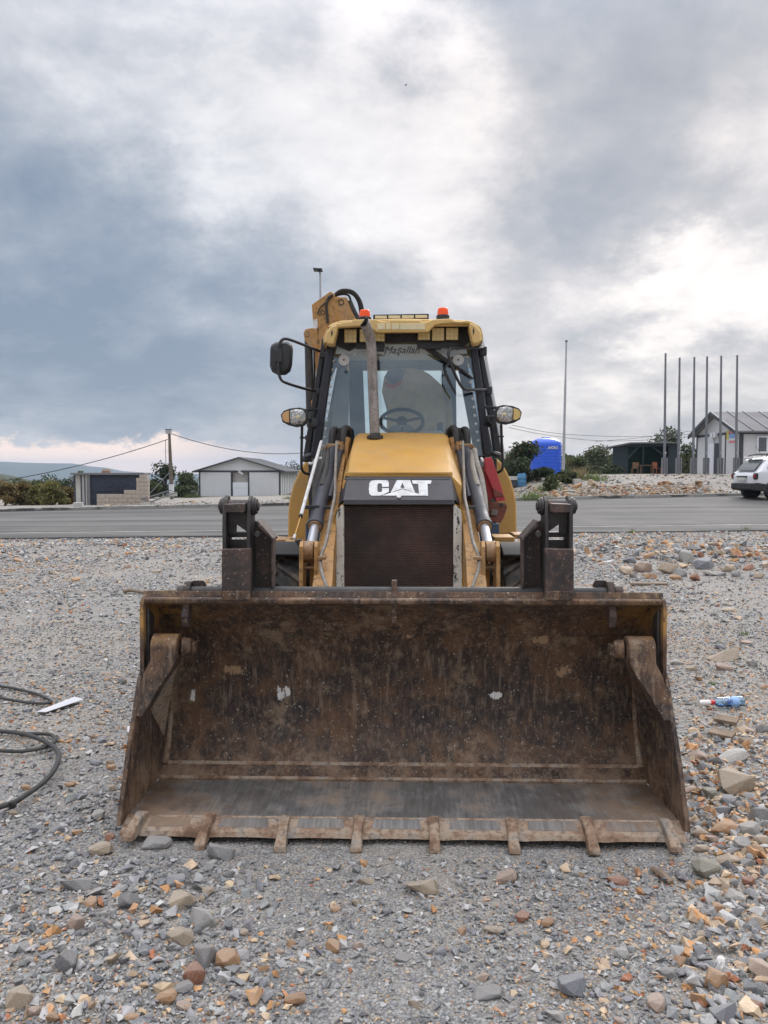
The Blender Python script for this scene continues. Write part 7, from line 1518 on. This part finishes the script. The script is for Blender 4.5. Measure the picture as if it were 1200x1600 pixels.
def tank():
    Y = 50.0; b = WP(852.5, 735, Y); gz = ground_z(b.x, Y); r = 24.5/FPX*Y; zt = WP(852, 684, Y).z-gz
    root = empty('water_tank', (b.x, Y, gz), 0, 'large ribbed blue plastic water tank behind the bushes', 'tank')
    prof = [(0.0, -0.1), (r, -0.1)]; n = 9; zs = zt-0.52
    for k in range(n):
        z = zs*k/n; prof += [(r*0.985, z), (r*0.985, z+zs/n*0.72), (r*1.012, z+zs/n*0.80), (r*1.012, z+zs/n*0.94)]
    prof += [(r*0.985, zs), (r*0.98, zs+0.10), (r*0.93, zs+0.22), (r*0.82, zs+0.33), (r*0.6, zs+0.44), (0.3, zs+0.50), (0.0, zs+0.50)]
    mb = MB(); mb.lathe(prof, (0, 0, 0), (0, 0, 1), 40); mb.build('tank_body', MAT['tank_blue'], root, 0, 25)
    mb = MB(); mb.lathe([(0.30, zs+0.42), (0.30, zs+0.54), (0.0, zs+0.56)], (0, 0, 0), (0, 0, 1), 20); mb.build('tank_lid', MAT['tank_blue'], root)
    me = text_mesh('AKRO', 0.26, 0.012, 0.25, 0.006)
    # bend the lettering round the tank
    for v in me.vertices:
        a = (v.co.x)/r + R(14); d = r*1.0+0.004+v.co.z; v.co = Vector((math.sin(a)*d, -math.cos(a)*d, v.co.y+zs-0.16))
    me.materials.append(MAT['lettering_white']); o = bpy.data.objects.new('lettering', me); C.objects.link(o); o.parent = root
    b = WP(880, 730, 48.0); t = WP(885, 534, 48.0); gz = ground_z(b.x, 48.0); pr = empty('tall_pole', (b.x, 48, gz), 0, 'very tall thin grey pole leaning slightly beside the blue tank', 'pole')
    mb = MB(); mb.tube([(0, 0, -0.2), ((t.x-b.x)*0.5, 0, (t.z-gz)*0.5), (t.x-b.x, 0, t.z-gz)], [0.10, 0.075, 0.05], 10, 4); mb.build('pole', MAT['galvanised'], pr); mb = MB(); mb.cyl((t.x-b.x, 0, t.z-gz), (t.x-b.x, 0, t.z-gz+0.08), 0.08, n=10); mb.build('pole_cap', MAT['trim_dark'], pr)
    p = GP(815, 760); h = 20/FPX*p.y; br = empty('barrel', p, 0, 'small light blue plastic barrel under the dark bush', 'barrel'); rr = 7/FPX*p.y
    mb = MB(); mb.lathe([(0, 0), (rr*0.9, 0), (rr, h*0.1), (rr, h*0.3), (rr*1.05, h*0.33), (rr, h*0.37), (rr, h*0.63), (rr*1.05, h*0.66), (rr, h*0.7), (rr*0.96, h*0.9), (rr*0.8, h), (0, h)], (0, 0, 0), (0, 0, 1), 20); mb.build('drum', MAT['barrel_blue'], br)
    mb = MB(); mb.cyl((rr*0.4, -rr*0.3, h), (rr*0.4, -rr*0.3, h*1.08), rr*0.2, n=10); mb.build('bung', MAT['barrel_blue'], br)
    q = p+Vector((-0.62, 0.3, 0)); mb = MB(); mb.box(-0.4, 0.4, -0.3, 0.3, 0.0, 0.32); bx = empty('pallet_box', q, 0, 'dark box with a pale slab on it left of the blue barrel', 'box'); mb.build('crate', MAT['trim_dark'], bx); mb = MB(); mb.box(-0.45, 0.45, -0.35, 0.35, 0.32, 0.5); mb.build('slab', MAT['pale_concrete'], bx, 0.01)
tank()
def lamp_post():
    Y = 35.0; b = WP(502, 760, Y); gz = ground_z(b.x, Y); t = WP(500.5, 429, Y); root = empty('street_lamp', (b.x, Y, gz), 0, 'tall solar street lamp whose head shows above the boom', 'street lamp')
    H = t.z-gz; mb = MB(); mb.tube([(0, 0, -0.1), (0, 0, H*0.5), (t.x-b.x, 0, H)], [0.09, 0.07, 0.05], 10, 3); mb.build('pole', MAT['galvanised'], root)
    mb = MB(); mb.obox((t.x-b.x-0.10, 0, H+0.20), 0.40, 0.5, 0.05, Matrix.Rotation(0.06, 3, 'Y')); mb.build('solar_head', MAT['solar_cell'], root)
    mb = MB(); mb.tube([(t.x-b.x, 0, H-0.02), (t.x-b.x-0.03, 0, H+0.12), (t.x-b.x-0.1, 0, H+0.18)], 0.03, 8, 3); mb.build('neck', MAT['trim_dark'], root)
lamp_post()
def wires():
    for k, (pts, lab) in enumerate(((((800, 664, 50), (860, 676, 56), (930, 681, 62), (1000, 682, 66), (1090, 678, 68)), 'upper thin overhead wire running behind the flagpoles'), (((795, 668, 50), (850, 679, 56), (925, 688, 62), (1000, 688, 66), (1090, 681, 68)), 'lower thin overhead wire running behind the flagpoles'), (((930, 690, 62), (1000, 684, 66), (1090, 672, 68)), 'short overhead wire rising towards the office eaves'))):
        mb = MB(); mb.tube([WP(*p) for p in pts], 0.016, 5, 6); tag(mb.build('overhead_wire', MAT['wire']), lab, 'wire', 'overhead wires on the right')
wires()
# rubble on the bank behind the right kerb
def rubble():
    n = 1500; x = rng.uniform(6.5, 15.5, n); t = ROADW + 0.4 + rng.random(n)**1.1*4.6; y = 19.12+0.125*x+t*1.0077
    z = np.array([ground_z(a, b) for a, b in zip(x, y)]); h = 0.22*np.exp(-((x-11.3)/3.2)**2)*np.exp(-((t-ROADW-2.6)/1.2)**2)*rng.random(n)
    c = PAL[rng.choice([6, 7, 8, 4, 3, 9], n, p=[0.2, 0.3, 0.2, 0.15, 0.1, 0.05])]*rng.uniform(0.7, 1.1, (n, 1))
    stone_mesh('rubble', np.column_stack([x, y, z+h*0.6]), 0.075*np.exp(rng.normal(0, 0.5, n)), c, 'bank of broken tan and orange rubble behind the kerb on the right')
    n = 900; x = rng.uniform(-12, 2, n); t = ROADW+0.3+rng.random(n)*8; y = 19.12+0.125*x+t*1.0077; z = np.array([ground_z(a, b) for a, b in zip(x, y)])
    stone_mesh('yard_gravel', np.column_stack([x, y, z]), 0.045*np.exp(rng.normal(0, 0.5, n)), PAL[rng.choice([2, 3, 4, 7], n)]*rng.uniform(0.8, 1.1, (n, 1)), 'pale loose stones on the yard before the white storehouse')
rubble()
def bank_gravel():
    n = 1900; x = rng.uniform(5.5, 24, n); t = ROADW+0.3+rng.random(n)*11.5; y = 19.12+0.125*x+t*1.0077; z = np.array([ground_z(a, b) for a, b in zip(x, y)])
    k = y < 43.5; x, y, z = x[k], y[k], z[k]; n = len(x)
    stone_mesh('bank_gravel', np.column_stack([x, y, z]), 0.055*np.exp(rng.normal(0, 0.5, n)), PAL[rng.choice([0, 1, 2, 3, 7, 8], n)]*rng.uniform(0.7, 1.0, (n, 1)), 'loose grey stones on the bank below the flagpoles')
bank_gravel()
p = GP(901, 757); mb = MB(); mb.obox(p+Vector((0, 0, 0.12)), 0.36, 0.3, 0.3, Matrix.Rotation(0.2, 3, 'Z')); tag(mb.build('concrete_block', MAT['pale_concrete'], None, 0.02), 'pale concrete block on the bank below the tall pole', 'block')
p = GP(116, 795); mb = MB(); mb.obox(Vector((p.x, p.y+0.4, ground_z(p.x, p.y+0.4)+0.12)), 0.34, 0.2, 0.2, Matrix.Rotation(0.1, 3, 'Z')); tag(mb.build('concrete_block', MAT['pale_concrete'], None, 0.02), 'pale concrete block on the kerb at the left corner of the hut', 'block')

# ------------------------------------------------------------------ parked car
def car():
    Yc = 30.6; xr = WP(1178, 760, Yc-0.0).x; zg = ground_z(xr+0.8, Yc+0.5)+0.035
    root = empty('parked_car', (xr+2.1, Yc+0.89, zg), math.atan(0.125)*0.6, 'white compact off-road car parked at the right edge of the picture', 'car'); root.scale = (1.06, 1.06, 1.07)
    # local: x forward (to the right), rear at x=-2.1; y=-0.89 is the side towards the camera
    P = lambda mb, n, m, par=None, bev=0.0, ang=35: mb.build(n, MAT[m], par or root, bev, ang)
    st = [(-2.12, 0.52, 0.86, 0.62, 0.86, 0.0), (-2.06, 0.40, 1.02, 0.78, 0.96, 0.02), (-1.95, 0.36, 1.06, 0.85, 1.04, 0.05), (-1.75, 0.33, 1.07, 0.89, 1.30, 0.3), (-1.45, 0.33, 1.07, 0.90, 1.57, 1.0), (-1.1, 0.33, 1.07, 0.90, 1.63, 1.0), (-0.3, 0.33, 1.05, 0.90, 1.65, 1.0), (0.4, 0.33, 1.03, 0.90, 1.60, 1.0), (0.75, 0.33, 1.02, 0.90, 1.42, 0.6), (1.15, 0.33, 1.01, 0.89, 1.08, 0.05), (1.7, 0.36, 0.98, 0.86, 1.02, 0.03), (2.0, 0.40, 0.90, 0.76, 0.93, 0.0), (2.12, 0.5, 0.75, 0.6, 0.78, 0.0)]
    rings = []
    for x, zb, zs, hw, zt, k in st:
        rw = hw*(0.97 if k < 0.1 else 0.97-0.21*min(1, (zt-zs)/0.55))
        rings.append([Vector((x, -hw*0.93, zb)), Vector((x, -hw, zb+0.14)), Vector((x, -hw, zs-0.08)), Vector((x, -hw*0.975, zs)), Vector((x, -rw, zt-0.06)), Vector((x, -rw*0.86, zt)), Vector((x, 0, zt+0.02)), Vector((x, rw*0.86, zt)), Vector((x, rw, zt-0.06)), Vector((x, hw*0.975, zs)), Vector((x, hw, zs-0.08)), Vector((x, hw, zb+0.14)), Vector((x, hw*0.93, zb))])
    mb = MB(); mb.loft(rings); body = P(mb, 'body', 'car_white', None, 0.0, 40)
    for m in (body.modifiers.new('sub', 'SUBSURF'),): m.levels = 1; m.render_levels = 2
    # bumper and sills
    mb = MB(); mb.loft([[Vector((x, y, z)) for x, y, z in ((-2.17, -0.72, 0.38), (-2.17, 0.72, 0.38), (-2.17, 0.72, 0.60), (-2.17, -0.72, 0.60))], [Vector((x, y, z)) for x, y, z in ((-1.98, -0.91, 0.33), (-1.98, 0.91, 0.33), (-1.98, 0.91, 0.63), (-1.98, -0.91, 0.63))], [Vector((x, y, z)) for x, y, z in ((-1.66, -0.915, 0.30), (-1.66, 0.915, 0.30), (-1.66, 0.915, 0.58), (-1.66, -0.915, 0.58))]]); P(mb, 'rear_bumper', 'black_plastic', None, 0.03)
    mb = MB(); mb.box(-0.9, 0.9, -0.915, -0.88, 0.28, 0.46); P(mb, 'sill', 'black_plastic', None, 0.01)
    mb = MB(); mb.loft([[Vector((2.16, -0.7, 0.36)), Vector((2.16, 0.7, 0.36)), Vector((2.16, 0.7, 0.55)), Vector((2.16, -0.7, 0.55))], [Vector((1.75, -0.9, 0.3)), Vector((1.75, 0.9, 0.3)), Vector((1.75, 0.9, 0.55)), Vector((1.75, -0.9, 0.55))]]); P(mb, 'front_bumper', 'black_plastic', None, 0.03)
    # wheels with arches
    for x in (-1.30, 1.35):
        for s in (-1, 1):
            yo = s*0.80; mb = MB(); mb.lathe([(0.20, -0.09), (0.30, -0.105), (0.335, -0.09), (0.345, -0.05), (0.345, 0.05), (0.335, 0.09), (0.30, 0.105), (0.20, 0.09)], (x, yo, 0.345), (0, 1, 0), 32); w = P(mb, 'wheel', 'tyre_rubber')
            mb = MB(); mb.lathe([(0.0, s*0.06), (0.05, s*0.065), (0.06, s*0.03), (0.17, s*0.05), (0.205, s*0.095), (0.215, s*0.10)], (x, yo, 0.345), (0, 1, 0), 28); rm = P(mb, 'rim', 'galvanised', w)
            for k in range(8):
                a = 2*math.pi*k/8; mb = MB(); c = Vector((x+math.cos(a)*0.12, yo+s*0.05, 0.345+math.sin(a)*0.12)); mb.cyl(c, c+Vector((0, s*0.02, 0)), 0.025, n=8); P(mb, 'rim_hole', 'trim_dark', w)
            pr = [(x+0.43*math.cos(R(a)), 0.345+0.43*math.sin(R(a))) for a in range(-8, 189, 14)]; pi_ = [(x+0.37*math.cos(R(a)), 0.345+0.37*math.sin(R(a))) for a in range(188, -9, -14)]
            ring = pr+pi_; ya, yb_ = (s*0.87, s*0.925)
            mb = MB(); mb.loft([[Vector((a, ya, b)) for a, b in ring], [Vector((a, yb_, b)) for a, b in ring]]); P(mb, 'arch_trim', 'black_plastic', None, 0.006)
            disc = [(x+0.375*math.cos(2*math.pi*k/28), 0.345+0.375*math.sin(2*math.pi*k/28)) for k in range(28)]; mb = MB(); mb.loft([[Vector((a, s*0.70, b)) for a, b in disc], [Vector((a, s*0.908, b)) for a, b in disc]]); P(mb, 'wheel_well', 'wire')
            mb = MB(); mb.lathe([(0.19, s*0.075), (0.30, s*0.112), (0.335, s*0.11), (0.345, s*0.085)], (x, yo+s*0.03, 0.345), (0, 1, 0), 32); P(mb, 'tyre_wall', 'tyre_rubber', w)
            mb = MB(); mb.lathe([(0.0, s*0.115), (0.05, s*0.118), (0.06, s*0.085), (0.17, s*0.10), (0.205, s*0.118), (0.215, s*0.112)], (x, yo+s*0.03, 0.345), (0, 1, 0), 28); P(mb, 'wheel_cover', 'galvanised', w)
    # side and rear windows
    for s in (-1, 1):
        for q in (((-1.62, 1.16), (-1.20, 1.12), (-1.15, 1.50), (-1.36, 1.46), (-1.55, 1.30)), ((-1.08, 1.12), (-0.25, 1.10), (-0.25, 1.56), (-1.03, 1.53)), ((-0.15, 1.10), (0.85, 1.08), (0.45, 1.52), (-0.15, 1.56))):
            f = lambda z: 0.905-0.235*max(0, (z-1.05))/0.55
            a = [Vector((x, s*(f(z)-0.012), z)) for x, z in q]; mb = MB(); mb.loft([a, [p+Vector((0, s*0.02, 0)) for p in a]]); P(mb, 'side_window', 'dark_glass')
    a = [Vector((x, y, z)) for x, y, z in ((-2.03, -0.62, 1.08), (-2.03, 0.62, 1.08), (-1.66, 0.56, 1.50), (-1.66, -0.56, 1.50))]; mb = MB(); mb.loft([a, [p+Vector((0.06, 0, 0.02)) for p in a]]); P(mb, 'rear_window', 'dark_glass', None, 0.01)
    mb = MB(); mb.box(-1.74, -1.50, -0.58, 0.58, 1.56, 1.60); P(mb, 'rear_spoiler', 'car_white', None, 0.015)
    for s in (-1, 1):
        mb = MB(); mb.tube([(-1.55, s*0.62, 1.60), (-1.3, s*0.62, 1.70), (0.1, s*0.62, 1.72), (0.4, s*0.62, 1.63)], 0.022, 8, 4); P(mb, 'roof_rail', 'black_plastic')
        mb = MB(); mb.obox((-2.02, s*0.765, 0.87), 0.16, 0.16, 0.25); tl = P(mb, 'tail_lamp', 'black_plastic', None, 0.05); mb = MB(); mb.obox((-2.04, s*0.775, 0.87), 0.15, 0.13, 0.19); P(mb, 'lamp_lens', 'tail_lamp', tl, 0.04)
    mb = MB(); mb.box(-2.175, -2.12, -0.30, 0.30, 0.70, 0.82); P(mb, 'number_plate', 'plate', None, 0.004); mb = MB(); mb.box(-2.165, -2.10, -0.34, 0.34, 0.825, 0.88); P(mb, 'plate_trim', 'black_plastic', None, 0.01)
    mb = MB(); mb.tube([(-1.5, -0.3, 1.63), (-1.62, -0.34, 1.72), (-1.85, -0.42, 2.0)], 0.008, 5, 2); P(mb, 'aerial', 'wire')
car()
# bird high in the clouds
b = WP(634, 133, 70); root = empty('bird', b, 0.6, 'tiny dark bird flying high before the bright cloud', 'bird')
mb = MB(); mb.lathe([(0, -0.12), (0.03, -0.06), (0.035, 0.02), (0.015, 0.09), (0, 0.12)], (0, 0, 0), (1, 0, 0), 8); mb.build('body', MAT['feather_dark'], root)
for s in (-1, 1):
    a = [Vector((0.05, 0, 0)), Vector((0.02, s*0.13, 0.05)), Vector((-0.05, s*0.22, 0.03)), Vector((-0.05, s*0.1, 0.02)), Vector((-0.04, 0, 0))]; mb = MB(); mb.loft([a, [p+Vector((0, 0, -0.006)) for p in a]]); mb.build('wing', MAT['feather_dark'], root)

# ------------------------------------------------------------------ far land and air
def ridge(name, dist, pts, depth, mat, label, base_z, seed, rough):
    r_ = np.random.default_rng(seed); pts = sorted(pts); X = []; Z = []
    N = 160; x0, x1 = pts[0][0], pts[-1][0]; prof = []
    for i in range(N+1):
        px = x0+(x1-x0)*i/N
        for (a, ya), (b_, yb_) in zip(pts[:-1], pts[1:]):
            if a <= px <= b_: t = (px-a)/(b_-a); t = t*t*(3-2*t); py = ya+(yb_-ya)*t; break
        p = WP(px, py, dist); prof.append((p.x, p.z+rough*(math.sin(i*0.9)+0.6*math.sin(i*2.3+1)+r_.normal()*0.5)))
    rows = []; M_ = 14
    for j in range(M_+1):
        f = j/M_; rows.append([Vector((x, dist-depth+depth*f + (0 if j in (0, M_) else 0), base_z+(z-base_z)*(math.sin(f*math.pi/2)**0.9) + (rough*2*math.sin(x*0.02+j) if 0 < j < M_ else 0))) for x, z in prof])
    for j in range(1, 5): rows.append([Vector((x, dist+depth*0.2*j, z-(z-base_z)*0.3*j)) for x, z in prof])
    mb = MB(); mb.loft(rows, caps=False, closed=False); o = mb.build(name, MAT[mat], None, 0, 80); tag(o, label, kind='structure'); return o
ridge('mountain', 3600, [(-1500, 742), (-600, 735), (-200, 724), (0, 721.5), (60, 723), (110, 724.5), (150, 729), (200, 737), (260, 740), (320, 741), (450, 744), (700, 748), (1100, 744), (1700, 750), (2600, 755)], 900, 'hill', 'long blue hazy mountain ridge on the left horizon', -90, 3, 1.0)
ridge('hill', 620, [(-900, 745), (-300, 736), (-60, 737), (0, 740), (30, 746), (65, 753), (120, 764), (200, 790)], 200, 'hill', 'nearer dark wooded hill at the left edge', -45, 4, 0.35)
hz = bpy.data.materials.new('haze_air'); hz.use_nodes = True; nt = hz.node_tree; nt.nodes.clear(); ho = nt.nodes.new('ShaderNodeOutputMaterial'); pv = nt.nodes.new('ShaderNodeVolumePrincipled')
pv.inputs['Color'].default_value = (0.60, 0.76, 1.0, 1); pv.inputs['Density'].default_value = 0.00019; pv.inputs['Anisotropy'].default_value = 0.2; nt.links.new(pv.outputs[0], ho.inputs['Volume'])
mb = MB(); mb.box(-4300, 4300, -45, 4500, -96, 60); o = mb.build('haze', hz); tag(o, 'thin blue air between the yard and the mountains', kind='stuff')
